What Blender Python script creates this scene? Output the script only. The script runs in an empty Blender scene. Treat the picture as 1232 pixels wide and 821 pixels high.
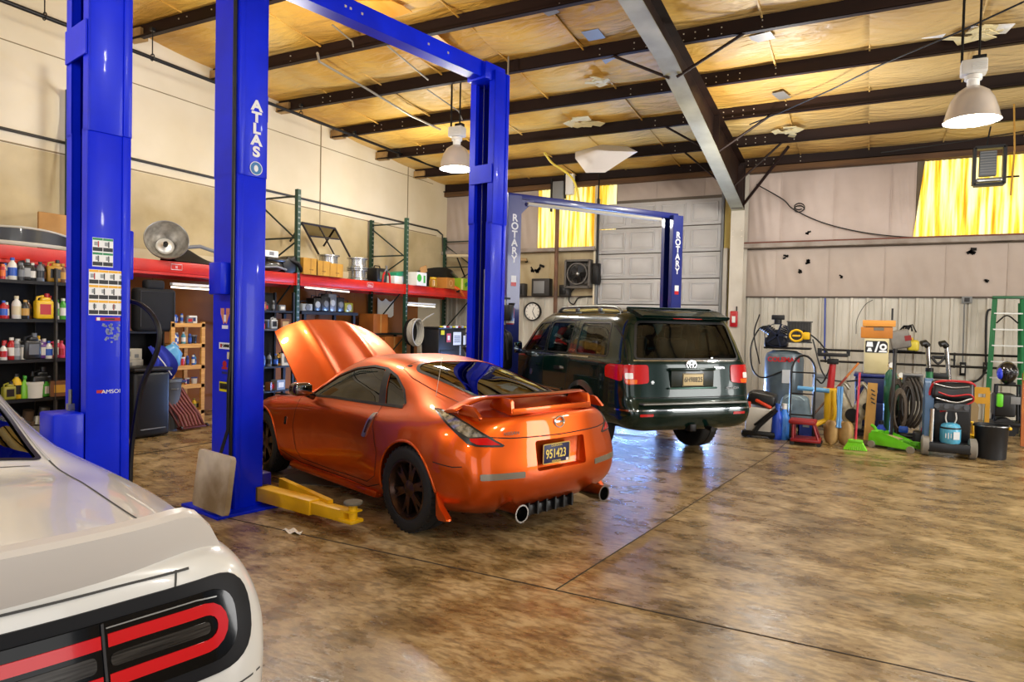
import bpy, bmesh, math, random
import numpy as np
from mathutils import Vector, Matrix
from mathutils.bvhtree import BVHTree
SC = bpy.context.scene
COL = SC.collection
PI = math.pi
RND = random.Random(7)

# ------------------------------------------------------------------ camera (24 mm lens, eye height)
F_PX, EYE = 821.0, 1.65
YAW, PITCH, ROLL = math.radians(27.62), math.radians(-1.52), math.radians(1.28)
_f0 = Vector((-math.sin(YAW), math.cos(YAW), 0)); _r0 = Vector((math.cos(YAW), math.sin(YAW), 0)); _u0 = Vector((0, 0, 1))
_fw = _f0*math.cos(PITCH)+_u0*math.sin(PITCH); _u2 = -_f0*math.sin(PITCH)+_u0*math.cos(PITCH)
_rt = _r0*math.cos(ROLL)+_u2*math.sin(ROLL); _up = -_r0*math.sin(ROLL)+_u2*math.cos(ROLL)
cam_d = bpy.data.cameras.new('camera'); cam = bpy.data.objects.new('camera', cam_d); COL.objects.link(cam)
cam_d.sensor_width = 36.0; cam_d.lens = F_PX/1232*36.0; cam_d.clip_start = 0.05; cam_d.clip_end = 200
cam.matrix_world = Matrix(((_rt.x, _up.x, -_fw.x, 0), (_rt.y, _up.y, -_fw.y, 0), (_rt.z, _up.z, -_fw.z, EYE), (0, 0, 0, 1)))
SC.camera = cam
def at(px, py, axis, val):
    """point of the place seen at a pixel of the photograph, on the plane axis = val (used for surveying)"""
    d = _fw+_rt*((px-616)/F_PX)+_up*((410.5-py)/F_PX); o = Vector((0, 0, EYE))
    t = (val-o[axis])/d[axis]
    return o+d*t

# ------------------------------------------------------------------ materials
def lin(c):
    if isinstance(c, str):
        c = c.lstrip('#'); c = [int(c[i:i+2], 16)/255 for i in (0, 2, 4)]
    return tuple((x/12.92 if x <= .04045 else ((x+.055)/1.055)**2.4) for x in c)+(1.0,)
MATS = {}
def mat(name, col='#808080', rough=.5, metal=0., col2=None, nscale=6., contrast=.35, bump=0., bscale=40., coat=0., emit=None, estr=0., spec=.5, stretch=None, detail=6., croug=.05):
    if name in MATS: return MATS[name]
    m = bpy.data.materials.new(name); m.use_nodes = True; nt = m.node_tree; N = nt.nodes; L = nt.links
    b = N['Principled BSDF']; b.inputs['Base Color'].default_value = lin(col); b.inputs['Roughness'].default_value = rough; b.inputs['Metallic'].default_value = metal
    b.inputs['Coat Weight'].default_value = coat; b.inputs['Coat Roughness'].default_value = croug; b.inputs['Specular IOR Level'].default_value = spec
    if emit: b.inputs['Emission Color'].default_value = lin(emit); b.inputs['Emission Strength'].default_value = estr
    if col2 or bump:
        tc = N.new('ShaderNodeTexCoord'); mp = N.new('ShaderNodeMapping'); L.new(tc.outputs['Object'], mp.inputs['Vector'])
        if stretch: mp.inputs['Scale'].default_value = stretch
    if col2:
        n = N.new('ShaderNodeTexNoise'); n.inputs['Scale'].default_value = nscale; n.inputs['Detail'].default_value = detail; L.new(mp.outputs[0], n.inputs['Vector'])
        r = N.new('ShaderNodeValToRGB'); r.color_ramp.elements[0].position = .5-contrast/2; r.color_ramp.elements[1].position = .5+contrast/2
        r.color_ramp.elements[0].color = lin(col); r.color_ramp.elements[1].color = lin(col2)
        L.new(n.outputs['Fac'], r.inputs['Fac']); L.new(r.outputs['Color'], b.inputs['Base Color'])
    if bump:
        n2 = N.new('ShaderNodeTexNoise'); n2.inputs['Scale'].default_value = bscale; n2.inputs['Detail'].default_value = 4; L.new(mp.outputs[0], n2.inputs['Vector'])
        bp = N.new('ShaderNodeBump'); bp.inputs['Strength'].default_value = bump; bp.inputs['Distance'].default_value = .02
        L.new(n2.outputs['Fac'], bp.inputs['Height']); L.new(bp.outputs['Normal'], b.inputs['Normal'])
    MATS[name] = m
    return m
def glass(name, tint='#303838', ior=1.6, rough=.01):
    if name in MATS: return MATS[name]
    m = bpy.data.materials.new(name); m.use_nodes = True; nt = m.node_tree; N = nt.nodes; L = nt.links
    N.remove(N['Principled BSDF']); out = N['Material Output']
    t = N.new('ShaderNodeBsdfTransparent'); t.inputs['Color'].default_value = lin(tint)
    g = N.new('ShaderNodeBsdfGlossy'); g.inputs['Roughness'].default_value = rough
    f = N.new('ShaderNodeFresnel'); f.inputs['IOR'].default_value = ior
    mx = N.new('ShaderNodeMixShader'); L.new(f.outputs[0], mx.inputs[0]); L.new(t.outputs[0], mx.inputs[1]); L.new(g.outputs[0], mx.inputs[2]); L.new(mx.outputs[0], out.inputs['Surface'])
    MATS[name] = m
    return m
BLACK = mat('black plastic', '#0b0b0c', .45); RUB = mat('rubber', '#111112', .75); DKMET = mat('dark metal', '#1d1c1c', .45, .6)
STEEL = mat('steel', '#9a9a98', .32, .9); CHROME = mat('chrome', '#d8d8d8', .12, 1.); WHITE = mat('white plastic', '#e6e4dd', .45); GREY = mat('grey plastic', '#7b7c7c', .5)
RED = mat('red paint', '#b01416', .35, coat=.4); YEL = mat('yellow paint', '#e2b20c', .45); ORA = mat('orange plastic', '#e0600f', .45); GRN = mat('green plastic', '#5fc21c', .4)
BLU = mat('blue plastic', '#1f4fae', .4); LBL = mat('light blue plastic', '#6aa8d8', .45); NAVY = mat('navy plastic', '#1b2458', .45); WOOD = mat('pine', '#c48a3c', .6, col2='#dba552', nscale=3, stretch=(1, 1, 12))
CARD = mat('cardboard', '#b98a4e', .8, col2='#a87a42', nscale=5); WPAPER = mat('paper', '#eceae2', .7)

# ------------------------------------------------------------------ mesh building
def finish(o, smooth=None):
    me = o.data
    if smooth is not None:
        for p in me.polygons: p.use_smooth = True
        try: me.set_sharp_from_angle(angle=math.radians(smooth))
        except Exception: pass
    return o
def link_mesh(name, bm, mats, parent=None, smooth=35, loc=None, rot=None):
    me = bpy.data.meshes.new(name); bmesh.ops.recalc_face_normals(bm, faces=bm.faces[:]); bm.to_mesh(me); bm.free()
    for m in (mats if isinstance(mats, (list, tuple)) else [mats]): me.materials.append(m)
    o = bpy.data.objects.new(name, me); COL.objects.link(o)
    if parent: o.parent = parent
    if loc: o.location = loc
    if rot: o.rotation_euler = rot
    return finish(o, smooth)
def frame(a, b, roll=0):
    a, b = Vector(a), Vector(b); z = (b-a).normalized(); x = Vector((0, 0, 1)).cross(z)
    if x.length < 1e-4: x = Vector((1, 0, 0))
    x.normalize(); y = z.cross(x)
    M = Matrix((x, y, z)).transposed().to_4x4(); M.translation = a
    return M @ Matrix.Rotation(roll, 4, 'Z'), (b-a).length
class MB:
    def __init__(s): s.bm = bmesh.new(); s.mi = 0; s.mats = []
    def m(s, mt):
        if mt not in s.mats: s.mats.append(mt)
        s.mi = s.mats.index(mt); return s
    def _set(s, geom):
        for f in geom: f.material_index = s.mi
    def _mark(s, f0):
        s.bm.faces.ensure_lookup_table()
        for f in s.bm.faces[f0:]: f.material_index = s.mi
    def box(s, c, d, rot=None, bev=0., seg=2, taper=None, M=None):
        f0 = len(s.bm.faces)
        T = Matrix.Translation(c)
        if rot is not None: T = T @ (rot if isinstance(rot, Matrix) else Matrix.Rotation(rot, 4, 'Z'))
        if M is not None: T = M @ T
        r = bmesh.ops.create_cube(s.bm, size=1)
        for v in r['verts']:
            k = 1
            if taper and v.co.z > 0: k = taper
            v.co = Vector((v.co.x*d[0]*k, v.co.y*d[1]*k, v.co.z*d[2]))
        if bev:
            es = list({e for v in r['verts'] for e in v.link_edges})
            rb = bmesh.ops.bevel(s.bm, geom=es, offset=min(bev, min(d)*.49), segments=seg, affect='EDGES', profile=.5)
            vs = list({v for f in rb['faces'] for v in f.verts} | {v for v in r['verts'] if v.is_valid})
        else: vs = r['verts']
        bmesh.ops.transform(s.bm, matrix=T, verts=vs); s._mark(f0); return s
    def cyl(s, a, b, r, r2=None, n=16, caps=True, M=None):
        f0 = len(s.bm.faces); T, h = frame(a, b)
        if M is not None: T = M @ T
        bmesh.ops.create_cone(s.bm, cap_ends=caps, segments=n, radius1=r, radius2=r if r2 is None else r2, depth=h, matrix=T @ Matrix.Translation((0, 0, h/2)))
        s._mark(f0); return s
    def sph(s, c, r, sc=(1, 1, 1), n=12, M=None):
        f0 = len(s.bm.faces); T = Matrix.Translation(c) @ Matrix.Diagonal((*sc, 1))
        if M is not None: T = M @ T
        bmesh.ops.create_uvsphere(s.bm, u_segments=n*2, v_segments=n, radius=r, matrix=T); s._mark(f0); return s
    def lathe(s, prof, M=None, n=24, a0=0, a1=2*PI):
        """prof: (r, z) list about local z"""
        f0 = len(s.bm.faces); M = M or Matrix.Identity(4); full = abs(a1-a0-2*PI) < 1e-6; k = n if full else n+1; rings = []
        for r, z in prof:
            if r < 1e-6: rings.append([s.bm.verts.new(M @ Vector((0, 0, z)))]*k)
            else: rings.append([s.bm.verts.new(M @ Vector((r*math.cos(a0+(a1-a0)*i/n), r*math.sin(a0+(a1-a0)*i/n), z))) for i in range(k)])
        for p, q in zip(rings, rings[1:]):
            for i in range(k if full else k-1):
                j = (i+1) % k; vs = []
                for v in (p[i], p[j], q[j], q[i]):
                    if v not in vs: vs.append(v)
                if len(vs) > 2:
                    try: s.bm.faces.new(vs)
                    except ValueError: pass
        s._mark(f0); return s
    def tube(s, pts, r, n=8, closed=False, M=None, caps=True):
        f0 = len(s.bm.faces); pts = [Vector(p) for p in pts]; N = len(pts); rings = []
        t0 = (pts[1]-pts[0]).normalized(); up = Vector((0, 0, 1)) if abs(t0.z) < .9 else Vector((1, 0, 0)); nx = t0.cross(up).normalized()
        for i, p in enumerate(pts):
            if closed: t = (pts[(i+1) % N]-pts[i-1]).normalized()
            elif i == 0: t = t0
            elif i == N-1: t = (pts[-1]-pts[-2]).normalized()
            else: t = ((pts[i+1]-p).normalized()+(p-pts[i-1]).normalized()).normalized()
            nx = (nx-t*nx.dot(t)).normalized(); ny = t.cross(nx); rr = r[i] if isinstance(r, (list, tuple)) else r
            rings.append([s.bm.verts.new((M @ q) if M else q) for q in [p+(nx*math.cos(2*PI*k/n)+ny*math.sin(2*PI*k/n))*rr for k in range(n)]])
        for i in range(N if closed else N-1):
            p, q = rings[i], rings[(i+1) % N]
            for k in range(n): s.bm.faces.new((p[k], p[(k+1) % n], q[(k+1) % n], q[k]))
        if caps and not closed: s.bm.faces.new(rings[0][::-1]); s.bm.faces.new(rings[-1])
        s._mark(f0); return s
    def prism(s, poly, h, M=None, bev=0.):
        """poly in local xy, extruded along +z by h"""
        f0 = len(s.bm.faces); M = M or Matrix.Identity(4)
        a = [s.bm.verts.new((x, y, 0)) for x, y in poly]; b = [s.bm.verts.new((x, y, h)) for x, y in poly]; n = len(poly)
        fs = [s.bm.faces.new(a[::-1]), s.bm.faces.new(b)]+[s.bm.faces.new((a[i], a[(i+1) % n], b[(i+1) % n], b[i])) for i in range(n)]
        vs = a+b
        if bev:
            rb = bmesh.ops.bevel(s.bm, geom=list({e for f in fs for e in f.edges}), offset=bev, segments=2, affect='EDGES', profile=.5)
            vs = [v for v in {v for f in rb['faces'] for v in f.verts} | set(v for v in vs if v.is_valid)]
        bmesh.ops.transform(s.bm, matrix=M, verts=vs); s._mark(f0); return s
    def grid(s, fn, nu, nv, M=None):
        f0 = len(s.bm.faces); V = [[s.bm.verts.new((M @ Vector(fn(i/nu, j/nv))) if M else Vector(fn(i/nu, j/nv))) for j in range(nv+1)] for i in range(nu+1)]
        for i in range(nu):
            for j in range(nv): s.bm.faces.new((V[i][j], V[i+1][j], V[i+1][j+1], V[i][j+1]))
        s._mark(f0); return s
    def thick(s, d):
        bmesh.ops.recalc_face_normals(s.bm, faces=s.bm.faces[:]); bmesh.ops.solidify(s.bm, geom=s.bm.faces[:], thickness=d); return s
    def build(s, name, mt=None, parent=None, smooth=35, loc=None, rot=None):
        return link_mesh(name, s.bm, s.mats if s.mats else mt, parent, smooth, loc, rot)
def tag(o, label, cat, group=None, kind=None):
    o['label'] = label; o['category'] = cat
    if group: o['group'] = group
    if kind: o['kind'] = kind
    return o
def thing(name, label, cat, loc=(0, 0, 0), rz=0., group=None, rot=None):
    o = bpy.data.objects.new(name, None); COL.objects.link(o); o.location = loc; o.rotation_euler = rot or (0, 0, rz); o.empty_display_size = .1
    return tag(o, label, cat, group)
def struct(o): o['kind'] = 'structure'; return o
def dup(root, loc, rz=None, label=None, group=None, rot=None):
    r = root.copy(); COL.objects.link(r); r.location = loc
    if rz is not None: r.rotation_euler = (0, 0, rz)
    if rot is not None: r.rotation_euler = rot
    if label: r['label'] = label
    if group: r['group'] = group
    for ch in list(root.children):
        c = ch.copy(); COL.objects.link(c); c.parent = r
        for g in ch.children: d = g.copy(); COL.objects.link(d); d.parent = c
    return r
def text(name, body, size, mt, parent=None, M=None, extrude=.001, spacing=1., bold=0., vertical=False, sx=1.):
    cu = bpy.data.curves.new(name, 'FONT'); cu.body = '\n'.join(body) if vertical else body; cu.size = size; cu.extrude = extrude; cu.align_x = 'CENTER'; cu.align_y = 'CENTER'
    cu.space_character = spacing; cu.offset = bold
    if vertical: cu.space_line = .82
    tmp = bpy.data.objects.new(name, cu); COL.objects.link(tmp); bpy.context.view_layer.update()
    me = bpy.data.meshes.new_from_object(tmp.evaluated_get(bpy.context.evaluated_depsgraph_get())); bpy.data.objects.remove(tmp); bpy.data.curves.remove(cu)
    T = (M or Matrix.Identity(4)) @ Matrix.Diagonal((sx, 1, 1, 1)); me.transform(T); me.materials.clear(); me.materials.append(mt)
    o = bpy.data.objects.new(name, me); COL.objects.link(o)
    if parent: o.parent = parent
    return o
def basis(o, x, y):
    """matrix with local x, y axes at origin o (z = x cross y)"""
    x, y = Vector(x).normalized(), Vector(y).normalized(); z = x.cross(y).normalized(); y = z.cross(x)
    M = Matrix((x, y, z)).transposed().to_4x4(); M.translation = Vector(o)
    return M
def spline(pts, n=6, closed=False):
    pts = [Vector(p) for p in pts]; N = len(pts); out = []
    for i in range(N if closed else N-1):
        p0 = pts[i-1] if (i > 0 or closed) else pts[0]*2-pts[1]; p1 = pts[i]; p2 = pts[(i+1) % N]; p3 = pts[(i+2) % N] if (closed or i+2 < N) else p2*2-p1
        for k in range(n):
            t = k/n; out.append(.5*((2*p1)+(p2-p0)*t+(2*p0-5*p1+4*p2-p3)*t*t+(3*p1-p0-3*p2+p3)*t**3))
    if not closed: out.append(pts[-1])
    return out
def rounded(poly, r, n=4):
    """round the corners of a 2D polygon"""
    out = []; N = len(poly)
    for i in range(N):
        p0, p1, p2 = Vector(poly[i-1]), Vector(poly[i]), Vector(poly[(i+1) % N]); rr = r[i] if isinstance(r, (list, tuple)) else r
        a = p0-p1; b = p2-p1; k = min(rr, a.length*.45, b.length*.45)
        A = p1+a.normalized()*k; B = p1+b.normalized()*k
        if rr < 1e-5: out.append(tuple(p1)); continue
        for j in range(n+1):
            t = j/n; out.append(tuple(A*(1-t)**2+p1*2*t*(1-t)+B*t*t))
    return out
def rrect(w, h, r, n=4): return rounded([(-w/2, -h/2), (w/2, -h/2), (w/2, h/2), (-w/2, h/2)], r, n)
# ------------------------------------------------------------------ vehicle bodies: control net -> closed smooth solid
def hermite(P, n, gl=None, gr=None):
    """P: (k,...,3) control points along axis 0, chord-length Catmull-Rom with ghost points"""
    P = np.asarray(P, float); k = len(P)
    Q = np.concatenate([(gl if gl is not None else 2*P[:1]-P[1:2]), P, (gr if gr is not None else 2*P[-1:]-P[-2:-1])])
    d = np.maximum(np.linalg.norm(np.diff(Q, axis=0), axis=-1), 1e-3)**.75
    if d.ndim > 1: d = d.mean(axis=tuple(range(1, d.ndim)))
    out = []
    for i in range(1, k):
        d0, d1, d2 = d[i-1], d[i], d[i+1]; p0, p1, p2, p3 = Q[i-1], Q[i], Q[i+1], Q[i+2]
        m1 = ((p1-p0)/d0-(p2-p0)/(d0+d1)+(p2-p1)/d1)*d1; m2 = ((p2-p1)/d1-(p3-p1)/(d1+d2)+(p3-p2)/d2)*d1
        for t in np.arange(n)/n: out.append((2*t**3-3*t*t+1)*p1+(t**3-2*t*t+t)*m1+(-2*t**3+3*t*t)*p2+(t**3-t*t)*m2)
    out.append(P[-1]); return np.array(out)
FLIP = np.array([1, -1, 1.])
def net_body(net, nu=8, nv=6):
    """net[station][level] = (x,y,z) of the left half, stations rear centre -> front centre, levels bottom centre -> top centre"""
    P = np.array(net, float)
    A = hermite(P, nu, gl=P[1:2]*FLIP, gr=P[-2:-1]*FLIP)
    B = np.transpose(A, (1, 0, 2)); B = hermite(B, nv, gl=B[1:2]*FLIP, gr=B[-2:-1]*FLIP)
    G = np.transpose(B, (1, 0, 2)); G[0, :, 1] = 0; G[-1, :, 1] = 0; G[:, 0, 1] = 0; G[:, -1, 1] = 0
    bm = bmesh.new(); n, m = G.shape[:2]
    for sgn in (1, -1):
        V = [[bm.verts.new((p[0], p[1]*sgn, p[2])) for p in row] for row in G]
        for i in range(n-1):
            for j in range(m-1):
                q = (V[i][j], V[i+1][j], V[i+1][j+1], V[i][j+1]); bm.faces.new(q if sgn > 0 else q[::-1])
    bmesh.ops.remove_doubles(bm, verts=bm.verts[:], dist=1e-4); bmesh.ops.dissolve_degenerate(bm, dist=1e-5, edges=bm.edges[:])
    bmesh.ops.recalc_face_normals(bm, faces=bm.faces[:])
    return bm
def cut(o, cutters):
    for c in cutters:
        c.parent = o.parent; md = o.modifiers.new('b', 'BOOLEAN'); md.operation = 'DIFFERENCE'; md.object = c; md.solver = 'EXACT'
    bpy.context.view_layer.update()
    me = bpy.data.meshes.new_from_object(o.evaluated_get(bpy.context.evaluated_depsgraph_get())); old = o.data; o.modifiers.clear()
    if len(me.polygons) < len(old.polygons)*.4: print('CUTWARN', o.name, len(old.polygons), len(me.polygons))
    o.data = me; me.name = old.name
    for c in cutters: bpy.data.objects.remove(c)
    bm = bmesh.new(); bm.from_mesh(me); bm.verts.ensure_lookup_table(); seen = set(); isl = []     # drop slivers left by the cuts
    for v in bm.verts:
        if v.index in seen: continue
        st = [v]; seen.add(v.index); g = []
        while st:
            q = st.pop(); g.append(q)
            for e in q.link_edges:
                w = e.other_vert(q)
                if w.index not in seen: seen.add(w.index); st.append(w)
        isl.append(g)
    big = max(len(g) for g in isl)
    bmesh.ops.delete(bm, geom=[v for g in isl if len(g) < big*.05 for v in g], context='VERTS'); bm.to_mesh(me); bm.free()
    return o
def patch_bm(poly, O, X, Y, bvh, off, step=.04, D=None, depth=0., maxd=6.):
    """flat polygon (in plane O + X s + Y t) projected along D onto the body, lifted by off, optional thickness"""
    O, X, Y = Vector(O), Vector(X).normalized(), Vector(Y).normalized(); D = Vector(D).normalized() if D is not None else -X.cross(Y).normalized()
    bm = bmesh.new(); f = bm.faces.new([bm.verts.new((a, b, 0)) for a, b in poly])
    xs = [p[0] for p in poly]; ys = [p[1] for p in poly]
    for lo, hi, nrm in ((min(xs), max(xs), (1, 0, 0)), (min(ys), max(ys), (0, 1, 0))):
        k = int((hi-lo)/step)
        for i in range(1, k+1):
            t = lo+(hi-lo)*i/(k+1); bmesh.ops.bisect_plane(bm, geom=bm.verts[:]+bm.edges[:]+bm.faces[:], plane_co=Vector(nrm)*t, plane_no=nrm)
    bad = []; last = None; nr = {}
    for v in bm.verts:
        p = O+X*v.co.x+Y*v.co.y-D*3; h = bvh.ray_cast(p, D, maxd)
        if h[0] is None: bad.append(v); continue
        n = h[1] if h[1].dot(D) < 0 else -h[1]
        v.co = h[0]; nr[v] = n
    good = list(nr)
    for v in bad:
        q = O+X*v.co.x+Y*v.co.y; h = min(good, key=lambda g: ((g.co-q)-D*((g.co-q).dot(D))).length) if good else None
        if h is None: continue
        v.co = h.co.copy(); nr[v] = nr[h]
    bmesh.ops.smooth_vert(bm, verts=[v for v in bm.verts if not v.is_boundary], factor=.2, use_axis_x=True, use_axis_y=True, use_axis_z=True)
    for v, n in nr.items(): v.co = v.co+n*off
    bmesh.ops.recalc_face_normals(bm, faces=bm.faces[:])
    tot = Vector((0, 0, 0))
    for f in bm.faces: tot += f.normal*f.calc_area()
    if tot.dot(D) > 0: bmesh.ops.reverse_faces(bm, faces=bm.faces[:])
    if depth:
        r = bmesh.ops.extrude_face_region(bm, geom=bm.faces[:])
        vs = [e for e in r['geom'] if isinstance(e, bmesh.types.BMVert)]
        ext = set(vs)
        nmap = {}
        for v in vs: nmap[v] = v.normal.copy()
        # the original faces are pushed in, the extruded ones stay outside
        for v in bm.verts:
            if v not in ext: v.co = v.co+D*depth
    return bm
def patch(name, poly, O, X, Y, bvh, off, mt, parent, step=.04, D=None, depth=0., smooth=40):
    bm = patch_bm(poly, O, X, Y, bvh, off, step, D, depth)
    me = bpy.data.meshes.new(name); bm.to_mesh(me); bm.free(); me.materials.append(mt)
    o = bpy.data.objects.new(name, me); COL.objects.link(o); o.parent = parent
    return finish(o, smooth)
def strip(pts, w):
    """2D polyline -> polygon of width w"""
    P = [Vector(p) for p in pts]; L, R = [], []
    for i, p in enumerate(P):
        t = ((P[min(i+1, len(P)-1)]-P[max(i-1, 0)])).normalized(); n = Vector((-t.y, t.x))*(w/2)
        L.append(tuple(p+n)); R.append(tuple(p-n))
    return L+R[::-1]
SIDE = dict(O=(0, 0, 0), X=(1, 0, 0), Y=(0, 0, 1))     # polygon in (x, z), seen from the right / left
REAR = dict(O=(0, 0, 0), X=(0, 1, 0), Y=(0, 0, 1))     # polygon in (y, z)
TOP = dict(O=(0, 0, 0), X=(1, 0, 0), Y=(0, 1, 0))      # polygon in (x, y)
def cutter(poly, lo, hi, plane='side'):
    b = MB(); M = {'side': basis((0, hi, 0), (1, 0, 0), (0, 0, 1)), 'rear': basis((lo, 0, 0), (0, 1, 0), (0, 0, 1)), 'top': basis((0, 0, lo), (1, 0, 0), (0, 1, 0))}[plane]
    b.prism(poly, hi-lo, M); return b.build('cutter', BLACK, smooth=None)
# ================================================================== the building
XL, YB, ZE, SL = -10.3, 15.7, 5.12, 1/12
XR_, YF = 7.5, -5.0
roof = lambda y: ZE+SL*(YB-y)          # underside of the purlins
PUR_Y = [YB-.12]+[YB-1.50*k for k in range(1, 14)]
# ---- floor: stained sealed concrete
def floor_mat():
    m = mat('stained concrete', '#9d8358', .42); nt = m.node_tree; N = nt.nodes; L = nt.links; b = N['Principled BSDF']
    tc = N.new('ShaderNodeTexCoord')
    def noise(sc, det, ramp, mapping=None):
        n = N.new('ShaderNodeTexNoise'); n.inputs['Scale'].default_value = sc; n.inputs['Detail'].default_value = det; n.inputs['Roughness'].default_value = .62
        if mapping:
            mp = N.new('ShaderNodeMapping'); mp.inputs['Scale'].default_value = mapping; mp.inputs['Rotation'].default_value = (0, 0, .46); L.new(tc.outputs['Object'], mp.inputs['Vector']); L.new(mp.outputs[0], n.inputs['Vector'])
        else: L.new(tc.outputs['Object'], n.inputs['Vector'])
        r = N.new('ShaderNodeValToRGB'); e = r.color_ramp.elements
        e[0].position, e[0].color = ramp[0][0], lin(ramp[0][1]); e[1].position, e[1].color = ramp[-1][0], lin(ramp[-1][1])
        for p, c in ramp[1:-1]: q = e.new(p); q.color = lin(c)
        L.new(n.outputs['Fac'], r.inputs['Fac']); return r.outputs['Color'], n.outputs['Fac']
    base, f1 = noise(.9, 8, [(.28, '#766547'), (.46, '#a58e66'), (.60, '#bca57b'), (.76, '#9a835b')])
    streak, f2 = noise(3.4, 10, [(.36, '#7a6a50'), (.48, '#cbbfa4'), (.58, '#ffffff')], (.8, 1.15, 1))
    fine, f3 = noise(17, 12, [(.38, '#4d3f2b'), (.47, '#b9a98a'), (.54, '#ffffff')], (.6, 1.5, 1))
    mx = N.new('ShaderNodeMixRGB'); mx.blend_type = 'MULTIPLY'; mx.inputs[0].default_value = .75; L.new(base, mx.inputs[1]); L.new(streak, mx.inputs[2])
    m2 = N.new('ShaderNodeMixRGB'); m2.blend_type = 'MULTIPLY'; m2.inputs[0].default_value = .52; L.new(mx.outputs[0], m2.inputs[1]); L.new(fine, m2.inputs[2])
    L.new(m2.outputs[0], b.inputs['Base Color'])
    mr = N.new('ShaderNodeMapRange'); mr.inputs[1].default_value = .35; mr.inputs[2].default_value = .7; mr.inputs[3].default_value = .2; mr.inputs[4].default_value = .44; L.new(f2, mr.inputs[0]); L.new(mr.outputs[0], b.inputs['Roughness'])
    bp = N.new('ShaderNodeBump'); bp.inputs['Strength'].default_value = .25; bp.inputs['Distance'].default_value = .01; L.new(f3, bp.inputs['Height']); L.new(bp.outputs[0], b.inputs['Normal'])
    return m
struct(MB().box(((XL+XR_)/2, (YB+YF)/2, -.1), (XR_-XL+1, YB-YF+1, .2)).build('floor', floor_mat(), smooth=None))
JM = mat('floor joint', '#2a2015', .9)
jt = MB()
for y in (3.85, 9.9, -1.9): jt.box(((XL+XR_)/2, y, .0005), (XR_-XL-.2, .012, .003))
for x0, y0, x1, y1 in ((-1.67, 3.85, -1.05, 9.9), (4.4, 3.85, 4.5, 9.9), (-7.6, 3.85, -7.5, 9.9), (-1.05, 9.9, -.8, 15.5)):
    M, h = frame((x0, y0, .0005), (x1, y1, .0005)); jt.box((0, 0, h/2), (.003, .012, h), M=M @ Matrix.Rotation(0, 4, 'Z'))
struct(jt.build('trim_floor_joints', JM, smooth=None))
# ---- walls
WCREAM = mat('cream painted wall', '#e8dcc2', .75, col2='#d0c09a', nscale=.55, contrast=.5, detail=9, bump=.04, bscale=3)
PLY = mat('stained plywood', '#a3621e', .65, col2='#7d4510', nscale=1.2, contrast=.5, detail=8, stretch=(1, 1, .4))
w = MB(); w.m(WCREAM).box((XL-.1, (YB+YF)/2, 4.5), (.2, YB-YF, 5)); struct(w.build('wall_left', smooth=None))
w = MB()
for k in range(10): w.m(PLY).box((XL+.012, 2.2+k*1.22+.61, 1.16), (.024, 1.212, 2.32))
w.m(WCREAM).box((XL-.1, (YB+YF)/2, 1.), (.2, YB-YF, 2.0)); struct(w.build('wall_left_lower', smooth=None))
INS = mat('aged vinyl insulation', '#b3a196', .55, col2='#cbbab0', nscale=1.3, contrast=.6, detail=7, bump=.35, bscale=2.6)
INS2 = mat('aged vinyl insulation pale', '#c0b0a3', .55, col2='#a39386', nscale=.9, contrast=.6, detail=8, bump=.25, bscale=3)
PAN = mat('white ribbed panel', '#dbd6c9', .5, col2='#a39c8c', nscale=1.6, contrast=.5, detail=8, stretch=(1, 1, .35))
X_D0, X_D1 = -5.86, -3.0      # overhead door opening
def sheet(x0, x1, z0, z1, mt, name, depth=.03, seams=()):
    """insulation blanket pillowing between its seams"""
    b = MB(); ed = [x0]+[s for s in seams if x0 < s < x1]+[x1]
    for a, c in zip(ed, ed[1:]):
        b.grid(lambda u, v: (a+(c-a)*u, YB-.005-depth*(math.sin(PI*u)**.5)*(math.sin(PI*v)**.4)-.012*math.sin(u*23+v*7)*math.sin(PI*u)*math.sin(v*PI), z0+(z1-z0)*v), 20, 14)
        b.box((c, YB-.012, (z0+z1)/2), (.018, .02, z1-z0))
    return struct(b.build(name, mt, smooth=80))
struct(MB().box(((XL+XR_)/2, YB+.11, 2.9), (XR_-XL, .2, 6.2)).build('wall_back', mat('wall sheathing', '#6a5f52', .8), smooth=None))
sheet(-2.45, .72, 3.45, 5.0, INS, 'wall_back_insulation', .05, (-1.76, -.73, .3)); sheet(-2.45, XR_, 2.34, 3.36, INS2, 'wall_back_lower_insulation', .03, (-1.82, -.78, .24, 1.28, 2.27, 3.3, 4.3, 5.3, 6.3))
sheet(XL, -7.55, 3.52, 5.05, INS2, 'wall_back_corner_insulation', .03, (-9.4, -8.4)); sheet(XL, -5.95, 2.34, 3.45, mat('stained cream lining', '#c6b48e', .6, col2='#a08b63', nscale=1.1, contrast=.6, detail=8), 'wall_back_corner_lining', .02, (-9.3, -8.25, -7.2, -6.6))
sheet(-5.45, -2.6, 4.62, 5.05, INS2, 'wall_back_door_header', .03, (-4.5, -3.4))
def ribbed(x0, x1, z0, z1, name):
    b = MB(); x = x0; P = []
    while x < x1-.02:
        for dx, dy in ((0, 0), (.05, 0), (.058, -.04), (.10, -.04), (.108, 0), (.19, 0), (.195, -.008), (.21, -.008), (.215, 0)): P.append((min(x+dx*1.0, x1), YB-.006+dy))
        x += .29
    P.append((x1, YB-.006))
    for (xa, ya), (xb, yb) in zip(P, P[1:]):
        if xb-xa < 1e-4: continue
        b.bm.faces.new([b.bm.verts.new(v) for v in ((xa, ya, z0), (xb, yb, z0), (xb, yb, z1), (xa, ya, z1))])
    return struct(b.build(name, PAN, smooth=None))
ribbed(-2.45, XR_, 0, 2.33, 'wall_back_panels'); ribbed(XL, -5.95, 0, 2.33, 'wall_back_corner_panels')
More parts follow.
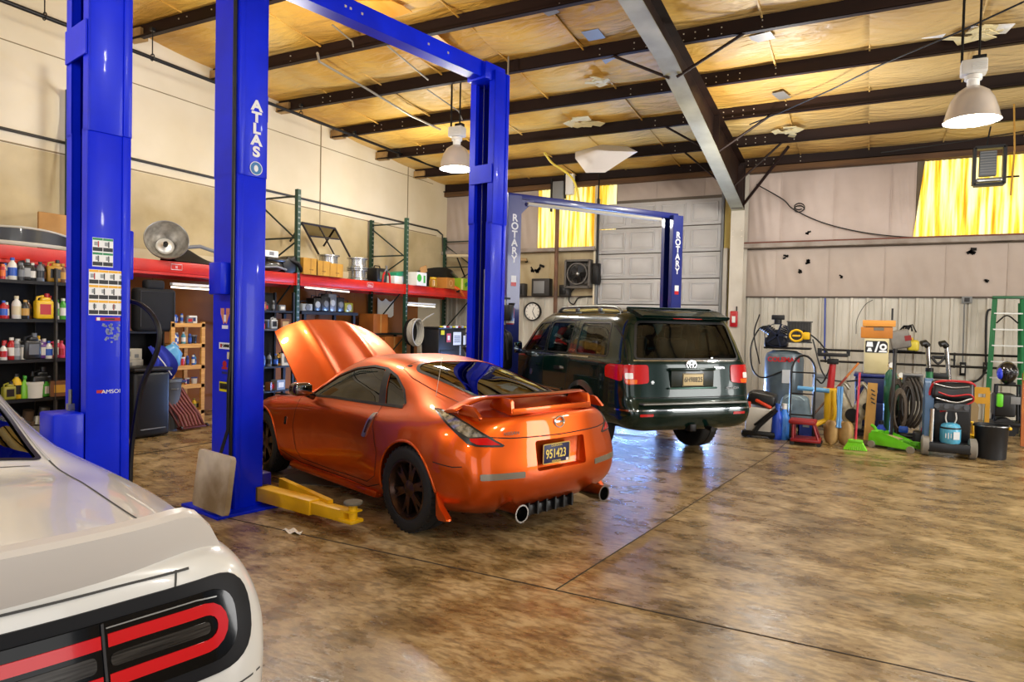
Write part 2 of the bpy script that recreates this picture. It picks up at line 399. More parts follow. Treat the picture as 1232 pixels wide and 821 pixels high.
struct(MB().box((2.55, YB-.03, 2.335), (10, .05, .03)).build('trim_panel_top', mat('rusty steel', '#4d3f35', .6), smooth=None))
struct(MB().box((-8.1, YB-.03, 2.335), (4.3, .06, .03)).build('trim_panel_top_corner', MATS['rusty steel'], smooth=None))
GIRT = mat('pale girt steel', '#a69c92', .5, col2='#7b6b5d', nscale=2)
g = MB(); g.box((2.5, YB-.13, 3.40), (10.1, .22, .03), bev=.004); g.box((2.5, YB-.24, 3.43), (10.1, .02, .09)); struct(g.build('trim_girt', GIRT))
g = MB(); g.box((2.5, YB-.18, 3.495), (10.1, .03, .035)); struct(g.build('trim_girt_lip', mat('oxide red steel', '#6b3522', .6), smooth=None))
g = MB(); g.box((-8.1, YB-.13, 3.47), (4.4, .24, .035), bev=.004); g.box((-8.1, YB-.25, 3.49), (4.4, .02, .09)); struct(g.build('trim_ledge', GIRT))
HDR = mat('dark timber header', '#4a3018', .7, col2='#6d4a22', nscale=3, stretch=(.3, 1, 3))
struct(MB().box(((XL+XR_)/2, YB-.09, 5.09), (XR_-XL, .14, .15)).build('trim_wall_header', HDR, smooth=None))
# ---- glowing fibreglass panels let into the wall
def skylight_mat():
    m = bpy.data.materials.new('amber fibreglass'); m.use_nodes = True; nt = m.node_tree; N = nt.nodes; L = nt.links; b = N['Principled BSDF']; b.inputs['Roughness'].default_value = .4
    tc = N.new('ShaderNodeTexCoord'); mp = N.new('ShaderNodeMapping'); mp.inputs['Scale'].default_value = (7, 1, .35); L.new(tc.outputs['Object'], mp.inputs['Vector'])
    n = N.new('ShaderNodeTexNoise'); n.inputs['Scale'].default_value = 1.6; n.inputs['Detail'].default_value = 5; L.new(mp.outputs[0], n.inputs['Vector'])
    r = N.new('ShaderNodeValToRGB'); e = r.color_ramp.elements; e[0].position = .33; e[0].color = lin('#c98a06'); e[1].position = .62; e[1].color = lin('#fff7c0'); q = e.new(.46); q.color = lin('#f6d43c')
    L.new(n.outputs['Fac'], r.inputs['Fac']); L.new(r.outputs[0], b.inputs['Base Color']); L.new(r.outputs[0], b.inputs['Emission Color']); b.inputs['Emission Strength'].default_value = SKY_E
    return m
SKY_E = .62
SKYM = skylight_mat()
def fibre(x0, x1, z0, z1, name, skew=0):
    b = MB(); n = int((x1-x0)/.02)
    b.grid(lambda u, v: (x0+(x1-x0)*u+skew*v*(1-u), YB-.03-.018*math.cos(u*(x1-x0)/.095*2*PI), z0+(z1-z0)*v), n, 1)
    o = b.build(name, SKYM, smooth=60); o['kind'] = 'structure'
fibre(.70, 4.6, 3.50, 5.0, 'window_1', .16); fibre(-7.52, -5.46, 3.54, 5.06, 'window_2')
# ---- overhead door, seven sections of raised panels
DW = mat('white steel door', '#c9c6c4', .45, col2='#a8a4a0', nscale=1.4, contrast=.7, detail=8); sec = .60; b = MB()
for k in range(8):
    z0 = k*sec+.36; z1 = min(z0+sec-.02, 4.6)
    if z1-z0 < .2: continue
    b.m(DW).box(((X_D0+X_D1)/2, YB-.05, (z0+z1)/2), (X_D1-X_D0, .045, z1-z0), bev=.006)
    for j in range(4):
        cx = X_D0+(X_D1-X_D0)*(j+.5)/4; wd, hd = .56, sec-.19
        for s_ in (1, -1):
            b.box((cx, YB-.078, (z0+z1)/2+s_*hd/2), (wd+.03, .05, .035), bev=.012); b.box((cx+s_*wd/2, YB-.078, (z0+z1)/2), (.035, .05, hd), bev=.012)
        b.box((cx, YB-.075, (z0+z1)/2), (wd-.10, .016, hd-.10), bev=.007)
o = b.build('door_1', smooth=30); o['kind'] = 'structure'
b = MB()
for xx in (X_D0-.04, X_D1+.04): b.box((xx, YB-.07, 2.35), (.06, .10, 4.7), bev=.01)
struct(b.build('trim_door_track', GREY)); struct(MB().box((-2.80, YB-.05, 2.5), (.24, .06, 5.0)).build('trim_door_jamb', mat('yellowed jamb', '#b9a04e', .6, col2='#8a7435', nscale=2, stretch=(1, 1, .3)), smooth=None))
struct(MB().box((-5.945, YB-.06, 2.8), (.07, .1, 4.6)).build('trim_door_jamb_near', WCREAM, smooth=None))
# ---- roof insulation between the purlins, purlins, rigid frame
def ceil_mat():
    m = mat('amber roof insulation', '#c59a45', .5); nt = m.node_tree; N = nt.nodes; L = nt.links; b = N['Principled BSDF']; tc = N.new('ShaderNodeTexCoord')
    n = N.new('ShaderNodeTexNoise'); n.inputs['Scale'].default_value = .55; n.inputs['Detail'].default_value = 7; L.new(tc.outputs['Object'], n.inputs['Vector'])
    r = N.new('ShaderNodeValToRGB'); e = r.color_ramp.elements; e[0].position = .34; e[0].color = lin('#b98a38'); e[1].position = .68; e[1].color = lin('#e2c27c'); q = e.new(.5); q.color = lin('#e2b250'); q = e.new(.42); q.color = lin('#cf9c40')
    L.new(n.outputs['Fac'], r.inputs['Fac'])
    sp = N.new('ShaderNodeSeparateXYZ'); L.new(tc.outputs['Object'], sp.inputs[0]); mr = N.new('ShaderNodeMapRange'); mr.inputs[1].default_value = -3.2; mr.inputs[2].default_value = 2.; L.new(sp.outputs[0], mr.inputs[0])
    mx = N.new('ShaderNodeMixRGB'); L.new(mr.outputs[0], mx.inputs[0]); L.new(r.outputs[0], mx.inputs[1]); mx.inputs[2].default_value = lin('#bda473'); L.new(mx.outputs[0], b.inputs['Base Color'])
    mp = N.new('ShaderNodeMapping'); mp.inputs['Rotation'].default_value = (0, 0, .6); mp.inputs['Scale'].default_value = (1, 3.2, 1); L.new(tc.outputs['Object'], mp.inputs['Vector'])
    n2 = N.new('ShaderNodeTexNoise'); n2.inputs['Scale'].default_value = 2.1; n2.inputs['Detail'].default_value = 3; n2.inputs['Distortion'].default_value = .6; L.new(mp.outputs[0], n2.inputs['Vector'])
    bp = N.new('ShaderNodeBump'); bp.inputs['Strength'].default_value = .8; bp.inputs['Distance'].default_value = .08; L.new(n2.outputs['Fac'], bp.inputs['Height']); L.new(bp.outputs[0], b.inputs['Normal'])
    return m
CEIL = ceil_mat(); b = MB(); PH = .235
ys = [YB]+PUR_Y[1:]
for ya, yb in zip(ys, ys[1:]):
    nx = int((XR_-XL)/1.25)
    for k in range(nx):
        xa = XL+(XR_-XL)*k/nx; xb = XL+(XR_-XL)*(k+1)/nx; sg = RND.uniform(.03, .085)
        b.grid(lambda u, v: (xa+(xb-xa)*u, ya+(yb-ya)*v, roof(ya+(yb-ya)*v)+PH-.01-sg*math.sin(PI*v)*(1+.5*math.sin(PI*u))-.02*math.sin(PI*u)*math.sin(PI*v)), 8, 8)
        b.box((xb, (ya+yb)/2, roof((ya+yb)/2)+PH-sg-.005), (.022, abs(yb-ya)*.92, .018), Matrix.Rotation(-math.atan(SL), 4, 'X'))
struct(b.build('ceiling', CEIL, smooth=80))
struct(MB().box(((XL+XR_)/2, (YB+PUR_Y[-1])/2, roof((YB+PUR_Y[-1])/2)+PH+.12), (XR_-XL, YB-PUR_Y[-1]+.5, .06), Matrix.Rotation(-math.atan(SL), 4, 'X')).build('ceiling_deck', DKMET, smooth=None))
PURM = mat('dark brown steel', '#1b100c', .55, col2='#2b1a14', nscale=2, stretch=(.2, 1, 1), spec=.2); BOLT = mat('bolt head', '#cfc5b4', .4, .3)
for i, y in enumerate(PUR_Y):
    z = roof(y); b = MB(); L_ = XR_-XL
    b.m(PURM).box(((XL+XR_)/2, y, z+PH/2), (L_, .012, PH)); b.box(((XL+XR_)/2, y-.04, z+.005), (L_, .08, .01)); b.box(((XL+XR_)/2, y-.075, z+.015), (L_, .01, .03)); b.box(((XL+XR_)/2, y+.04, z+PH-.005), (L_, .08, .01))
    b.m(BOLT)
    for xf in (-2.55, -9.6):
        for dx in (-1.15, -.62, -.44, -.26, -.1, .1, .26, .44, .62, 1.15):
            if xf < -9 and dx < .3: continue
            for dz in (.06, .15): b.box((xf+dx, y-.012, z+dz), (.016, .012, .016))
    o = b.build('roof_purlin', smooth=None); o['kind'] = 'structure'
# rigid frame: white column against the back wall, tapered rafter rising towards the camera
FX = -2.56; RUST = mat('frame flange', '#b9b394', .6, col2='#7d785e', nscale=1.4, contrast=.5, detail=8); FW = mat('white column paint', '#cfc8bb', .55, col2='#a39a8b', nscale=1.2, contrast=.5, detail=8)
b = MB(); b.m(FW).box((FX, 15.14, 2.08), (.28, .02, 4.16)); b.box((FX, 15.60, 2.5), (.28, .02, 5.0)); b.box((FX, 15.37, 2.08), (.012, .44, 4.16))
for dz in (3.72, 3.6):
    for dx in (-.09, .09): b.m(BOLT).box((FX+dx, 15.125, dz), (.02, .01, .02))
b.m(FW).box((FX-.30, 15.55, 1.7), (.09, .12, 3.4))
struct(b.build('column', smooth=None))
lower = [(15.14, 4.16), (12.0, 4.78), (9.15, 5.28), (5.5, 5.58), (0, 6.02), (-4.5, 6.4)]
b = MB(); b.m(RUST)
for (ya, za), (yb, zb) in zip(lower, lower[1:]):
    v = [b.bm.verts.new(p) for p in ((FX-.13, ya, za), (FX+.13, ya, za), (FX+.13, yb, zb), (FX-.13, yb, zb))]; f = b.bm.faces.new(v); f.material_index = b.mi
    v = [b.bm.verts.new(p) for p in ((FX-.13, ya, za-.014), (FX+.13, ya, za-.014), (FX+.13, yb, zb-.014), (FX-.13, yb, zb-.014))]; f = b.bm.faces.new(v[::-1]); f.material_index = b.mi
b.m(PURM)
top = lambda y: roof(y)-.01
for (ya, za), (yb, zb) in zip(lower, lower[1:]):
    for dx in (-.008, .008):
        f = b.bm.faces.new([b.bm.verts.new(p) for p in ((FX+dx, ya, za), (FX+dx, yb, zb), (FX+dx, yb, top(yb)), (FX+dx, ya, top(ya)))]); f.material_index = b.mi
    f = b.bm.faces.new([b.bm.verts.new(p) for p in ((FX-.13, ya, top(ya)), (FX-.13, yb, top(yb)), (FX+.13, yb, top(yb)), (FX+.13, ya, top(ya)))]); f.material_index = b.mi
b.box((FX, 15.14, 4.65), (.26, .02, .98)); b.box((FX, 15.62, 4.6), (.26, .02, 1.05)); b.box((FX, 15.38, 4.65), (.014, .46, .98)); b.box((FX, 14.98, 4.62), (.22, .016, .9)); b.box((FX, 12.35, 5.05), (.22, .014, .66))
struct(b.build('rafter', smooth=None))
b = MB()
for yk, dz in ((PUR_Y[2], -.72), (PUR_Y[1], -.95), (PUR_Y[4], -.62)):
    for sg in (1, -1): b.tube([(FX+sg*.05, yk-.1, roof(yk)+dz+.15), (FX+sg*.95, yk-.03, roof(yk)+.02)], .022, 6)
b.tube([(FX+.1, 15.1, 4.25), (FX+1.05, 14.3, 5.2)], .03, 6)
struct(b.build('beam_flange_braces', PURM))
# left end wall: raking trim, sprinkler main with its hangers, wall conduit
b = MB()
for k in range(1, 12):
    y = PUR_Y[k]; b.box((XL+.16, y, roof(y)+.08), (.30, .14, .17), Matrix.Rotation(.08, 4, 'Z'))
struct(b.build('trim_purlin_ends', mat('wrapped timber', '#8a6a3e', .7, col2='#b99559', nscale=5)))
p = MB(); p.tube([(-9.6, -3, 5.52), (-9.6, 15.3, 5.44)], .028, 10); pipe = tag(p.build('sprinkler_pipe', mat('black iron', '#15120f', .5, .4)), 'long black overhead pipe hung along the left wall under the ceiling', 'pipe')
for k in (2, 3, 4, 5, 6, 7, 8, 9):
    y = PUR_Y[k]-.12; h = MB(); h.cyl((-9.6, y, 5.52), (-9.6, y, roof(y)+.04), .009, n=6); h.tube([(-9.6+.045*math.cos(a*PI/6), y, 5.49+.05*math.sin(a*PI/6)) for a in range(12)], .008, 5, True); h.box((-9.6, y, roof(y)+.02), (.06, .06, .05)); h.build('pipe_hanger', BLACK, pipe)
o = MB().tube([(XL+.03, -3, 4.09), (XL+.03, 15.2, 4.07), (XL+.03, 15.45, 3.98), (XL+.03, 15.5, 3.5)], .022, 8).build('wall_conduit', mat('grey conduit', '#4a4740', .5, .5)); tag(o, 'thin dark conduit running along the cream left wall to its far corner', 'pipe')
b = MB(); b.box((XL+.006, 5, 5.26), (.01, 20, .012)); b.box((XL+.006, 5, 3.92), (.012, 20.4, .02))
for y in (10.85, 13.9): b.box((XL+.008, y, 4.6), (.012, .02, 2.2))
struct(b.build('trim_wall_seams', mat('wall seam', '#8d7a58', .8), smooth=None))
struct(MB().box((XL+.004, 7.5, 3.3), (.006, 16, 1.2)).build('trim_wall_band', mat('stained lower band', '#d9c79e', .75, col2='#a8946a', nscale=1.1, contrast=.5, detail=10), smooth=None))
# rear and right walls (behind / beside the camera) with open bay doors
WR = mat('plain lining', '#8d8376', .7)
b = MB()
b.box((XR_+.1, 13.7, 3), (.2, 4.0, 6.4)); b.box((XR_+.1, 3.2, 3), (.2, 3.0, 6.4)); b.box((XR_+.1, -4.2, 3), (.2, 1.8, 6.4)); b.box((XR_+.1, 5.4, 5.7), (.2, 20.5, 2.3)); struct(b.build('wall_right', WR, smooth=None))
b = MB(); b.box((-8.5, YF-.1, 3), (3.6, .2, 7)); b.box((-1.3, YF-.1, 3), (2.4, .2, 7)); b.box((6.2, YF-.1, 3), (2.8, .2, 7)); b.box((-1.4, YF-.1, 6.0), (18, .2, 3.0)); struct(b.build('wall_front', WR, smooth=None))
# ================================================================== vehicles
def body_from_net(name, net, mt, parent, nu=8, nv=6):
    bm = net_body(net, nu, nv); bvh = BVHTree.FromBMesh(bm)
    o = link_mesh(name, bm, [mt], parent, 30)
    return o, bvh
def wheel(parent, x, y, r, w, rr, style, rimmat, disc=True):
    """part 'wheel' (the tyre) with sub-parts rim, brake_disc; y > 0 is the left side"""
    s = 1 if y > 0 else -1; M = Matrix.Translation((x, y, r)) @ Matrix.Rotation(-PI/2*s, 4, 'X')   # local z points outward
    t = MB(); k = w/2
    t.lathe([(rr*.97, -k*.8), (rr*1.03, -k*.95), (r*.93, -k), (r*.985, -k*.86), (r, -k*.6), (r, -k*.12), (r*.982, -k*.1), (r*.982, k*.1), (r, k*.12), (r, k*.6), (r*.985, k*.86), (r*.93, k*1.0), (r*.88, k*1.02), (rr*1.06, k*.98), (rr*1.0, k*.9), (rr*.97, k*.8)], M, 48)
    for i in range(40):
        a = 2*PI*i/40
        t.box((math.cos(a)*r*.985, math.sin(a)*r*.985, k*.72), (.012, .016, k*.4), Matrix.Rotation(a, 4, 'Z'), M=M)
    tyre = t.build('wheel', RUB, parent, 50)
    b = MB(); zf = k*.62
    b.lathe([(rr*.86, -k*.7), (rr*.88, zf-.05), (rr*.93, zf), (rr*1.0, k*.86), (rr*1.01, k*.93), (rr*.95, k*.93), (rr*.9, zf+.01), (rr*.84, zf-.04), (rr*.82, -k*.7)], M, 40)
    if style == 'five_twin':
        for i in range(6):
            a = 2*PI*i/6+.3; R_ = Matrix.Rotation(a, 4, 'Z')
            b.prism([(.05, -.028), (rr*.6, -.03), (rr*.9, -.05), (rr*.9, -.02), (rr*.62, -.006), (rr*.62, .006), (rr*.9, .02), (rr*.9, .05), (rr*.6, .03), (.05, .028)], .032, M @ R_ @ Matrix.Translation((0, 0, zf-.03)), .004)
    else:
        for i in range(5):
            a = 2*PI*i/5+.2; R_ = Matrix.Rotation(a, 4, 'Z')
            b.prism([(.04, -.04), (rr*.88, -.062), (rr*.9, .062), (.04, .04)], .035, M @ R_ @ Matrix.Translation((0, 0, zf-.035)), .005)
    b.lathe([(0, zf-.04), (.075, zf-.04), (.07, zf+.0), (.034, zf+.012), (.0, zf+.016)], M, 20)
    for i in range(5):
        a = 2*PI*i/5+.5; b.cyl((math.cos(a)*.055, math.sin(a)*.055, zf-.02), (math.cos(a)*.055, math.sin(a)*.055, zf+.004), .009, n=6, M=M)
    b.build('rim', rimmat, tyre, 35)
    d = MB(); d.lathe([(0, -.02), (rr*.68, -.02), (rr*.68, .005), (rr*.4, .005), (rr*.38, .02), (0, .02)], M, 32)
    d.build('brake_disc', DKMET, tyre, 30)
    return tyre
def seat(parent, x, y, z, mt, s=1.):
    b = MB(); b.box((x, y, z), (.5*s, .48, .16), bev=.05, seg=3); b.box((x-.26*s, y, z+.34), (.14, .46, .62), Matrix.Rotation(-.28, 4, 'Y'), bev=.05, seg=3)
    b.box((x-.36*s, y, z+.72), (.09, .26, .18), Matrix.Rotation(-.2, 4, 'Y'), bev=.035, seg=3)
    return b.build('seat', mt, parent, 40)

# ------------------------------------------------------------------ orange sports coupe
PAINT_O = mat('orange car paint', '#d4550a', .36, .85, coat=.55, croug=.02)
TINT = glass('tinted glass', '#15191c', 1.7)
def sports_coupe():
    car = thing('sports_coupe', 'metallic orange sports coupe with raised hood and rear wing parked in the lift', 'car', (-2.87, 5.15, 0), math.radians(161.3))
    W = .905
    # station rows: (x,y,z) for levels L0..L9
    net = [
     [(-.45, 0, .20), (-.66, 0, .235), (-.775, 0, .33), (-.835, 0, .50), (-.81, 0, .70), (-.775, 0, .90), (-.755, 0, .945), (-.735, 0, .957), (-.71, 0, .965), (-.67, 0, .972)],
     [(-.45, 0, .20), (-.64, .40, .235), (-.75, .43, .33), (-.81, .45, .50), (-.785, .45, .70), (-.75, .43, .895), (-.735, .41, .94), (-.71, .36, .953), (-.68, .25, .965), (-.62, 0, .98)],
     [(-.40, 0, .20), (-.57, .64, .235), (-.67, .73, .33), (-.715, .775, .50), (-.68, .765, .71), (-.63, .70, .885), (-.60, .64, .935), (-.57, .56, .955), (-.52, .36, .985), (-.48, 0, 1.01)],
     [(-.30, 0, .20), (-.42, .76, .235), (-.47, .845, .33), (-.49, .895, .50), (-.46, .885, .72), (-.42, .815, .885), (-.40, .745, .945), (-.38, .64, .985), (-.34, .42, 1.045), (-.30, 0, 1.075)],
     [(0, 0, .18), (0, .76, .19), (0, .865, .29), (0, .905, .48), (0, .908, .70), (0, .86, .86), (0, .775, .945), (0, .655, 1.03), (0, .44, 1.135), (0, 0, 1.172)],
     [(.5, 0, .16), (.5, .76, .17), (.5, .855, .25), (.5, .888, .46), (.5, .89, .68), (.5, .852, .84), (.5, .775, .915), (.5, .665, 1.08), (.5, .49, 1.23), (.5, 0, 1.28)],
     [(1.0, 0, .16), (1.0, .76, .17), (1.0, .83, .24), (1.0, .86, .44), (1.0, .868, .66), (1.0, .845, .83), (1.0, .785, .90), (1.0, .67, 1.10), (1.0, .50, 1.27), (1.0, 0, 1.322)],
     [(1.5, 0, .16), (1.5, .76, .17), (1.5, .825, .24), (1.5, .855, .43), (1.5, .865, .64), (1.5, .845, .81), (1.45, .79, .885), (1.42, .675, 1.07), (1.38, .52, 1.235), (1.35, 0, 1.30)],
     [(1.95, 0, .16), (1.95, .76, .17), (1.95, .83, .25), (1.95, .865, .43), (1.95, .87, .62), (1.95, .845, .79), (1.88, .79, .865), (1.80, .70, .96), (1.78, .56, 1.05), (1.80, 0, 1.12)],
     [(2.28, 0, .16), (2.28, .76, .17), (2.28, .845, .27), (2.28, .888, .44), (2.28, .885, .62), (2.28, .85, .765), (2.24, .78, .835), (2.18, .66, .86), (2.14, .5, .885), (2.14, 0, .925)],
     [(2.65, 0, .16), (2.65, .76, .17), (2.65, .85, .29), (2.65, .892, .45), (2.65, .885, .62), (2.65, .84, .755), (2.65, .75, .81), (2.65, .62, .815), (2.65, .45, .83), (2.65, 0, .855)],
     [(3.0, 0, .17), (3.0, .72, .18), (3.0, .80, .27), (3.0, .845, .43), (3.0, .835, .58), (3.0, .77, .69), (3.0, .69, .735), (3.0, .56, .75), (3.0, .4, .765), (3.0, 0, .79)],
     [(3.1, 0, .17), (3.2, .58, .18), (3.26, .66, .27), (3.28, .70, .42), (3.25, .68, .54), (3.22, .62, .62), (3.2, .57, .65), (3.19, .46, .67), (3.18, .32, .685), (3.17, 0, .70)],
     [(3.15, 0, .17), (3.33, .33, .18), (3.40, .37, .27), (3.42, .39, .42), (3.38, .38, .53), (3.34, .36, .59), (3.31, .34, .61), (3.29, .28, .62), (3.27, .2, .63), (3.25, 0, .64)],
     [(3.2, 0, .17), (3.36, 0, .18), (3.44, 0, .27), (3.46, 0, .42), (3.42, 0, .53), (3.37, 0, .58), (3.34, 0, .60), (3.32, 0, .61), (3.3, 0, .62), (3.28, 0, .625)]]
    body, bvh = body_from_net('body', net, PAINT_O, car, 8, 6)
    # cabin, windows, wheel wells and engine bay are cut out of the solid
    door_gl = [(.60, .935), (1.80, .91), (1.70, .985), (1.48, 1.105), (1.25, 1.185), (1.0, 1.22), (.80, 1.21)]
    quart_gl = [(.52, .94), (.71, 1.195), (.58, 1.155), (.38, 1.06), (.25, .975), (.27, .945)]
    cab = MB(); side = [(-.25, .60), (-.25, .95), (.45, 1.17), (.85, 1.265), (1.25, 1.265), (1.65, 1.17), (1.95, .98), (2.08, .85), (2.1, .35), (.4, .30), (.3, .60)]
    wv = lambda z: .74 if z < .9 else .74-(z-.9)/.37*.27
    a = [cab.bm.verts.new((x, wv(z), z)) for x, z in side]; b = [cab.bm.verts.new((x, -wv(z), z)) for x, z in side]; n = len(side)
    cab.bm.faces.new(a); cab.bm.faces.new(b[::-1])
    for i in range(n): cab.bm.faces.new((a[i], b[i], b[(i+1) % n], a[(i+1) % n]))
    cab = cab.build('cutter', BLACK, smooth=None)
    rear_gl = rounded([(-.30, .43), (.44, .485), (.53, .40), (.55, 0), (.53, -.40), (.44, -.485), (-.30, -.43), (-.36, 0)], .06)
    wind = [(1.42, .46), (1.86, .60), (2.05, .45), (2.1, 0), (2.05, -.45), (1.86, -.60), (1.42, -.46), (1.36, 0)]
    cs = [cab, cutter(rounded(door_gl, .03), -1.2, 1.2), cutter(rounded(quart_gl, .025), -1.2, 1.2), cutter(rear_gl, .90, 2, 'top'), cutter(wind, .88, 2, 'top')]
    bay = [(2.26, .58), (3.02, .50), (3.10, 0), (3.02, -.50), (2.26, -.58), (2.26, 0)]
    cs.append(cutter(bay, .42, 2, 'top'))
    for xw, rw in ((0, .375), (2.65, .365)):
        for sg in (1, -1):
            m = MB(); m.cyl((xw, sg*.60, .335), (xw, sg*1.2, .335), rw, n=64); cs.append(m.build('cutter', BLACK, smooth=None))
    rec = MB(); rec.box((-.82, -.0, .65), (.13, .56, .225), bev=.02); cs.append(rec.build('cutter', BLACK, smooth=None))
    cut(body, cs); finish(body, 32)
    L_, R_ = (0, -1, 0), (0, 1, 0)
    for D in (L_, R_):
        patch('door_window', rounded(door_gl, .03), bvh=bvh, off=-.006, mt=TINT, parent=car, D=D, **SIDE)
        patch('quarter_window', rounded(quart_gl, .025), bvh=bvh, off=-.006, mt=TINT, parent=car, D=D, **SIDE)
        ring = MB(); pts = rounded(door_gl, .03)
        w = patch('window_seal', strip([(1.84, .898), (1.4, .918), (.62, .932), (.24, .944)], .022), bvh=bvh, off=.004, mt=BLACK, parent=car, D=D, **SIDE)
        patch('door_pillar', [(.615, .935), (.80, 1.215), (.71, 1.20), (.51, .94)], bvh=bvh, off=.003, mt=BLACK, parent=car, D=D, **SIDE)
        patch('window_seal', strip([(1.81, .91), (1.71, .99), (1.485, 1.112), (1.25, 1.193), (1.0, 1.228), (.79, 1.218), (.58, 1.163), (.37, 1.065), (.235, .97), (.25, .942)], .016), bvh=bvh, off=.003, mt=BLACK, parent=car, D=D, **SIDE)
        SEAM = mat('panel gap', '#120602', .8)
        patch('door_seam', strip([(.545, .93), (.50, .76), (.42, .56), (.46, .36), (.60, .285), (1.2, .27), (1.84, .28), (1.93, .36), (1.97, .58), (1.93, .80), (1.99, .89)], .006), bvh=bvh, off=.0025, mt=SEAM, parent=car, D=D, step=.03, **SIDE)
        patch('seam', strip([(-.37, .615), (-.55, .60), (-.62, .61)], .007), bvh=bvh, off=.0025, mt=SEAM, parent=car, D=D, step=.03, **SIDE)
        patch('sill_seam', strip([(.40, .30), (.62, .235), (1.9, .235), (2.26, .31)], .008), bvh=bvh, off=.0025, mt=SEAM, parent=car, D=D, **SIDE)
        patch('door_handle', rounded([(.60, .66), (.66, .665), (.56, .86), (.505, .865)], .02), bvh=bvh, off=.016, mt=mat('satin aluminium', '#b9b9b9', .28, .9), parent=car, D=D, depth=.02, step=.02, **SIDE)
        patch('handle_recess', rounded([(.585, .70), (.612, .70), (.565, .81), (.535, .815)], .01), bvh=bvh, off=.020, mt=mat('recess', '#3a0f05', .6), parent=car, D=D, step=.02, **SIDE)
        patch('fender_badge', rounded([(2.10, .585), (2.14, .585), (2.135, .665), (2.095, .665)], .012), bvh=bvh, off=.005, mt=CHROME, parent=car, D=D, depth=.006, step=.02, **SIDE)
        patch('fender_badge', rounded([(2.108, .60), (2.132, .60), (2.128, .65), (2.103, .65)], .008), bvh=bvh, off=.0065, mt=BLACK, parent=car, D=D, step=.02, **SIDE)
    # arch lips
    for xw, rw in ((0, .375), (2.65, .365)):
        for sg in (1, -1):
            pts = []
            for i in range(33):
                an = math.radians(-14+208*i/32); x, z = xw+math.cos(an)*(rw+.004), .335+math.sin(an)*(rw+.004)
                h = bvh.ray_cast(Vector((x, sg*3, z)), Vector((0, -sg, 0)))
                if h[0] is not None and abs(h[0].y) > .7: pts.append((x, h[0].y-sg*.004, z))
            MB().tube(pts, .0125, 8).build('wheel_arch', PAINT_O, car, 60)
            wl = MB(); wl.lathe([(rw*.99, 0), (rw*.99, .20)], Matrix.Translation((xw, sg*.60, .335)) @ Matrix.Rotation(-PI/2*sg, 4, 'X'), 40, (PI if sg > 0 else 0), (2*PI if sg > 0 else PI))
            wl.build('wheel_liner', BLACK, car, 50)
    RIM = mat('dark bronze rim', '#4d3a32', .28, .85)
    for xw, r in ((0, .335), (2.65, .33)):
        for sg in (1, -1): wheel(car, xw, sg*(.79 if xw == 0 else .775), r, .225 if xw == 0 else .21, .232, 'five_twin', RIM)
    # rear glass and windshield
    patch('rear_window', rear_gl, bvh=bvh, off=-.004, mt=glass('rear glass', '#28302c', 2.1), parent=car, D=(0, 0, -1), **TOP)
    out = [Vector(p) for p in rear_gl]+[Vector(rear_gl[0])]
    patch('rear_window_seal', strip(out, .03), bvh=bvh, off=.002, mt=BLACK, parent=car, D=(0, 0, -1), **TOP)
    patch('windshield', wind, bvh=bvh, off=-.004, mt=TINT, parent=car, D=(0, 0, -1), **TOP)
    patch('hatch_seam', strip([(-.60, .665), (-.38, .60), (0, .585), (.4, .565), (.60, .52), (.62, 0), (.60, -.52), (.4, -.565), (0, -.585), (-.38, -.60), (-.60, -.665)], .006), bvh=bvh, off=.002, mt=MATS['panel gap'], parent=car, D=(0, 0, -1), **TOP)
    # rear face
    B_ = (1, 0, 0)
    patch('hatch_seam', strip([(-.66, .815), (-.5, .80), (0, .79), (.5, .80), (.66, .815)], .008), bvh=bvh, off=.002, mt=MATS['panel gap'], parent=car, D=B_, step=.03, **REAR)
    LENS = mat('clear lamp lens', '#b9bcbc', .12, .55, col2='#55595a', nscale=26, contrast=.3, coat=1.); REDL = mat('red lamp lens', '#c00a10', .12, coat=1., emit='#ff1010', estr=.05)
    FRAME = mat('lamp frame', '#1a1a1a', .3)
    for sg in (1, -1):
        O_ = (0, 0, 0); X_ = (1, sg, 0); D = (1, -sg, 0)
        tl = [(.43, .975), (.36, .975), (.24, .945), (.11, .895), (-.03, .82), (-.14, .752), (-.125, .742), (.06, .752), (.13, .77), (.25, .855), (.36, .93)]
        f = patch('taillight', tl, O=O_, X=X_, Y=(0, 0, 1), bvh=bvh, off=.004, mt=FRAME, parent=car, D=D, depth=.01, step=.03)
        patch('lamp_lens', [(.395, .962), (.35, .962), (.24, .932), (.115, .883), (0, .818), (.12, .812), (.235, .862), (.335, .93)], O=O_, X=X_, Y=(0, 0, 1), bvh=bvh, off=.009, mt=LENS, parent=f, D=D, depth=.004, step=.03)
        patch('lamp_lens', [(-.01, .811), (-.108, .757), (.055, .764), (.105, .785), (.113, .805)], O=O_, X=X_, Y=(0, 0, 1), bvh=bvh, off=.009, mt=REDL, parent=f, D=D, depth=.004, step=.03)
        patch('side_marker', rounded([(sg*.40, .505), (sg*.76, .515), (sg*.76, .562), (sg*.40, .552)][::1], .012), bvh=bvh, off=.004, mt=mat('clear reflector', '#8f8a80', .2, .6, coat=.4), parent=car, D=B_, depth=.01, **REAR)
        # mirror
        m = MB(); m.box((1.62, sg*.97, .985), (.16, .20, .125), bev=.055, seg=4); m.box((1.67, sg*.86, .92), (.09, .12, .06), Matrix.Rotation(.5*sg, 4, 'X'), bev=.02)
        mo = m.build('mirror', mat('mirror shell', '#2a1008', .25, .2, coat=1.), car, 50); MB().box((1.542, sg*.97, .985), (.008, .155, .085), bev=.003).build('mirror_glass', mat('mirror glass', '#8d979c', .05, 1.), mo)
        # exhaust
        e = MB(); M = Matrix.Translation((-.62, sg*.475, .26)) @ Matrix.Rotation(-PI/2, 4, 'Y')
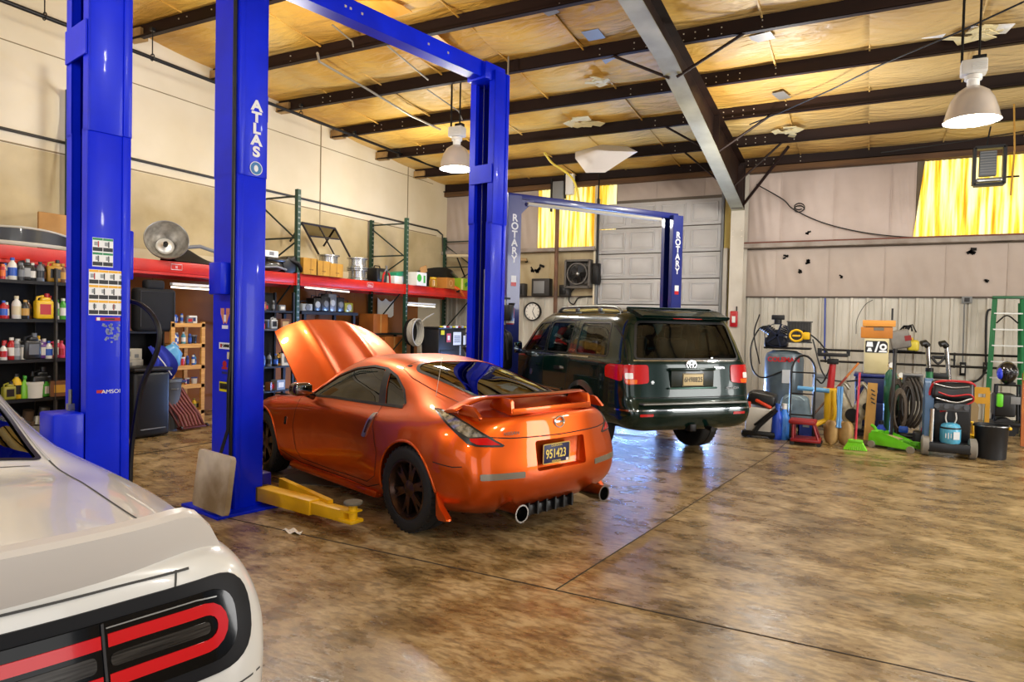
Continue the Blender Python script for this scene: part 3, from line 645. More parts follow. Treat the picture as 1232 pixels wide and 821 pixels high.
        e.lathe([(.045, 0), (.055, .08), (.063, .12), (.063, .235), (.067, .24), (.067, .25), (.056, .25), (.052, .2), (.05, .1), (0, .1)], M, 28); e.build('exhaust_tip', mat('exhaust steel', '#8d8984', .22, 1.), car, 40)
        MB().lathe([(0, 0), (.049, 0)], Matrix.Translation((-.73, sg*.475, .26)) @ Matrix.Rotation(-PI/2, 4, 'Y'), 20).build('exhaust_bore', BLACK, car)
        m = MB(); m.prism(rounded([(-.40, .19), (-.54, .20), (-.43, .29), (-.385, .41)], .03), .05, basis((0, sg*.875+.025, 0), (1, 0, 0), (0, 0, 1)), .01); m.build('mud_guard', PAINT_O, car)
        m = MB(); m.box((1.3, sg*.80, .185), (1.6, .1, .07), bev=.03); m.build('side_skirt', PAINT_O, car)
    vm = MB(); vm.box((-.58, 0, .20), (.22, .62, .09), bev=.02)
    for i in range(6): vm.box((-.66, -.25+i*.1, .22), (.12, .015, .1))
    vm.build('diffuser', BLACK, car)
    # plate
    p = MB(); p.box((-.785, .03, .645), (.006, .305, .155), bev=.002); pl = p.build('licence_plate', mat('plate navy', '#10144a', .4), car)
    MB().tube([(-.789, .03+y, .645+z) for y, z in rrect(.30, .15, .012)], .004, 6, closed=True).build('plate_border', mat('plate yellow', '#e0c060', .45), pl)
    PM = basis((-.790, .03, .645), (0, -1, 0), (0, 0, 1)); PY = mat('plate digits', '#f0d870', .45)
    text('plate_number', '951423', .098, PY, pl, PM @ Matrix.Translation((-.006, -.005, 0)), .001, sx=.78, bold=.0012, spacing=1.02)
    text('plate_caption', 'CALIFORNIA', .022, PY, pl, PM @ Matrix.Translation((0, .060, 0)), .0008); text('plate_caption', 'PERSONAL', .022, PY, pl, PM @ Matrix.Translation((0, -.062, 0)), .0008)
    MB().box((-.7905, -.095, .585), (.001, .03, .022)).build('plate_sticker', WPAPER, pl)
    # badges
    em = MB(); hx = bvh.ray_cast(Vector((-3, 0, .885)), Vector((1, 0, 0)))[0]; ME = basis(hx+Vector((-.006, 0, 0)), (0, -1, 0), (0, 0, 1))
    em.tube([(.052*math.cos(a*PI/12), .042*math.sin(a*PI/12), 0) for a in range(24)], .007, 6, True, M=ME); em.box((0, 0, 0), (.125, .018, .009), bev=.003, M=ME); em.build('rear_badge', CHROME, car)
    hx = bvh.ray_cast(Vector((-3, .49, .835)), Vector((1, 0, 0)))[0]
    text('rear_lettering', 'NISSAN', .035, CHROME, car, basis(hx+Vector((-.006, 0, 0)), (-.16, -1, 0), (0, 0, 1)), .002, sx=1.2)
    # rear wing
    w = MB()
    def prof(t):
        y = (t*2-1)*.75; a = abs(y)/.75; drop = .09*max(0, (a-.72)/.28)**1.5; ch = .24-.08*max(0, (a-.6)/.4)**2; xo = -.55+.20*a*a
        z0 = 1.075-drop-.012*a*a
        return y, xo, z0, ch
    NS = 36; rows = []
    for i in range(NS+1):
        y, xo, z0, ch = prof(i/NS); ring = []
        for k in range(14):
            an = 2*PI*k/14; cx = math.cos(an); sz = math.sin(an); th = .017*(1 if sz > 0 else .7)
            ring.append(w.bm.verts.new((xo+ch/2*cx+.0, y, z0+th*sz*(1-.3*cx)-.012*cx)))
        rows.append(ring)
    for p_, q_ in zip(rows, rows[1:]):
        for k in range(14): w.bm.faces.new((p_[k], p_[(k+1) % 14], q_[(k+1) % 14], q_[k]))
    w.bm.faces.new(rows[0]); w.bm.faces.new(rows[-1][::-1])
    wing = w.build('rear_wing', PAINT_O, car, 50)
    for sg in (1, -1):
        m = MB(); m.prism(rounded([(-.72, .955), (-.46, 1.0), (-.52, 1.085), (-.70, 1.08)], .02), .03, basis((0, sg*.44+.015, 0), (1, 0, 0), (0, 0, 1)), .006); m.build('wing_post', PAINT_O, wing)
        m = MB(); m.prism(rounded([(-.66, .945), (-.40, .96), (-.44, 1.03), (-.56, 1.03)], .02), .03, basis((0, sg*.70+.015, 0), (1, 0, 0), (0, 0, 1)), .006); m.build('wing_post', PAINT_O, wing)
    MB().box((-.705, 0, .985), (.03, .9, .05), bev=.008).build('wing_base', PAINT_O, wing)
    MB().tube([(.0, .62, 1.03), (-.05, .60, 1.36)], [.003, .0016], 6).build('antenna', mat('antenna', '#c9c2b0', .4, .5), car)
    # hood standing open on its rear hinge
    h = MB(); an = math.radians(40); H0 = Vector((2.06, -.03, .90)); fx = Vector((math.cos(an), 0, math.sin(an))); fz = Vector((-math.sin(an), 0, math.cos(an)))
    def hood(u, v):
        y = v*2-1; hw = .73-.03*u-.07*u**3; L = 1.27*(1-.13*y*y*u)
        bulge = -.10*u*u*u-.05*abs(y)**3+.035*math.exp(-((abs(y)-.42)/.09)**2)*(1-.6*u)+.03*math.exp(-(y/.25)**2)*(1-u)
        p = H0+fx*(L*u)+Vector((0, y*hw, 0))+fz*bulge
        return (p.x, p.y, p.z)
    h.grid(hood, 24, 40); h.thick(.018); h.build('hood', PAINT_O, car, 50)
    MB().cyl((2.95, -.45, .74), (2.75, -.45, 1.42), .008).build('hood_prop', STEEL, car)
    # interior and engine
    INT = mat('dark upholstery', '#1a1817', .7)
    for sg in (1, -1): seat(car, .95, sg*.36, .45, INT)
    i = MB(); i.box((1.85, 0, .78), (.35, 1.3, .2), bev=.06); i.tube([(1.62+.0*k, .36+.17*math.cos(k*PI/10), .86+.17*math.sin(k*PI/10)) for k in range(20)], .014, 6, True); i.box((.05, 0, .72), (.5, 1.2, .04)); i.box((1.3, 0, .45), (.9, .16, .2), bev=.03); i.build('interior', INT, car, 40)
    e = MB(); e.box((2.72, 0, .60), (.5, .5, .26), bev=.04); e.box((2.70, 0, .76), (.30, .36, .08), bev=.03); e.tube([(2.5, .4, .7), (2.7, .45, .74), (2.95, .3, .7)], .04, 10); e.box((2.45, -.4, .7), (.2, .2, .18), bev=.02); e.build('engine', DKMET, car)
    return car

# ------------------------------------------------------------------ dark green sport utility vehicle
PAINT_G = mat('dark green car paint', '#04201a', .2, .2, coat=.5, croug=.02, spec=.3)
def suv():
    car = thing('sport_utility_vehicle', 'dark green sport utility vehicle with roof rails parked behind the orange coupe', 'car', (-2.66, 9.0, 0), math.radians(139.5))
    net = [
     [(-.85, 0, .42), (-1.04, 0, .47), (-1.10, 0, .60), (-1.035, 0, .80), (-1.01, 0, 1.0), (-.985, 0, 1.19), (-.97, 0, 1.24), (-.87, 0, 1.52), (-.79, 0, 1.76), (-.62, 0, 1.845)],
     [(-.85, 0, .42), (-1.03, .5, .47), (-1.085, .5, .60), (-1.02, .5, .80), (-.995, .5, 1.0), (-.97, .5, 1.19), (-.955, .5, 1.24), (-.86, .46, 1.52), (-.78, .40, 1.76), (-.58, 0, 1.85)],
     [(-.8, 0, .42), (-.98, .86, .47), (-1.02, .88, .60), (-.955, .89, .80), (-.93, .89, 1.0), (-.905, .88, 1.19), (-.89, .86, 1.24), (-.80, .78, 1.52), (-.72, .66, 1.76), (-.5, 0, 1.86)],
     [(-.6, 0, .42), (-.72, .92, .47), (-.72, .96, .58), (-.72, .965, .80), (-.72, .96, 1.0), (-.70, .945, 1.19), (-.68, .925, 1.24), (-.64, .845, 1.52), (-.60, .72, 1.77), (-.4, 0, 1.865)],
     [(0, 0, .38), (0, .92, .43), (0, .965, .55), (0, .975, .80), (0, .97, 1.0), (0, .95, 1.19), (0, .93, 1.24), (0, .855, 1.52), (0, .73, 1.785), (0, 0, 1.88)],
     [(.8, 0, .36), (.8, .92, .41), (.8, .96, .53), (.8, .97, .80), (.8, .965, 1.0), (.8, .95, 1.18), (.8, .93, 1.23), (.8, .86, 1.52), (.8, .735, 1.79), (.8, 0, 1.885)],
     [(1.5, 0, .36), (1.5, .92, .41), (1.5, .96, .53), (1.5, .97, .80), (1.5, .965, 1.0), (1.5, .945, 1.16), (1.5, .925, 1.21), (1.5, .86, 1.50), (1.5, .735, 1.77), (1.45, 0, 1.87)],
     [(2.0, 0, .36), (2.0, .92, .41), (2.0, .96, .53), (2.0, .97, .80), (2.0, .96, 1.0), (2.0, .94, 1.14), (2.0, .92, 1.19), (1.95, .85, 1.42), (1.85, .74, 1.65), (1.8, 0, 1.76)],
     [(2.4, 0, .36), (2.4, .92, .41), (2.4, .96, .53), (2.4, .97, .80), (2.4, .955, 1.0), (2.4, .93, 1.12), (2.4, .90, 1.17), (2.35, .82, 1.24), (2.3, .72, 1.32), (2.3, 0, 1.40)],
     [(3.0, 0, .36), (3.0, .92, .43), (3.0, .965, .55), (3.0, .97, .80), (3.0, .94, .98), (3.0, .88, 1.08), (3.0, .80, 1.12), (3.0, .66, 1.14), (3.0, .5, 1.15), (3.0, 0, 1.18)],
     [(3.5, 0, .36), (3.5, .90, .43), (3.5, .94, .55), (3.5, .94, .78), (3.5, .90, .94), (3.5, .83, 1.02), (3.5, .75, 1.06), (3.5, .62, 1.08), (3.5, .45, 1.09), (3.5, 0, 1.11)],
     [(3.6, 0, .36), (3.82, .75, .43), (3.86, .80, .55), (3.84, .80, .75), (3.80, .76, .90), (3.77, .70, .97), (3.75, .62, 1.0), (3.72, .52, 1.02), (3.7, .38, 1.03), (3.7, 0, 1.05)],
     [(3.6, 0, .36), (3.95, .4, .43), (4.0, .42, .55), (3.98, .42, .75), (3.93, .40, .90), (3.89, .37, .97), (3.86, .33, 1.0), (3.83, .28, 1.01), (3.8, .2, 1.02), (3.78, 0, 1.03)],
     [(3.65, 0, .36), (3.98, 0, .43), (4.03, 0, .55), (4.01, 0, .75), (3.96, 0, .90), (3.92, 0, .97), (3.89, 0, 1.0), (3.86, 0, 1.01), (3.84, 0, 1.02), (3.82, 0, 1.025)]]
    body, bvh = body_from_net('body', net, PAINT_G, car, 8, 6)
    q_gl = rounded([(-.58, 1.27), (.28, 1.27), (.30, 1.68), (-.46, 1.68)], .06); r_gl = rounded([(.52, 1.26), (1.20, 1.25), (1.20, 1.68), (.50, 1.68)], .06); f_gl = rounded([(1.28, 1.25), (2.12, 1.22), (1.98, 1.37), (1.66, 1.66), (1.28, 1.68)], .05)
    rear_gl = rounded([(-.76, 1.25), (.76, 1.25), (.66, 1.70), (-.66, 1.70)], .07)
    cab = MB(); side = [(-.80, .62), (-.80, 1.2), (-.62, 1.74), (1.45, 1.76), (1.85, 1.60), (2.35, 1.18), (2.35, .55)]
    wv = lambda z: .88 if z < 1.2 else .88-(z-1.2)/.55*.19
    a = [cab.bm.verts.new((x, wv(z), z)) for x, z in side]; b = [cab.bm.verts.new((x, -wv(z), z)) for x, z in side]; n = len(side)
    cab.bm.faces.new(a); cab.bm.faces.new(b[::-1])
    for i in range(n): cab.bm.faces.new((a[i], b[i], b[(i+1) % n], a[(i+1) % n]))
    wind = [(1.62, .62), (2.2, .72), (2.32, 0), (2.2, -.72), (1.62, -.62), (1.55, 0)]
    cs = [cab.build('cutter', BLACK, smooth=None)]+[cutter(g, -1.3, 1.3) for g in (q_gl, r_gl, f_gl)]+[cutter(rear_gl, -1.4, -.5, 'rear'), cutter(wind, 1.26, 2.2, 'top')]
    for xw in (0, 3.0):
        for sg in (1, -1):
            m = MB(); m.cyl((xw, sg*.55, .40), (xw, sg*1.2, .40), .46, n=64); cs.append(m.build('cutter', BLACK, smooth=None))
    cut(body, cs); finish(body, 32)
    L_, R_, B_ = (0, -1, 0), (0, 1, 0), (1, 0, 0)
    GL = glass('green tinted glass', '#86c2c6', 1.5); SEAM = MATS['panel gap']; TRIM = mat('green plastic trim', '#071a14', .35, coat=.5)
    for D in (L_, R_):
        for g, nm in ((q_gl, 'cargo_window'), (r_gl, 'rear_door_window'), (f_gl, 'front_door_window')):
            patch(nm, g, bvh=bvh, off=-.006, mt=GL, parent=car, D=D, **SIDE)
            patch('window_seal', strip(list(g)+[g[0]], .022), bvh=bvh, off=.003, mt=BLACK, parent=car, D=D, **SIDE)
        for sm in ([(.40, 1.74), (.42, 1.2), (.47, .85), (.60, .50), (1.20, .48), (1.24, .8), (1.24, 1.74)], [(1.26, .48), (2.2, .49), (2.26, .9), (2.22, 1.2)]):
            patch('door_seam', strip(sm, .008), bvh=bvh, off=.002, mt=SEAM, parent=car, D=D, step=.05, **SIDE)
        patch('belt_trim', strip([(-.1, 1.235), (2.15, 1.20)], .018), bvh=bvh, off=.006, mt=CHROME, parent=car, D=D, depth=.006, **SIDE)
        patch('door_moulding', strip([(.58, .72), (2.3, .71)], .10), bvh=bvh, off=.012, mt=TRIM, parent=car, D=D, depth=.012, **SIDE)
        patch('moulding_trim', strip([(.60, .745), (2.3, .735)], .012), bvh=bvh, off=.016, mt=CHROME, parent=car, D=D, depth=.006, **SIDE)
        for xh in (.62, 1.42):
            patch('door_handle', rounded([(xh, 1.02), (xh+.20, 1.02), (xh+.20, 1.07), (xh, 1.07)], .02), bvh=bvh, off=.03, mt=CHROME if xh < 1 else PAINT_G, parent=car, D=D, depth=.03, **SIDE)
        patch('door_emblem', rounded([(1.62, .88), (1.70, .88), (1.70, .97), (1.62, .97)], .03), bvh=bvh, off=.004, mt=CHROME, parent=car, D=D, depth=.004, **SIDE)
        patch('fuel_door', strip([(-.42, .98), (-.22, .98), (-.22, 1.15), (-.42, 1.15), (-.42, .98)], .006), bvh=bvh, off=.002, mt=SEAM, parent=car, D=D, **SIDE)
    h = bvh.ray_cast(Vector((.40, 3, 1.30)), Vector((0, -1, 0)))[0]
    text('side_lettering', 'LIMITED', .05, CHROME, car, basis(h+Vector((0, .005, 0)), (-1, 0, 0), (0, -.26, 1)), .002)
    for xw in (0, 3.0):
        for sg in (1, -1):
            pts = []; p2 = []
            for i in range(33):
                an = math.radians(-2+184*i/32); 
                for rr_, lst, of in ((.463, pts, 0), (.53, p2, 0)):
                    x, z = xw+math.cos(an)*rr_, .40+math.sin(an)*rr_
                    hh = bvh.ray_cast(Vector((x, sg*3, z)), Vector((0, -sg, 0)))
                    if hh[0] is not None and abs(hh[0].y) > .75: lst.append(Vector((x, hh[0].y, z)))
            k = min(len(pts), len(p2)); m = MB()
            for i in range(k-1):
                A0, A1, B0, B1 = pts[i], pts[i+1], p2[i], p2[i+1]; e = Vector((0, sg*.035, 0)); f = Vector((0, sg*.012, 0)); g = Vector((0, -sg*.05, 0))
                V = [m.bm.verts.new(v) for v in (A0+g, A1+g, A1+e, A0+e, B1+f, B0+f, B1+g*.2, B0+g*.2)]
                m.bm.faces.new((V[0], V[1], V[2], V[3])); m.bm.faces.new((V[3], V[2], V[4], V[5])); m.bm.faces.new((V[5], V[4], V[6], V[7]))
            bmesh.ops.remove_doubles(m.bm, verts=m.bm.verts[:], dist=.0005); m.build('fender_flare', TRIM, car, 30)
            wl = MB(); wl.lathe([(.455, 0), (.455, .30)], Matrix.Translation((xw, sg*.55, .40)) @ Matrix.Rotation(-PI/2*sg, 4, 'X'), 40, (PI if sg > 0 else 0), (2*PI if sg > 0 else PI)); wl.build('wheel_liner', BLACK, car, 50)
            wheel(car, xw, sg*.80, .39, .265, .22, 'five_spoke', STEEL)
    # rear
    patch('rear_window', rear_gl, bvh=bvh, off=-.006, mt=GL, parent=car, D=B_, **REAR)
    patch('window_seal', strip(list(rear_gl)+[rear_gl[0]], .03), bvh=bvh, off=.003, mt=BLACK, parent=car, D=B_, **REAR)
    patch('window_trim', strip([(-.78, 1.235), (.78, 1.235)], .014), bvh=bvh, off=.006, mt=CHROME, parent=car, D=B_, depth=.004, **REAR)
    patch('windshield', wind, bvh=bvh, off=-.006, mt=GL, parent=car, D=(0, 0, -1), **TOP)
    patch('tailgate_seam', strip([(.80, 1.80), (.84, 1.25), (.86, .80), (-.86, .80), (-.84, 1.25), (-.80, 1.80)], .009), bvh=bvh, off=.002, mt=SEAM, parent=car, D=B_, **REAR)
    for sg in (1, -1):
        tl = rounded([(sg*.60, .97), (sg*.885, .95), (sg*.90, 1.185), (sg*.60, 1.185)], .04)
        t = patch('taillight', tl, bvh=bvh, off=.012, mt=REDLENS, parent=car, D=B_, depth=.03, step=.03, **REAR)
        patch('reverse_lens', rounded([(sg*.80, 1.02), (sg*.885, 1.02), (sg*.885, 1.09), (sg*.80, 1.09)], .015), bvh=bvh, off=.0145, mt=mat('clear lens', '#f0eeea', .12, coat=1.), parent=t, D=B_, depth=.004, step=.02, **REAR)
        patch('turn_lens', rounded([(sg*.76, .963), (sg*.875, .963), (sg*.88, 1.012), (sg*.75, 1.012)], .015), bvh=bvh, off=.0145, mt=mat('amber lens', '#e86a10', .15, coat=1.), parent=t, D=B_, depth=.004, step=.02, **REAR)
        patch('taillight', rounded([(-.90, .99), (-.62, 1.03), (-.60, 1.15), (-.68, 1.185), (-.90, 1.185)], .03), bvh=bvh, off=.012, mt=REDLENS, parent=car, D=(0, -sg, 0), depth=.03, step=.03, **SIDE)
        patch('bumper_reflector', rounded([(sg*.58, .585), (sg*.76, .585), (sg*.76, .615), (sg*.58, .615)], .01), bvh=bvh, off=.006, mt=REDLENS, parent=car, D=B_, **REAR)
        # roof rails
        r = MB(); r.tube(spline([(-.45, sg*.66, 1.81), (-.30, sg*.66, 1.875), (.2, sg*.665, 1.895), (1.0, sg*.665, 1.895), (1.25, sg*.66, 1.88), (1.42, sg*.655, 1.80)], 6), .02, 8)
        for xx in (.1, .75): r.box((xx, sg*.665, 1.86), (.08, .035, .07), bev=.01)
        r.build('roof_rail', mat('rail silver', '#8f9493', .3, .8), car, 50)
        m = MB(); m.box((2.02, sg*1.10, 1.27), (.13, .24, .21), bev=.05, seg=3); m.box((2.02, sg*.97, 1.21), (.08, .12, .07), bev=.02); mo = m.build('mirror', mat('mirror grey', '#3a3f3f', .3, coat=.6), car, 50)
        MB().box((1.953, sg*1.10, 1.27), (.006, .19, .16), bev=.002).build('mirror_glass', MATS['mirror glass'], mo)
        m = MB(); m.box((1.45, sg*.98, .40), (1.95, .16, .06), bev=.02); m.build('running_board', DKMET, car)
    b = MB(); b.box((-1.07, 0, .735), (.13, 1.5, .022), bev=.008); b.build('bumper_step', mat('bumper step', '#8d8f8c', .35, .7), car)
    patch('bumper_trim', strip([(-.95, .655), (.95, .655)], .016), bvh=bvh, off=.008, mt=CHROME, parent=car, D=B_, depth=.006, **REAR)
    s = MB(); s.prism(rounded([(-.90, 1.765), (-.66, 1.85), (-.50, 1.872), (-.55, 1.80), (-.86, 1.735)], .01), 1.28, basis((0, .64, 0), (1, 0, 0), (0, 0, 1)), .02); sp = s.build('roof_spoiler', PAINT_G, car)
    MB().box((-.892, 0, 1.752), (.012, .42, .022), bev=.004).build('brake_lamp', REDLENS, sp)
    hx = lambda y, z: bvh.ray_cast(Vector((-3, y, z)), Vector((1, 0, 0)))[0]
    MB().box(hx(0, 1.02)+Vector((-.012, 0, 0)), (.03, .62, .20), bev=.012).build('plate_recess', TRIM, car)
    MB().box(hx(0, 1.135)+Vector((-.02, 0, 0)), (.05, .66, .035), bev=.01).build('tailgate_handle', PAINT_G, car)
    MB().box(hx(0, .91)+Vector((-.02, 0, 0)), (.03, .70, .022), bev=.008).build('plate_trim', mat('plate trim', '#47685f', .3, .6), car)
    c = hx(0, 1.01)+Vector((-.032, 0, 0)); p = MB().box(c, (.006, .305, .155), bev=.002).build('licence_plate', mat('plate sand', '#cdb98a', .5), car)
    PM = basis(c+Vector((-.0045, 0, 0)), (0, -1, 0), (0, 0, 1)); text('plate_number', '6H98825', .085, mat('plate ink', '#15181c', .5), p, PM, .0008, sx=.85, bold=.001); MB().tube([(c.x-.003, y, c.z+z) for y, z in rrect(.295, .145, .01)], .0035, 6, closed=True).build('plate_border', DKMET, p)
    e = MB(); ME = basis(hx(0, 1.19)+Vector((-.01, 0, 0)), (0, -1, 0), (0, 0, 1))
    for rx, rz, cz in ((.07, .05, 0), (.025, .048, 0), (.05, .018, .022)): e.tube([(rx*math.cos(k*PI/12), cz+rz*math.sin(k*PI/12), 0) for k in range(24)], .006, 6, True, M=ME)
    e.build('rear_badge', CHROME, car)
    text('rear_lettering', 'SEQUOIA', .045, CHROME, car, basis(hx(-.62, .90)+Vector((-.008, 0, 0)), (.05, -1, 0), (0, 0, 1)), .002, sx=1.1); text('rear_lettering', 'TOYOTA', .04, CHROME, car, basis(hx(-.42, 1.15)+Vector((-.008, 0, 0)), (.05, -1, 0), (0, 0, 1)), .002)
    MB().cyl(hx(.55, .98)+Vector((-.01, 0, 0)), hx(.55, .98)+Vector((.02, 0, 0)), .022).build('tailgate_badge', CHROME, car)
    m = MB(); m.box((-.92, 0, .43), (.3, .09, .09), bev=.01); m.box((-.80, 0, .43), (.1, 1.0, .07), bev=.01); m.cyl((-1.0, -.25, .42), (-1.12, -.25, .41), .03); m.box((1.2, 0, .40), (3.6, .9, .12)); m.cyl((0, -.7, .39), (0, .7, .39), .06); m.build('chassis', DKMET, car)
    INT = MATS['dark upholstery']
    for sg in (1, -1):
        seat(car, 1.35, sg*.42, .85, INT); seat(car, .35, sg*.42, .85, INT)
    i = MB(); i.box((2.1, 0, 1.1), (.4, 1.6, .16), bev=.05); i.tube([(1.82, .42+.18*math.cos(k*PI/10), 1.22+.18*math.sin(k*PI/10)) for k in range(20)], .015, 6, True); i.box((.6, 0, .66), (2.8, 1.7, .05)); i.build('interior', INT, car)
    return car
REDLENS = mat('red tail lens', '#b00408', .18, coat=.5, emit='#ff1208', estr=.08)

# ------------------------------------------------------------------ white muscle car, seen over its right rear corner
PAINT_W = mat('white car paint', '#d6d7d5', .25, .0, coat=.6, croug=.03)
def muscle_car():
    car = thing('muscle_car', 'white muscle coupe with wide red taillights at the near left corner of the floor', 'car', (-2.80, .88, 0), math.radians(163))
    net = [
     [(-.7, 0, .22), (-.97, 0, .26), (-1.07, 0, .40), (-1.09, 0, .60), (-1.05, 0, .78), (-1.0, 0, .955), (-.965, 0, .99), (-.9, 0, 1.0), (-.82, 0, 1.005), (-.74, 0, 1.01)],
     [(-.7, 0, .22), (-.96, .5, .26), (-1.06, .5, .40), (-1.08, .5, .60), (-1.04, .5, .78), (-.985, .5, .955), (-.95, .49, .99), (-.88, .45, 1.0), (-.8, .35, 1.005), (-.7, 0, 1.012)],
     [(-.6, 0, .22), (-.88, .82, .26), (-.97, .88, .40), (-.985, .905, .60), (-.96, .90, .77), (-.915, .845, .915), (-.87, .79, .965), (-.78, .68, .998), (-.65, .45, 1.01), (-.5, 0, 1.02)],
     [(-.5, 0, .22), (-.60, .88, .26), (-.62, .93, .40), (-.62, .955, .60), (-.60, .965, .77), (-.58, .90, .91), (-.54, .84, .955), (-.48, .74, .99), (-.4, .5, 1.01), (-.3, 0, 1.025)],
     [(0, 0, .2), (0, .88, .22), (0, .94, .38), (0, .965, .58), (0, .965, .76), (0, .92, .925), (0, .85, .965), (.02, .73, .995), (.06, .5, 1.015), (.1, 0, 1.03)],
     [(.45, 0, .2), (.45, .87, .22), (.45, .92, .36), (.45, .945, .56), (.45, .95, .74), (.45, .915, .92), (.45, .845, .965), (.42, .72, .995), (.42, .52, 1.02), (.42, 0, 1.04)],
     [(.95, 0, .2), (.95, .87, .22), (.95, .91, .36), (.95, .935, .56), (.95, .94, .74), (.95, .91, .91), (.95, .84, .955), (.92, .68, 1.085), (.88, .55, 1.19), (.86, 0, 1.225)],
     [(1.5, 0, .2), (1.5, .87, .22), (1.5, .91, .36), (1.5, .93, .56), (1.5, .935, .74), (1.5, .905, .90), (1.5, .84, .945), (1.48, .68, 1.15), (1.45, .57, 1.28), (1.4, 0, 1.34)],
     [(2.1, 0, .2), (2.1, .87, .22), (2.1, .91, .36), (2.1, .935, .56), (2.1, .94, .74), (2.1, .905, .89), (2.1, .84, .935), (1.98, .70, 1.12), (1.9, .58, 1.26), (1.85, 0, 1.34)],
     [(2.5, 0, .2), (2.5, .87, .22), (2.5, .92, .36), (2.5, .945, .56), (2.5, .945, .74), (2.5, .90, .88), (2.5, .82, .93), (2.45, .70, .97), (2.42, .58, 1.0), (2.45, 0, 1.04)],
     [(2.95, 0, .2), (2.95, .87, .22), (2.95, .93, .38), (2.95, .955, .58), (2.95, .95, .74), (2.95, .90, .87), (2.95, .82, .915), (2.95, .68, .935), (2.95, .5, .95), (2.95, 0, .97)],
     [(3.5, 0, .2), (3.5, .85, .24), (3.5, .90, .38), (3.5, .915, .56), (3.5, .90, .70), (3.5, .85, .81), (3.5, .78, .85), (3.5, .65, .87), (3.5, .48, .88), (3.5, 0, .90)],
     [(3.6, 0, .2), (3.72, .7, .25), (3.78, .76, .38), (3.8, .78, .55), (3.78, .76, .67), (3.75, .70, .75), (3.73, .62, .78), (3.7, .5, .80), (3.68, .36, .81), (3.66, 0, .83)],
     [(3.65, 0, .2), (3.86, .36, .25), (3.9, .38, .38), (3.9, .39, .55), (3.88, .38, .66), (3.85, .35, .73), (3.82, .31, .755), (3.79, .25, .77), (3.77, .18, .78), (3.75, 0, .79)],
     [(3.7, 0, .2), (3.9, 0, .25), (3.94, 0, .38), (3.94, 0, .55), (3.92, 0, .66), (3.88, 0, .72), (3.85, 0, .745), (3.83, 0, .755), (3.81, 0, .765), (3.79, 0, .775)]]
    body, bvh = body_from_net('body', net, PAINT_W, car, 9, 7)
    rear_gl = rounded([(.50, .63), (.47, 0), (.50, -.63), (1.14, -.535), (1.18, 0), (1.14, .535)], .04); wind = [(1.95, .52), (2.38, .62), (2.45, 0), (2.38, -.62), (1.95, -.52), (1.9, 0)]
    s_gl = rounded([(1.15, .965), (2.28, .955), (1.86, 1.20), (1.5, 1.255), (1.32, 1.19)], .04)
    cab = MB(); side = [(.53, .6), (.53, .93), (1.0, 1.13), (1.42, 1.27), (1.85, 1.26), (2.30, .97), (2.30, .4), (.6, .4)]
    wv = lambda z: .76 if z < .93 else .76-(z-.93)/.36*.25
    a = [cab.bm.verts.new((x, wv(z), z)) for x, z in side]; b = [cab.bm.verts.new((x, -wv(z), z)) for x, z in side]; n = len(side)
    cab.bm.faces.new(a); cab.bm.faces.new(b[::-1])
    for i in range(n): cab.bm.faces.new((a[i], b[i], b[(i+1) % n], a[(i+1) % n]))
    cs = [cab.build('cutter', BLACK, smooth=None), cutter(rear_gl, .99, 2, 'top'), cutter(wind, .97, 2, 'top'), cutter(s_gl, -1.2, 1.2)]
    for xw in (0, 2.95):
        for sg in (1, -1):
            m = MB(); m.cyl((xw, sg*.62, .36), (xw, sg*1.2, .36), .40, n=56); cs.append(m.build('cutter', BLACK, smooth=None))
    cut(body, cs); finish(body, 32)
    SEAM = mat('grey gap', '#3a3a3a', .7); B_ = (1, 0, 0); DN = (0, 0, -1)
    patch('rear_window', rear_gl, bvh=bvh, off=-.004, mt=glass('smoked glass', '#2a2f2f', 1.6), parent=car, D=DN, **TOP)
    patch('window_seal', strip(list(rear_gl)+[rear_gl[0]], .022), bvh=bvh, off=.003, mt=BLACK, parent=car, D=DN, **TOP)
    patch('windshield', wind, bvh=bvh, off=-.004, mt=MATS['tinted glass'], parent=car, D=DN, **TOP)
    for sg in (1, -1):
        D = (0, -sg, 0)
        patch('side_window', s_gl, bvh=bvh, off=-.005, mt=MATS['tinted glass'], parent=car, D=D, **SIDE)
        patch('window_seal', strip(list(s_gl)+[s_gl[0]], .02), bvh=bvh, off=.003, mt=BLACK, parent=car, D=D, **SIDE)
        patch('door_seam', strip([(.98, .93), (.92, .5), (1.0, .3), (2.15, .3), (2.2, .6), (2.18, .92)], .007), bvh=bvh, off=.002, mt=SEAM, parent=car, D=D, **SIDE)
        patch('door_handle', rounded([(1.0, .80), (1.2, .80), (1.2, .84), (1.0, .84)], .015), bvh=bvh, off=.02, mt=PAINT_W, parent=car, D=D, depth=.02, **SIDE)
        m = MB(); m.box((2.34, sg*.85, .945), (.20, .06, .09), bev=.028, seg=3); m.box((2.36, sg*.84, .92), (.07, .08, .05), bev=.015); m.build('mirror', PAINT_W, car, 50)
        for xw in (0, 2.95):
            wheel(car, xw, sg*.80, .355, .25, .26, 'five_spoke', DKMET)
            wl = MB(); wl.lathe([(.396, 0), (.396, .22)], Matrix.Translation((xw, sg*.62, .36)) @ Matrix.Rotation(-PI/2*sg, 4, 'X'), 40, (PI if sg > 0 else 0), (2*PI if sg > 0 else PI)); wl.build('wheel_liner', BLACK, car, 50)
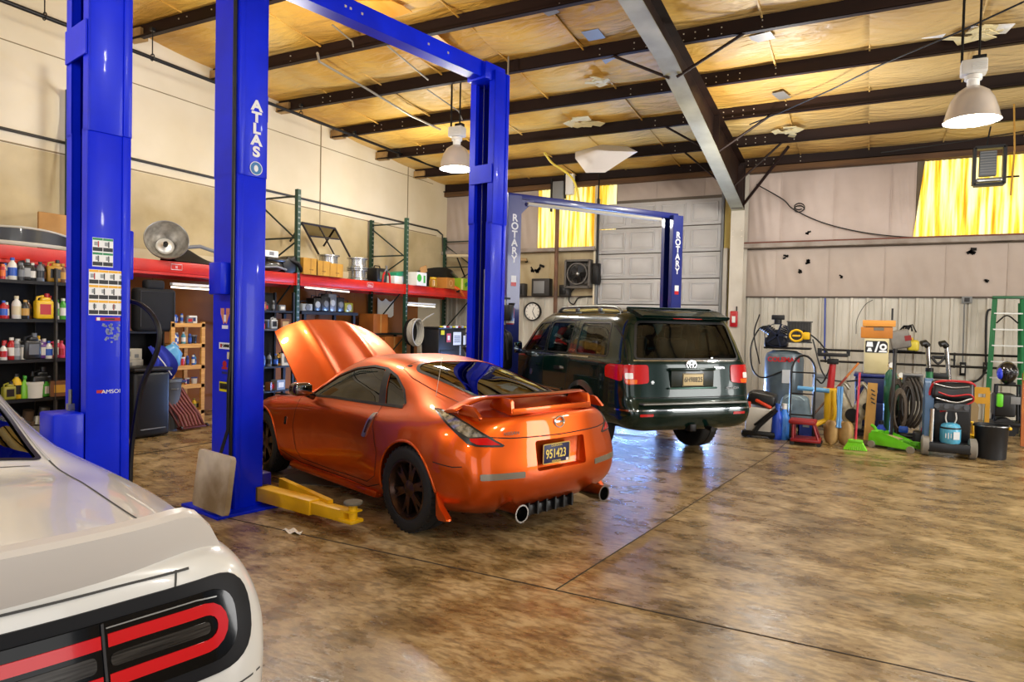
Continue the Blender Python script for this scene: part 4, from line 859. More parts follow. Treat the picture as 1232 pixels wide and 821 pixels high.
    # boot lid gap, chrome window line
    for sg in (1, -1):
        patch('boot_lid_seam', strip([(.50, sg*.66), (.3, sg*.675), (-.2, sg*.68), (-.74, sg*.685)], .007), bvh=bvh, off=.0015, mt=SEAM, parent=car, D=DN, **TOP)
        patch('pillar_trim', strip([(1.16, sg*.565), (.50, sg*.66)], .010), bvh=bvh, off=.006, mt=mat('pale trim', '#cfd0ce', .25, .3), parent=car, D=DN, depth=.004, **TOP)
    patch('boot_lid_seam', strip([(.43, -.58), (.40, 0), (.43, .58)], .006), bvh=bvh, off=.0015, mt=SEAM, parent=car, D=DN, **TOP)
    for sg in (1, -1): patch('boot_lid_seam', strip([(sg*.665, .945), (sg*.655, .90)], .006), bvh=bvh, off=.0015, mt=SEAM, parent=car, D=B_, **REAR)
    # lip spoiler
    w = MB(); rows = []; NS = 40; SPW = mat('spoiler white', '#c6c2be', .35)
    for i in range(NS+1):
        y = (i/NS*2-1)*.84; a_ = abs(y)/.84; e = max(0, (a_-.80)/.20); hgt = .105*(1-e**3)+.012; xb = .15*a_**4+.02*a_*a_
        bx = -1.012+xb; z0 = .978-.045*e*e
        prof = [(bx+.30, z0+.012), (bx+.20, z0+.035*(1-e)+.012), (bx+.10, z0+.012+hgt*.72), (bx+.045, z0+.004+hgt*.98), (bx+.03, z0+hgt), (bx+.010, z0+hgt*.97), (bx-.004, z0+hgt*.86), (bx-.004, z0+hgt*.15), (bx+.01, z0-.024), (bx+.15, z0-.03)]
        rows.append([w.bm.verts.new((px_, y, pz_)) for px_, pz_ in prof])
    for p_, q_ in zip(rows, rows[1:]):
        k = len(p_)
        for j in range(k): w.bm.faces.new((p_[j], p_[(j+1) % k], q_[(j+1) % k], q_[j]))
    w.bm.faces.new(rows[0]); w.bm.faces.new(rows[-1][::-1]); sp = w.build('lip_spoiler', SPW, car, 28)
    patch('spoiler_gap', strip([(-.70, .940), (-.5, .944), (0, .946), (.5, .944), (.70, .940)], .006), bvh=bvh, off=.003, mt=SEAM, parent=car, D=B_, **REAR)
    # full-width lamp panel
    SUR = mat('lamp surround', '#0e0f14', .45, spec=.2); GLS = mat('smoked lens', '#030304', .12, coat=.2, spec=.25); RL = mat('red light band', '#b4040f', .16, coat=.5, emit='#ff0d20', estr=.10); GB = mat('grey reflector bar', '#1f1d1b', .2, .5, col2='#4a4744', nscale=6, stretch=(1, 1, 30))
    panel = rounded([(-.87, .655), (.87, .655), (.87, .905), (-.87, .905)], .115, 7)
    f = patch('lamp_panel', panel, bvh=bvh, off=.006, mt=SUR, parent=car, D=B_, depth=.02, step=.03, **REAR)
    patch('lens_cover', rounded([(-.815, .69), (.815, .69), (.815, .872), (-.815, .872)], .08, 7), bvh=bvh, off=.012, mt=GLS, parent=f, D=B_, depth=.006, step=.03, **REAR)
    for sg in (1, -1):
        def U(y0, y1, z0, z1, n=8):
            r = (z1-z0)/2; zc = (z0+z1)/2; s_ = 1 if y1 > y0 else -1
            return [(y0, z1), ((y0+y1-s_*r)/2, z1)]+[(y1-s_*r+s_*r*math.cos(PI/2-PI*k/n), zc+r*math.sin(PI/2-PI*k/n)) for k in range(n+1)]+[((y0+y1-s_*r)/2, z0), (y0, z0)]
        patch('light_band', strip(U(sg*.478, sg*.772, .735, .828), .030), bvh=bvh, off=.0155, mt=RL, parent=f, D=B_, depth=.003, step=.02, **REAR)
        patch('light_band', strip(U(sg*.462, sg*.14, .735, .828), .030), bvh=bvh, off=.0155, mt=RL, parent=f, D=B_, depth=.003, step=.02, **REAR)
        patch('reflector_bar', rounded([(sg*.482, .766), (sg*.735, .766), (sg*.735, .797), (sg*.482, .797)], .014), bvh=bvh, off=.015, mt=GB, parent=f, D=B_, depth=.003, step=.02, **REAR)
        patch('reflector_bar', rounded([(sg*.45, .762), (sg*.19, .762), (sg*.19, .80), (sg*.45, .80)], .014), bvh=bvh, off=.015, mt=GB, parent=f, D=B_, depth=.003, step=.02, **REAR)
        patch('lamp_split', strip([(sg*.47, .69), (sg*.466, .87)], .006), bvh=bvh, off=.018, mt=mat('chrome edge', '#55565a', .2, .8), parent=f, D=B_, depth=.004, step=.02, **REAR)
        patch('lamp_edge', strip([(sg*.475, .858), (sg*.70, .858), (sg*.76, .852)], .003), bvh=bvh, off=.015, mt=STEEL, parent=f, D=B_, depth=.002, step=.02, **REAR)
    patch('bumper_seam', strip([(-.9, .60), (-.5, .585), (.5, .585), (.9, .60)], .006), bvh=bvh, off=.0015, mt=SEAM, parent=car, D=B_, **REAR)
    for sg in (1, -1): seat(car, 1.5, sg*.40, .48, MATS['dark upholstery'])
    i = MB(); i.box((.62, 0, .93), (.45, 1.3, .05), bev=.02); i.box((2.2, 0, .85), (.3, 1.4, .2), bev=.05); i.box((1.5, 0, .42), (1.6, 1.4, .05)); i.build('interior', MATS['dark upholstery'], car)
    return car
sports_coupe(); suv(); muscle_car()
# ================================================================== vehicle lifts
LB = mat('royal blue enamel', '#0428ea', .36, .0, coat=.08, col2='#0420cc', nscale=2, spec=.22); LBD = mat('lift inner blue', '#08137a', .4); RBLUE = mat('dark blue enamel', '#10206f', .35, coat=.4)
HOSE = mat('black hose', '#0d0d0d', .5); YARM = mat('safety yellow', '#f4c008', .42, col2='#dca60a', nscale=4)
def stick(name, w, h, mt, parent, M, marks=()):
    """a thin decal in local xy with marks (x, y, w, h, material)"""
    b = MB().m(mt).box((0, 0, 0), (w, h, .0016), M=M)
    for x, y, mw, mh, mm in marks: b.m(mm).box((x, y, .0006), (mw, mh, .0016), M=M)
    return b.build(name, parent=parent, smooth=None)
def lift_column(parent, px, py, ang, H, zstep=2.86, opening=1):
    """C column: local u = towards the partner column (opening side), v across; returns its matrix"""
    M = Matrix.Translation((px, py, 0)) @ Matrix.Rotation(ang, 4, 'Z')      # local +x = u
    W, D, t = .37, .26, .012
    b = MB()
    def section(z0, z1, g):
        zc, h = (z0+z1)/2, z1-z0
        b.box((-D/2, 0, zc), (t, W+2*g, h), M=M)
        for s in (1, -1):
            b.box((0, s*(W/2+g-t/2), zc), (D, t, h), bev=.003, M=M); b.box((D/2-.006, s*(W/2+g-.045), zc), (t, .09, h), M=M); b.box((D/2-.03, s*(W/2+g-.085), zc), (.05, .01, h), M=M)
            b.box((-D/2+.025, s*(W/2+g+.004), zc), (.05, .012, h), bev=.004, M=M)
    section(.0, zstep, 0); section(zstep-.02, H, .011)
    b.box((D/2+.008, 0, zstep+.58), (.012, .36, .22), M=M)
    o = b.build('column', LB, parent, 30)
    MB().box((-D/2+.016, 0, H/2), (.008, W-.03, H-.02), M=M).build('inner_back', LBD, o, None)
    p = MB(); p.box((-.04, 0, .0125), (.60, .62, .025), bev=.004, M=M); 
    for sx in (1, -1):
        for sy in (1, -1): p.cyl((sx*.2, sy*.24, .02), (sx*.2, sy*.24, .06), .018, n=6, M=M); p.cyl((sx*.2, sy*.24, .05), (sx*.2, sy*.24, .11), .008, n=6, M=M)
        p.prism([(0, 0), (.12, 0), (0, .28)], .012, M @ basis((-D/2-.005, sx*.14, .02), (-1, 0, 0), (0, 0, 1)))
    p.build('base_plate', LB, parent, 30)
    c = MB(); c.box((.02, 0, .55), (.20, W-.06, .72), bev=.01, M=M); c.box((D/2+.03, 0, .20), (.16, .30, .16), bev=.01, M=M); c.build('carriage', LBD, parent, 30)
    x = MB()
    for sy in (-.05, .06): x.cyl((.05, sy, .1), (.05, sy, H-.1), .006, n=6, M=M)
    x.cyl((.0, .0, .3), (0, 0, 2.3), .035, n=12, M=M); x.build('cable', STEEL, parent, 30)
    return M
def swing_arm(parent, M, a, L, name='swing_arm', seg2=True):
    """V shaped three stage arm from the carriage at angle a (local), pad at the end"""
    A = M @ Matrix.Translation((.16, .10*math.copysign(1, a), .12)) @ Matrix.Rotation(a, 4, 'Z'); b = MB()
    b.m(YARM).box((L*.30, -.03, 0), (L*.62, .13, .12), bev=.008, M=A); b.box((L*.70, -.03, 0), (L*.42, .105, .095), bev=.008, M=A)
    M2, h = frame((0, .22, .03), (L*.72, .0, .03)); b.box((0, 0, h/2), (.045, .09, h), M=A @ M2)
    b.m(mat('arm stop brown', '#6b5210', .5)).box((.04, -.03, 0), (.12, .135, .122), M=A)
    b.m(YARM).box((L*.93, -.03, -.03), (.16, .13, .03), bev=.01, M=A); b.box((L*.93, -.03, .045), (.13, .12, .012), M=A)
    o = b.build(name, parent=parent, smooth=30)
    q = MB(); q.cyl((L*.95, -.03, -.05), (L*.95, -.03, .10), .035, n=20, M=A); q.build('pad_post', YARM, o)
    MB().lathe([(0, 0), (.07, 0), (.075, .012), (.07, .022), (0, .018)], A @ Matrix.Translation((L*.95, -.03, .10)), 24).build('lift_pad', mat('worn rubber pad', '#6f6a5d', .8), o)
    return o
# ---- near lift around the orange coupe: posts at (-4.85, 4.15) and 3.3 m further along b
ANG = math.atan2(.9796, .201); bv = Vector((.201, .9796, 0)); P2 = Vector((-4.85, 4.15, 0)); P3 = P2+bv*3.22; HL = 4.66
lift = thing('two_post_lift', 'royal blue two post lift with overhead beam standing around the orange coupe', 'car lift', P2)
LM = P2
def loc_(p): return (p.x-P2.x, p.y-P2.y)
MA = lift_column(lift, 0, 0, ANG, HL); MB3 = lift_column(lift, *loc_(P3), ANG+PI, HL)
b = MB(); Mb = Matrix.Rotation(ANG, 4, 'Z')
b.box((1.65, 0, HL-.09), (3.1, .17, .012), M=Mb); b.box((1.65, 0, HL+.09), (3.1, .17, .012), M=Mb); b.box((1.65, .06, HL), (3.1, .012, .18), M=Mb); b.box((1.65, -.08, HL), (3.1, .012, .18), M=Mb)
for x in (.15, 3.15): b.box((x, 0, HL-.02), (.36, .30, .20), bev=.01, M=Mb)
bm_ = b.build('overhead_beam', LB, lift, 30)
b = MB()
for x in (1.0, 1.06, 1.2, 2.1, 2.4): b.box((x, -.088, HL), (.022, .008, .022), M=Mb)
b.build('beam_bolts', BOLT, bm_, None)
swing_arm(lift, MA, -1.50, 1.30); swing_arm(lift, MA, 1.0, 1.05); swing_arm(lift, MB3, 1.05, 1.25); swing_arm(lift, MB3, -1.0, 1.0)
# lettering and stickers on the rear facing side of the near post (local -v side: y = -W/2)
f = lambda M, x, z, off=.0: M @ basis((x, -.185-.012-off, z), (1, 0, 0), (0, 0, 1))
W_ = mat('white decal', '#eef0f2', .4)
text('maker_lettering', list('ATLAS'), .118, W_, lift, f(MA, .025, 3.24, .006), .0012, vertical=True, bold=.005, sx=1.2)
b = MB(); b.m(mat('badge blue', '#2f77b4', .4)).lathe([(0, 0), (.055, 0), (.055, .002), (0, .002)], f(MA, .025, 2.91, .005), 24); b.m(W_).tube([(.055*math.cos(a*PI/12), .055*math.sin(a*PI/12), .002) for a in range(24)], .004, 5, True, M=f(MA, .025, 2.91, .005)); b.sph((0, 0, .002), .02, (1, 1.4, .2), M=f(MA, .025, 2.91, .005)); b.build('maker_globe', parent=lift)
# the back of the near post: control box and stickers (local -u side: x = -D/2)
g = lambda M, y, z, off=.0: M @ basis((-.137-off, y, z), (0, -1, 0), (0, 0, 1))
MB().box((-.185, -.02, 1.97), (.10, .20, .27), bev=.012, M=MA).build('lock_cover', LB, lift, 30)
PINK = mat('salmon decal', '#d98a70', .5); BLK = mat('black decal', '#14161a', .4); REDD = mat('red decal', '#b3121e', .4); YD = mat('yellow decal', '#e5d80c', .4)
stick('gloves_decal', .10, .03, W_, lift, g(MA, -.02, 1.56)); b = MB(); b.m(PINK)
for dx, an in ((-.03, .5), (.03, -.5)): b.box((dx, 0, 0), (.045, .10, .002), an, bev=.0009, M=g(MA, -.02, 1.64)); b.box((dx*1.5, .055, 0), (.06, .05, .002), M=g(MA, -.02, 1.64))
b.m(W_).box((0, -.005, .001), (.035, .06, .002), M=g(MA, -.02, 1.64)); b.build('gloves_picture', parent=lift)
stick('tool_decal', .19, .055, W_, lift, g(MA, -.02, 1.40), [(-.06, 0, .03, .03, REDD), (.03, 0, .09, .02, BLK)]); text('tool_lettering', 'MATCO', .04, BLK, lift, g(MA, -.04, 1.40, .002), .0005)
b = MB(); b.m(REDD).sph((0, 0, 0), .035, (1, .8, .04), M=g(MA, -.02, 1.245)); b.box((0, -.035, 0), (.09, .02, .002), M=g(MA, -.02, 1.245)); b.build('crab_decal', parent=lift); stick('small_decal', .09, .02, mat('navy decal', '#16206a', .4), lift, g(MA, -.02, 1.17))
b = MB(); b.m(BLK).box((0, 0, 0), (.17, .085, .002), bev=.0009, M=g(MA, -.02, 1.05)); b.m(YD).box((0, .004, .001), (.15, .05, .002), M=g(MA, -.02, 1.05)); b.build('battery_decal', parent=lift); text('battery_lettering', 'interstate', .036, BLK, lift, g(MA, -.02, 1.053, .0025), .0004)
stick('paper_tag', .05, .06, mat('cream tag', '#d8cfae', .6), lift, g(MA, -.085, 1.32))
MB().tube([tuple(MA @ Vector(p)) for p in ((-.15, -.155, HL), (-.155, -.16, 3.6), (-.15, -.158, 2.4), (-.152, -.155, 1.35), (-.17, -.15, 1.1), (-.16, -.13, .7), (-.22, -.10, .45), (-.26, -.08, .2), (-.25, -.05, .06))], .014, 8).build('hose', HOSE, lift)
MB().box((-.152, -.160, 2.35), (.012, .035, 4.4), M=MA).build('hose_slot', BLK, lift, None)
# ---- neighbouring lift post behind the white car
PN = Vector((-4.68, 2.82, 0)); lift2 = thing('two_post_lift', 'royal blue lift post covered with instruction stickers right behind the white car', 'car lift', PN)
MN = lift_column(lift2, 0, 0, ANG+PI, 4.66)
# its partner column beyond the white car, outside the picture
PX = -bv*3.3; MX = lift_column(lift2, PX.x, PX.y, ANG, 4.66)
b = MB(); b.box((-1.65, 0, 4.66), (3.1, .17, .18), M=Mb); b.build('overhead_beam', LB, lift2, 30)
h_ = lambda x, z, off=.0: MN @ basis((-x, .185+.001+off, z), (-1, 0, 0), (0, 0, 1))
MB().box((.225, .05, .80), (.18, .26, .40), bev=.012, M=MN).build('lock_cover', LB, lift2, 30)
MB().box((-.165, .0, 2.06), (.06, .2, .34), bev=.012, M=MN).build('cable_cover', LB, lift2, 30)
GRN_ = mat('green decal', '#1d8a55', .4); YO = mat('amber decal', '#f0b428', .4); LG = mat('decal grey', '#9aa0a4', .5); DB = mat('decal slate', '#23262c', .5)
def grid_sign(name, w, h, nx, ny, x, z, heads, parent):
    mk = []
    cw, ch = w/nx, h/ny
    for i in range(nx):
        for j in range(ny):
            cx, cy = -w/2+cw*(i+.5), h/2-ch*(j+.5)
            mk.append((cx, cy+ch*.40, cw*.96, ch*.15, heads[j % len(heads)])); mk.append((cx, cy-ch*.30, cw*.94, ch*.26, DB)); mk.append((cx-.01+.008*((i*3+j) % 3), cy+ch*.08, cw*.34, ch*.26, LG)); mk.append((cx+.004, cy+ch*.06, cw*.12, ch*.4, REDD if (i+j) % 4 == 0 else DB))
    stick(name, w, h, W_, parent, h_(x, z), mk)
grid_sign('warning_sign', .125, .19, 2, 2, -.035, 2.055, (GRN_, GRN_), lift2); grid_sign('warning_sign', .235, .30, 4, 3, .0, 1.79, (YO, YO, YO), lift2)
stick('warning_strip', .15, .022, REDD, lift2, h_(.0, 1.615), [(-.06, 0, .02, .02, W_), (.01, 0, .06, .01, BLK)])
b = MB(); b.m(mat('scraped glue', '#7f8ab8', .8))
for i in range(22): b.box((RND.uniform(-.05, .05), RND.uniform(-.06, .06), 0), (RND.uniform(.006, .02), RND.uniform(.008, .03), .001), RND.uniform(0, 3), M=h_(.02, 1.52))
b.build('glue_marks', parent=lift2)
text('oil_lettering', 'AMSOIL', .036, W_, lift2, h_(.03, 1.13, .002), .0006, sx=1.1); stick('oil_decal', .045, .02, REDD, lift2, h_(-.045, 1.133))
MB().tube(spline([at(px, py, 1, 3.0)-PN for px, py in ((152, 362), (168, 366), (184, 380), (192, 402), (187, 428), (172, 462), (163, 505), (157, 560))]+[Vector((.02, .18, .03))+Vector((at(155, 640, 1, 3.0)-PN).x*Vector((1, 0, 0)))], 5), .017, 8).build('hose', HOSE, lift2)
b = MB(); b.cyl((.16, .0, 1.0), (.16, 0, 1.14), .012, n=8, M=MN); b.box((.16, 0, 1.02), (.04, .04, .05), M=MN); b.build('shackle', STEEL, lift2)
# ---- far lift around the green vehicle
Q1, Q2 = Vector((-5.03, 9.46, 0)), Vector((-3.19, 12.2, 0)); A2 = math.atan2(Q2.y-Q1.y, Q2.x-Q1.x)
lf = thing('two_post_lift', 'dark blue two post lift with upright white lettering standing around the green vehicle', 'car lift', Q1); HR = 3.62
def far_col(p, ang):
    M = Matrix.Translation(p) @ Matrix.Rotation(ang, 4, 'Z'); b = MB(); W, D, t = .30, .22, .012
    b.box((-D/2, 0, HR/2), (t, W, HR), M=M)
    for s in (1, -1): b.box((0, s*W/2, HR/2), (D, t, HR), M=M); b.box((D/2, s*(W/2-.04), HR/2), (t, .08, HR), M=M)
    b.box((0, 0, .012), (.42, .46, .024), M=M)
    o = b.build('column', RBLUE, lf, 30); c = MB(); c.box((.02, 0, .6), (.17, W-.06, .7), bev=.01, M=M); c.box((.13, 0, .2), (.14, .24, .14), M=M); c.build('carriage', LBD, lf, 30)
    return M
N1 = far_col((0, 0, 0), A2); N2 = far_col(Q2-Q1, A2+PI); D_ = (Q2-Q1).length; Mb2 = Matrix.Rotation(A2, 4, 'Z')
b = MB(); b.box((D_/2, 0, HR), (D_+.15, .14, .10), bev=.01, M=Mb2); b.prism([(0, 0), (.3, 0), (0, -.3)], .14, Mb2 @ basis((.10, .07, HR-.02), (1, 0, 0), (0, 0, 1))); b.build('overhead_beam', RBLUE, lf, 30)
MB().tube([tuple(Mb2 @ Vector(p)) for p in ((.25, -.10, HR-.10), (D_-.35, -.10, HR-.10))], .03, 8).build('beam_bar', mat('padded bar', '#b6b2a6', .6), lf)
WV = mat('white vinyl letters', '#d6d9de', .5)
for M_, s in ((N1, -1), (N2, 1)):
    face = M_ @ basis((0, .158*(-1 if M_ is N1 else 1), 2.95), (1 if M_ is N1 else -1, 0, 0), (0, 0, 1))
    text('maker_lettering', list('ROTARY'), .155, WV, lf, face, .001, vertical=True, bold=.004); 
    b = MB(); b.m(WV).box((0, -.62, 0), (.09, .10, .002), M=face); b.m(REDD).box((0, -.70, 0), (.09, .06, .002), M=face); b.build('maker_badge', parent=lf)
for M_, a in ((N1, -1.0), (N1, 1.0), (N2, 1.0), (N2, -1.0)):
    A = M_ @ Matrix.Translation((.15, .06*math.copysign(1, a), .13)) @ Matrix.Rotation(a, 4, 'Z'); b = MB(); b.box((.5, 0, 0), (1.0, .12, .10), bev=.008, M=A); b.cyl((.95, 0, -.05), (.95, 0, .09), .06, M=A); b.build('swing_arm', YARM, lf)
# grey scarred board leaning on the near post base
bo = MB(); Mbd = MA @ Matrix.Translation((-.30, -.16, .05)) @ Matrix.Rotation(.12, 4, 'Y') @ basis((0, 0, 0), (0, -1, 0), (0, 0, 1)); bo.prism(rounded([(-.27, 0), (.27, 0), (.27, .47), (-.27, .47)], .03), .045, Mbd, .006)
o = bo.build('board', mat('grimy board', '#e8dec9', .6, col2='#8f7a5a', nscale=1.6, contrast=.3, detail=8)); o.location = P2; tag(o, 'grimy beige board leaning on the foot of the blue lift post', 'board')
# ================================================================== left side: pallet racking and what stands on and under it
GPAINT = mat('dark green rack paint', '#1f4030', .45); RB = mat('rack beam red', '#d0240f', .38, col2='#b81c0c', nscale=3); GALV = mat('galvanised', '#a9aca6', .4, .6)
FXR, RXR, ZB = -9.2, -10.18, 2.45
rk = thing('pallet_rack', 'long pallet rack with dark green uprights and red beams along the left wall', 'rack', (FXR, 5, 0))
FR = [(2.3, 4.8), (5.72, 4.82), (9.14, 3.97), (12.4, 3.93), (15.45, 3.9)]
for y, h in FR:
    for x in (FXR, RXR):
        b = MB(); b.m(GPAINT)
        lo = 0 if x == RXR else .0
        xx = x-FXR; yy = y-5
        b.box((xx, yy-.035, h/2), (.075, .004, h)); b.box((xx, yy+.035, h/2), (.075, .004, h)); b.box((xx+(.035 if x == FXR else -.035), yy, h/2), (.004, .07, h))
        b.m(GALV)
        for k in range(int(h/.10)): b.box((xx+.0385, yy-.014, .06+k*.10), (.003, .013, .03)); b.box((xx+.0385, yy+.014, .06+k*.10), (.003, .013, .03))
        b.m(GPAINT).box((xx, yy, .006), (.12, .12, .012)); b.build('upright', parent=rk, smooth=None)
    b = MB(); dx = RXR-FXR
    for z in (.25, 1.35, 3.1, h-.12): b.box((dx/2, y-5, z), (abs(dx), .03, .03))
    for z0, z1 in ((.3, 1.3), (1.4, 2.4), (2.5, 3.05), (3.05, h-.2)): b.tube([(0, y-5, z1 if z0 < 3 else z0), (dx, y-5, z0 if z0 < 3 else z1)], .016, 6)
    b.build('brace', mat('dark brace', '#1c2a22', .5), rk, None)
for (ya, _), (yb, _) in zip(FR, FR[1:]):
    for x in (0, RXR-FXR):
        b = MB(); b.m(RB).box((x, (ya+yb)/2-5, ZB-.085), (.05, yb-ya-.08, .17), bev=.006); b.box((x, (ya+yb)/2-5, ZB-.19), (.03, yb-ya-.1, .04)); b.build('beam', parent=rk, smooth=30)
        for yy in (ya+.05, yb-.05): MB().box((x+.012, yy-5, ZB-.10), (.07, .02, .22)).build('beam_clip', RB, rk, None)
    MB().box(((RXR-FXR)/2, (ya+yb)/2-5, ZB-.015), (.90, yb-ya-.1, .02)).build('deck', mat('dark deck board', '#2b2118', .8), rk, None)
b = MB().m(W_)
for yy in (6.7, 11.15): b.tube([(.031, yy-5-.09, ZB-.12), (.031, yy-5+.09, ZB-.12), (.031, yy-5+.09, ZB-.04), (.031, yy-5-.09, ZB-.04)], .004, 4, True)
b.build('beam_outline', parent=rk)
for yy in (6.7, 11.15): text('beam_lettering', 'lll' if yy < 8 else 'Bous', .055, W_, rk, basis((.029, yy-5, ZB-.085), (0, 1, 0), (0, 0, 1)), .001)
L_at = lambda px, py, x: at(px, py, 0, x)
def ly(px, py=330, x=-9.3): return at(px, py, 0, x).y

def tagset(o, label, cat, group=None): return tag(o, label, cat, group)
# ---- things along the top of the rack (z = ZB)
Z0 = ZB+.002
y = ly(28); o = thing('bumper_cover', 'black car bumper skin with pale edges lying at the near end of the rack top', 'bumper', (-9.45, y, Z0))
b = MB(); b.grid(lambda u, v: (.28*math.sin(PI*u)-.05, (u-.5)*1.7, .02+.20*v*(1-.45*abs(2*u-1)**2)), 26, 6); b.thick(.012); b.build('shell', mat('scuffed black plastic', '#151414', .35, coat=.4), o, 60)
MB().tube([(.28*math.sin(PI*k/20)-.04, (k/20-.5)*1.7, .035) for k in range(21)], .028, 6).build('lower_lip', mat('pale primer', '#b7b2a2', .5), o, 60)
MB().tube([(.28*math.sin(PI*k/20)-.045, (k/20-.5)*1.7, .225*(1-.45*abs(2*k/20-1)**2)+.01) for k in range(21)], .014, 6).build('upper_edge', mat('pale primer', '#b7b2a2', .5), o, 60)
MB().sph((.1, -.75, .06), .09, (1, 1, .6)).build('headlamp', mat('cloudy lamp', '#8f8872', .3), o)
p = L_at(68, 268, -9.62); o = MB().box((0, 0, .25), (.04, .46, .52), bev=.01).build('cardboard_sheet', CARD, loc=(-9.62, p.y, Z0)); tag(o, 'brown cardboard sheet standing upright on the rack beside the blue post', 'cardboard')
p = L_at(199, 290, -9.18); o = thing('lamp_reflector', 'big round aluminium lamp reflector standing on the red rack beam', 'lamp reflector', (-9.15, p.y, Z0+.005), rot=(0, 0, 0))
MR = Matrix.Translation((0, 0, .30)) @ basis((0, 0, 0), (.5, .86, 0), (-.30, .17, 1)) @ Matrix.Scale(1.2, 4); ALR = mat('brushed reflector', '#d0cdc6', .35, .7, col2='#8f8b83', nscale=9)
b = MB(); b.lathe([(.055, -.26), (.10, -.25), (.17, -.16), (.225, -.06), (.245, .0), (.252, .0), (.232, -.07), (.176, -.17), (.10, -.262), (.055, -.27)], MR, 40); b.build('bowl', ALR, o, 60)
b = MB(); b.lathe([(0, -.12), (.05, -.12), (.095, -.10), (.105, -.08), (.10, -.07), (.085, -.06), (.05, -.055), (0, -.05)], MR @ Matrix.Translation((0, 0, -.12)), 30); b.build('inner_cone', mat('pale reflector', '#d9d7cf', .3, .5), o, 50); MB().lathe([(0, 0), (.028, 0), (.028, .05), (.012, .06), (0, .06)], MR @ Matrix.Translation((0, 0, -.165)), 16).build('lamp_socket', DKMET, o)
MB().tube([tuple(MR @ Vector((.248*math.cos(a*PI/24), .248*math.sin(a*PI/24), 0))) for a in range(48)], .008, 6, True).build('rim', STEEL, o)
p = L_at(243, 300, -9.4); o = thing('bumper_cover', 'crumpled black plastic shell on the rack right behind the blue post', 'bumper', (-9.45, p.y, Z0))
b = MB(); b.grid(lambda u, v: (-.2+.4*v, (u-.5)*1.1, .02+.26*math.sin(PI*min(1, v*1.1))*(.6+.4*math.sin(u*5+1))), 20, 8); b.thick(.012); b.build('shell', BLACK, o, 60); MB().tube([(-.1, -.5, .22), (0, 0, .30), (-.05, .5, .22)], .03, 8).build('grey_edge', GREY, o)
p = L_at(322, 297, -9.25); o = thing('white_carton', 'small white carton on top of the dark parts at the green upright', 'box', (-9.28, p.y, Z0+.24)); MB().box((0, 0, .055), (.26, .30, .11), bev=.004).build('body', WHITE, o, None); MB().box((.131, 0, .06), (.003, .1, .06)).build('label', GREY, o, None)
o = thing('engine_cover', 'rounded black engine cover lying under the white carton on the rack', 'car part', (-9.28, p.y+.06, Z0)); b = MB(); b.sph((0, 0, .10), .22, (.8, 1.3, .55), 12); b.box((0, .05, .20), (.3, .4, .06), bev=.02); b.build('body', mat('black satin', '#141212', .3, coat=.5), o, 60); MB().tube([(.1, -.3, .05), (.19, 0, .08), (.1, .3, .05)], .02, 8).build('hose', GREY, o)
p = L_at(344, 312, -9.35); o = thing('air_box', 'black slanted air box standing beside the green upright on the rack', 'car part', (-9.38, p.y, Z0)); b = MB(); b.box((0, 0, .14), (.4, .42, .28), Matrix.Rotation(.3, 4, 'X'), bev=.03); b.build('body', BLACK, o, 40); MB().tube([(.15, -.1, .25), (.22, .1, .18), (.22, .2, .05)], .04, 10).build('duct', DKMET, o)
yb0 = [L_at(q, 325, -9.22).y for q in (368, 383, 399.5)]
YBX = mat('yellow cardboard', '#c9952f', .8, col2='#b5822a', nscale=4)
for k, (yy, hh, nm) in enumerate(zip(yb0, (.30, .28, .26), ('nearest to the green upright', 'in the middle of the row of three', 'right in front of the steel wheels'))):
    o = thing('carton', f'small yellow cardboard carton on the red beam, {nm}', 'box', (-9.24, yy, Z0), group='yellow cartons on the rack'); MB().box((0, 0, hh/2), (.28, .36, hh), bev=.006).build('body', YBX, o, None)
    b = MB(); b.box((.1415, 0, hh/2), (.002, .012, hh*.96)); b.box((.1415, .02, hh*.3), (.002, .10, .02)); b.build('printing', mat('carton print', '#8c5f1c', .8), o, None)
def rim_thing(loc, label):
    o = thing('wheel_rim', label, 'wheel', loc, group='bare steel wheels stacked on the rack'); b = MB()
    b.lathe([(.19, 0), (.215, .005), (.215, .03), (.18, .05), (.175, .13), (.18, .19), (.215, .20), (.215, .225), (.19, .23), (.165, .19), (.16, .05)], None, 36); b.build('barrel', mat('alloy barrel', '#b7b7b3', .25, .9), o, 40)
    b = MB(); b.lathe([(0, .16), (.06, .165), (.165, .145), (.165, .155), (.06, .18), (0, .18)], None, 30); b.build('hub', STEEL, o, 40); return o
pa, pb = L_at(398, 320, -9.5), L_at(430, 322, -9.38)
rim_thing((-9.56, pa.y, Z0), 'bare steel wheel behind the yellow cartons, at the bottom of its stack'); rim_thing((-9.56, pa.y, Z0+.235), 'bare steel wheel behind the yellow cartons, on top of its stack')
rim_thing((-9.38, pb.y, Z0), 'bare steel wheel right of the yellow cartons, at the bottom of its stack'); rim_thing((-9.38, pb.y, Z0+.235), 'bare steel wheel right of the yellow cartons, on top of its stack')
o = thing('metal_stand', 'dark folding metal stand with mesh standing against the wall above the cartons', 'stand', (-9.75, 0, Z0)); MX_ = mat('brown steel tube', '#2a211a', .5, .4)
A_ = [L_at(q, r, -9.75) for q, r in ((363, 268), (403, 275), (385, 306), (421, 306), (372, 284), (408, 288))]; q0 = Vector((-9.75, 0, Z0)); A_ = [v-q0 for v in A_]; bk = Vector((-.3, 0, 0))
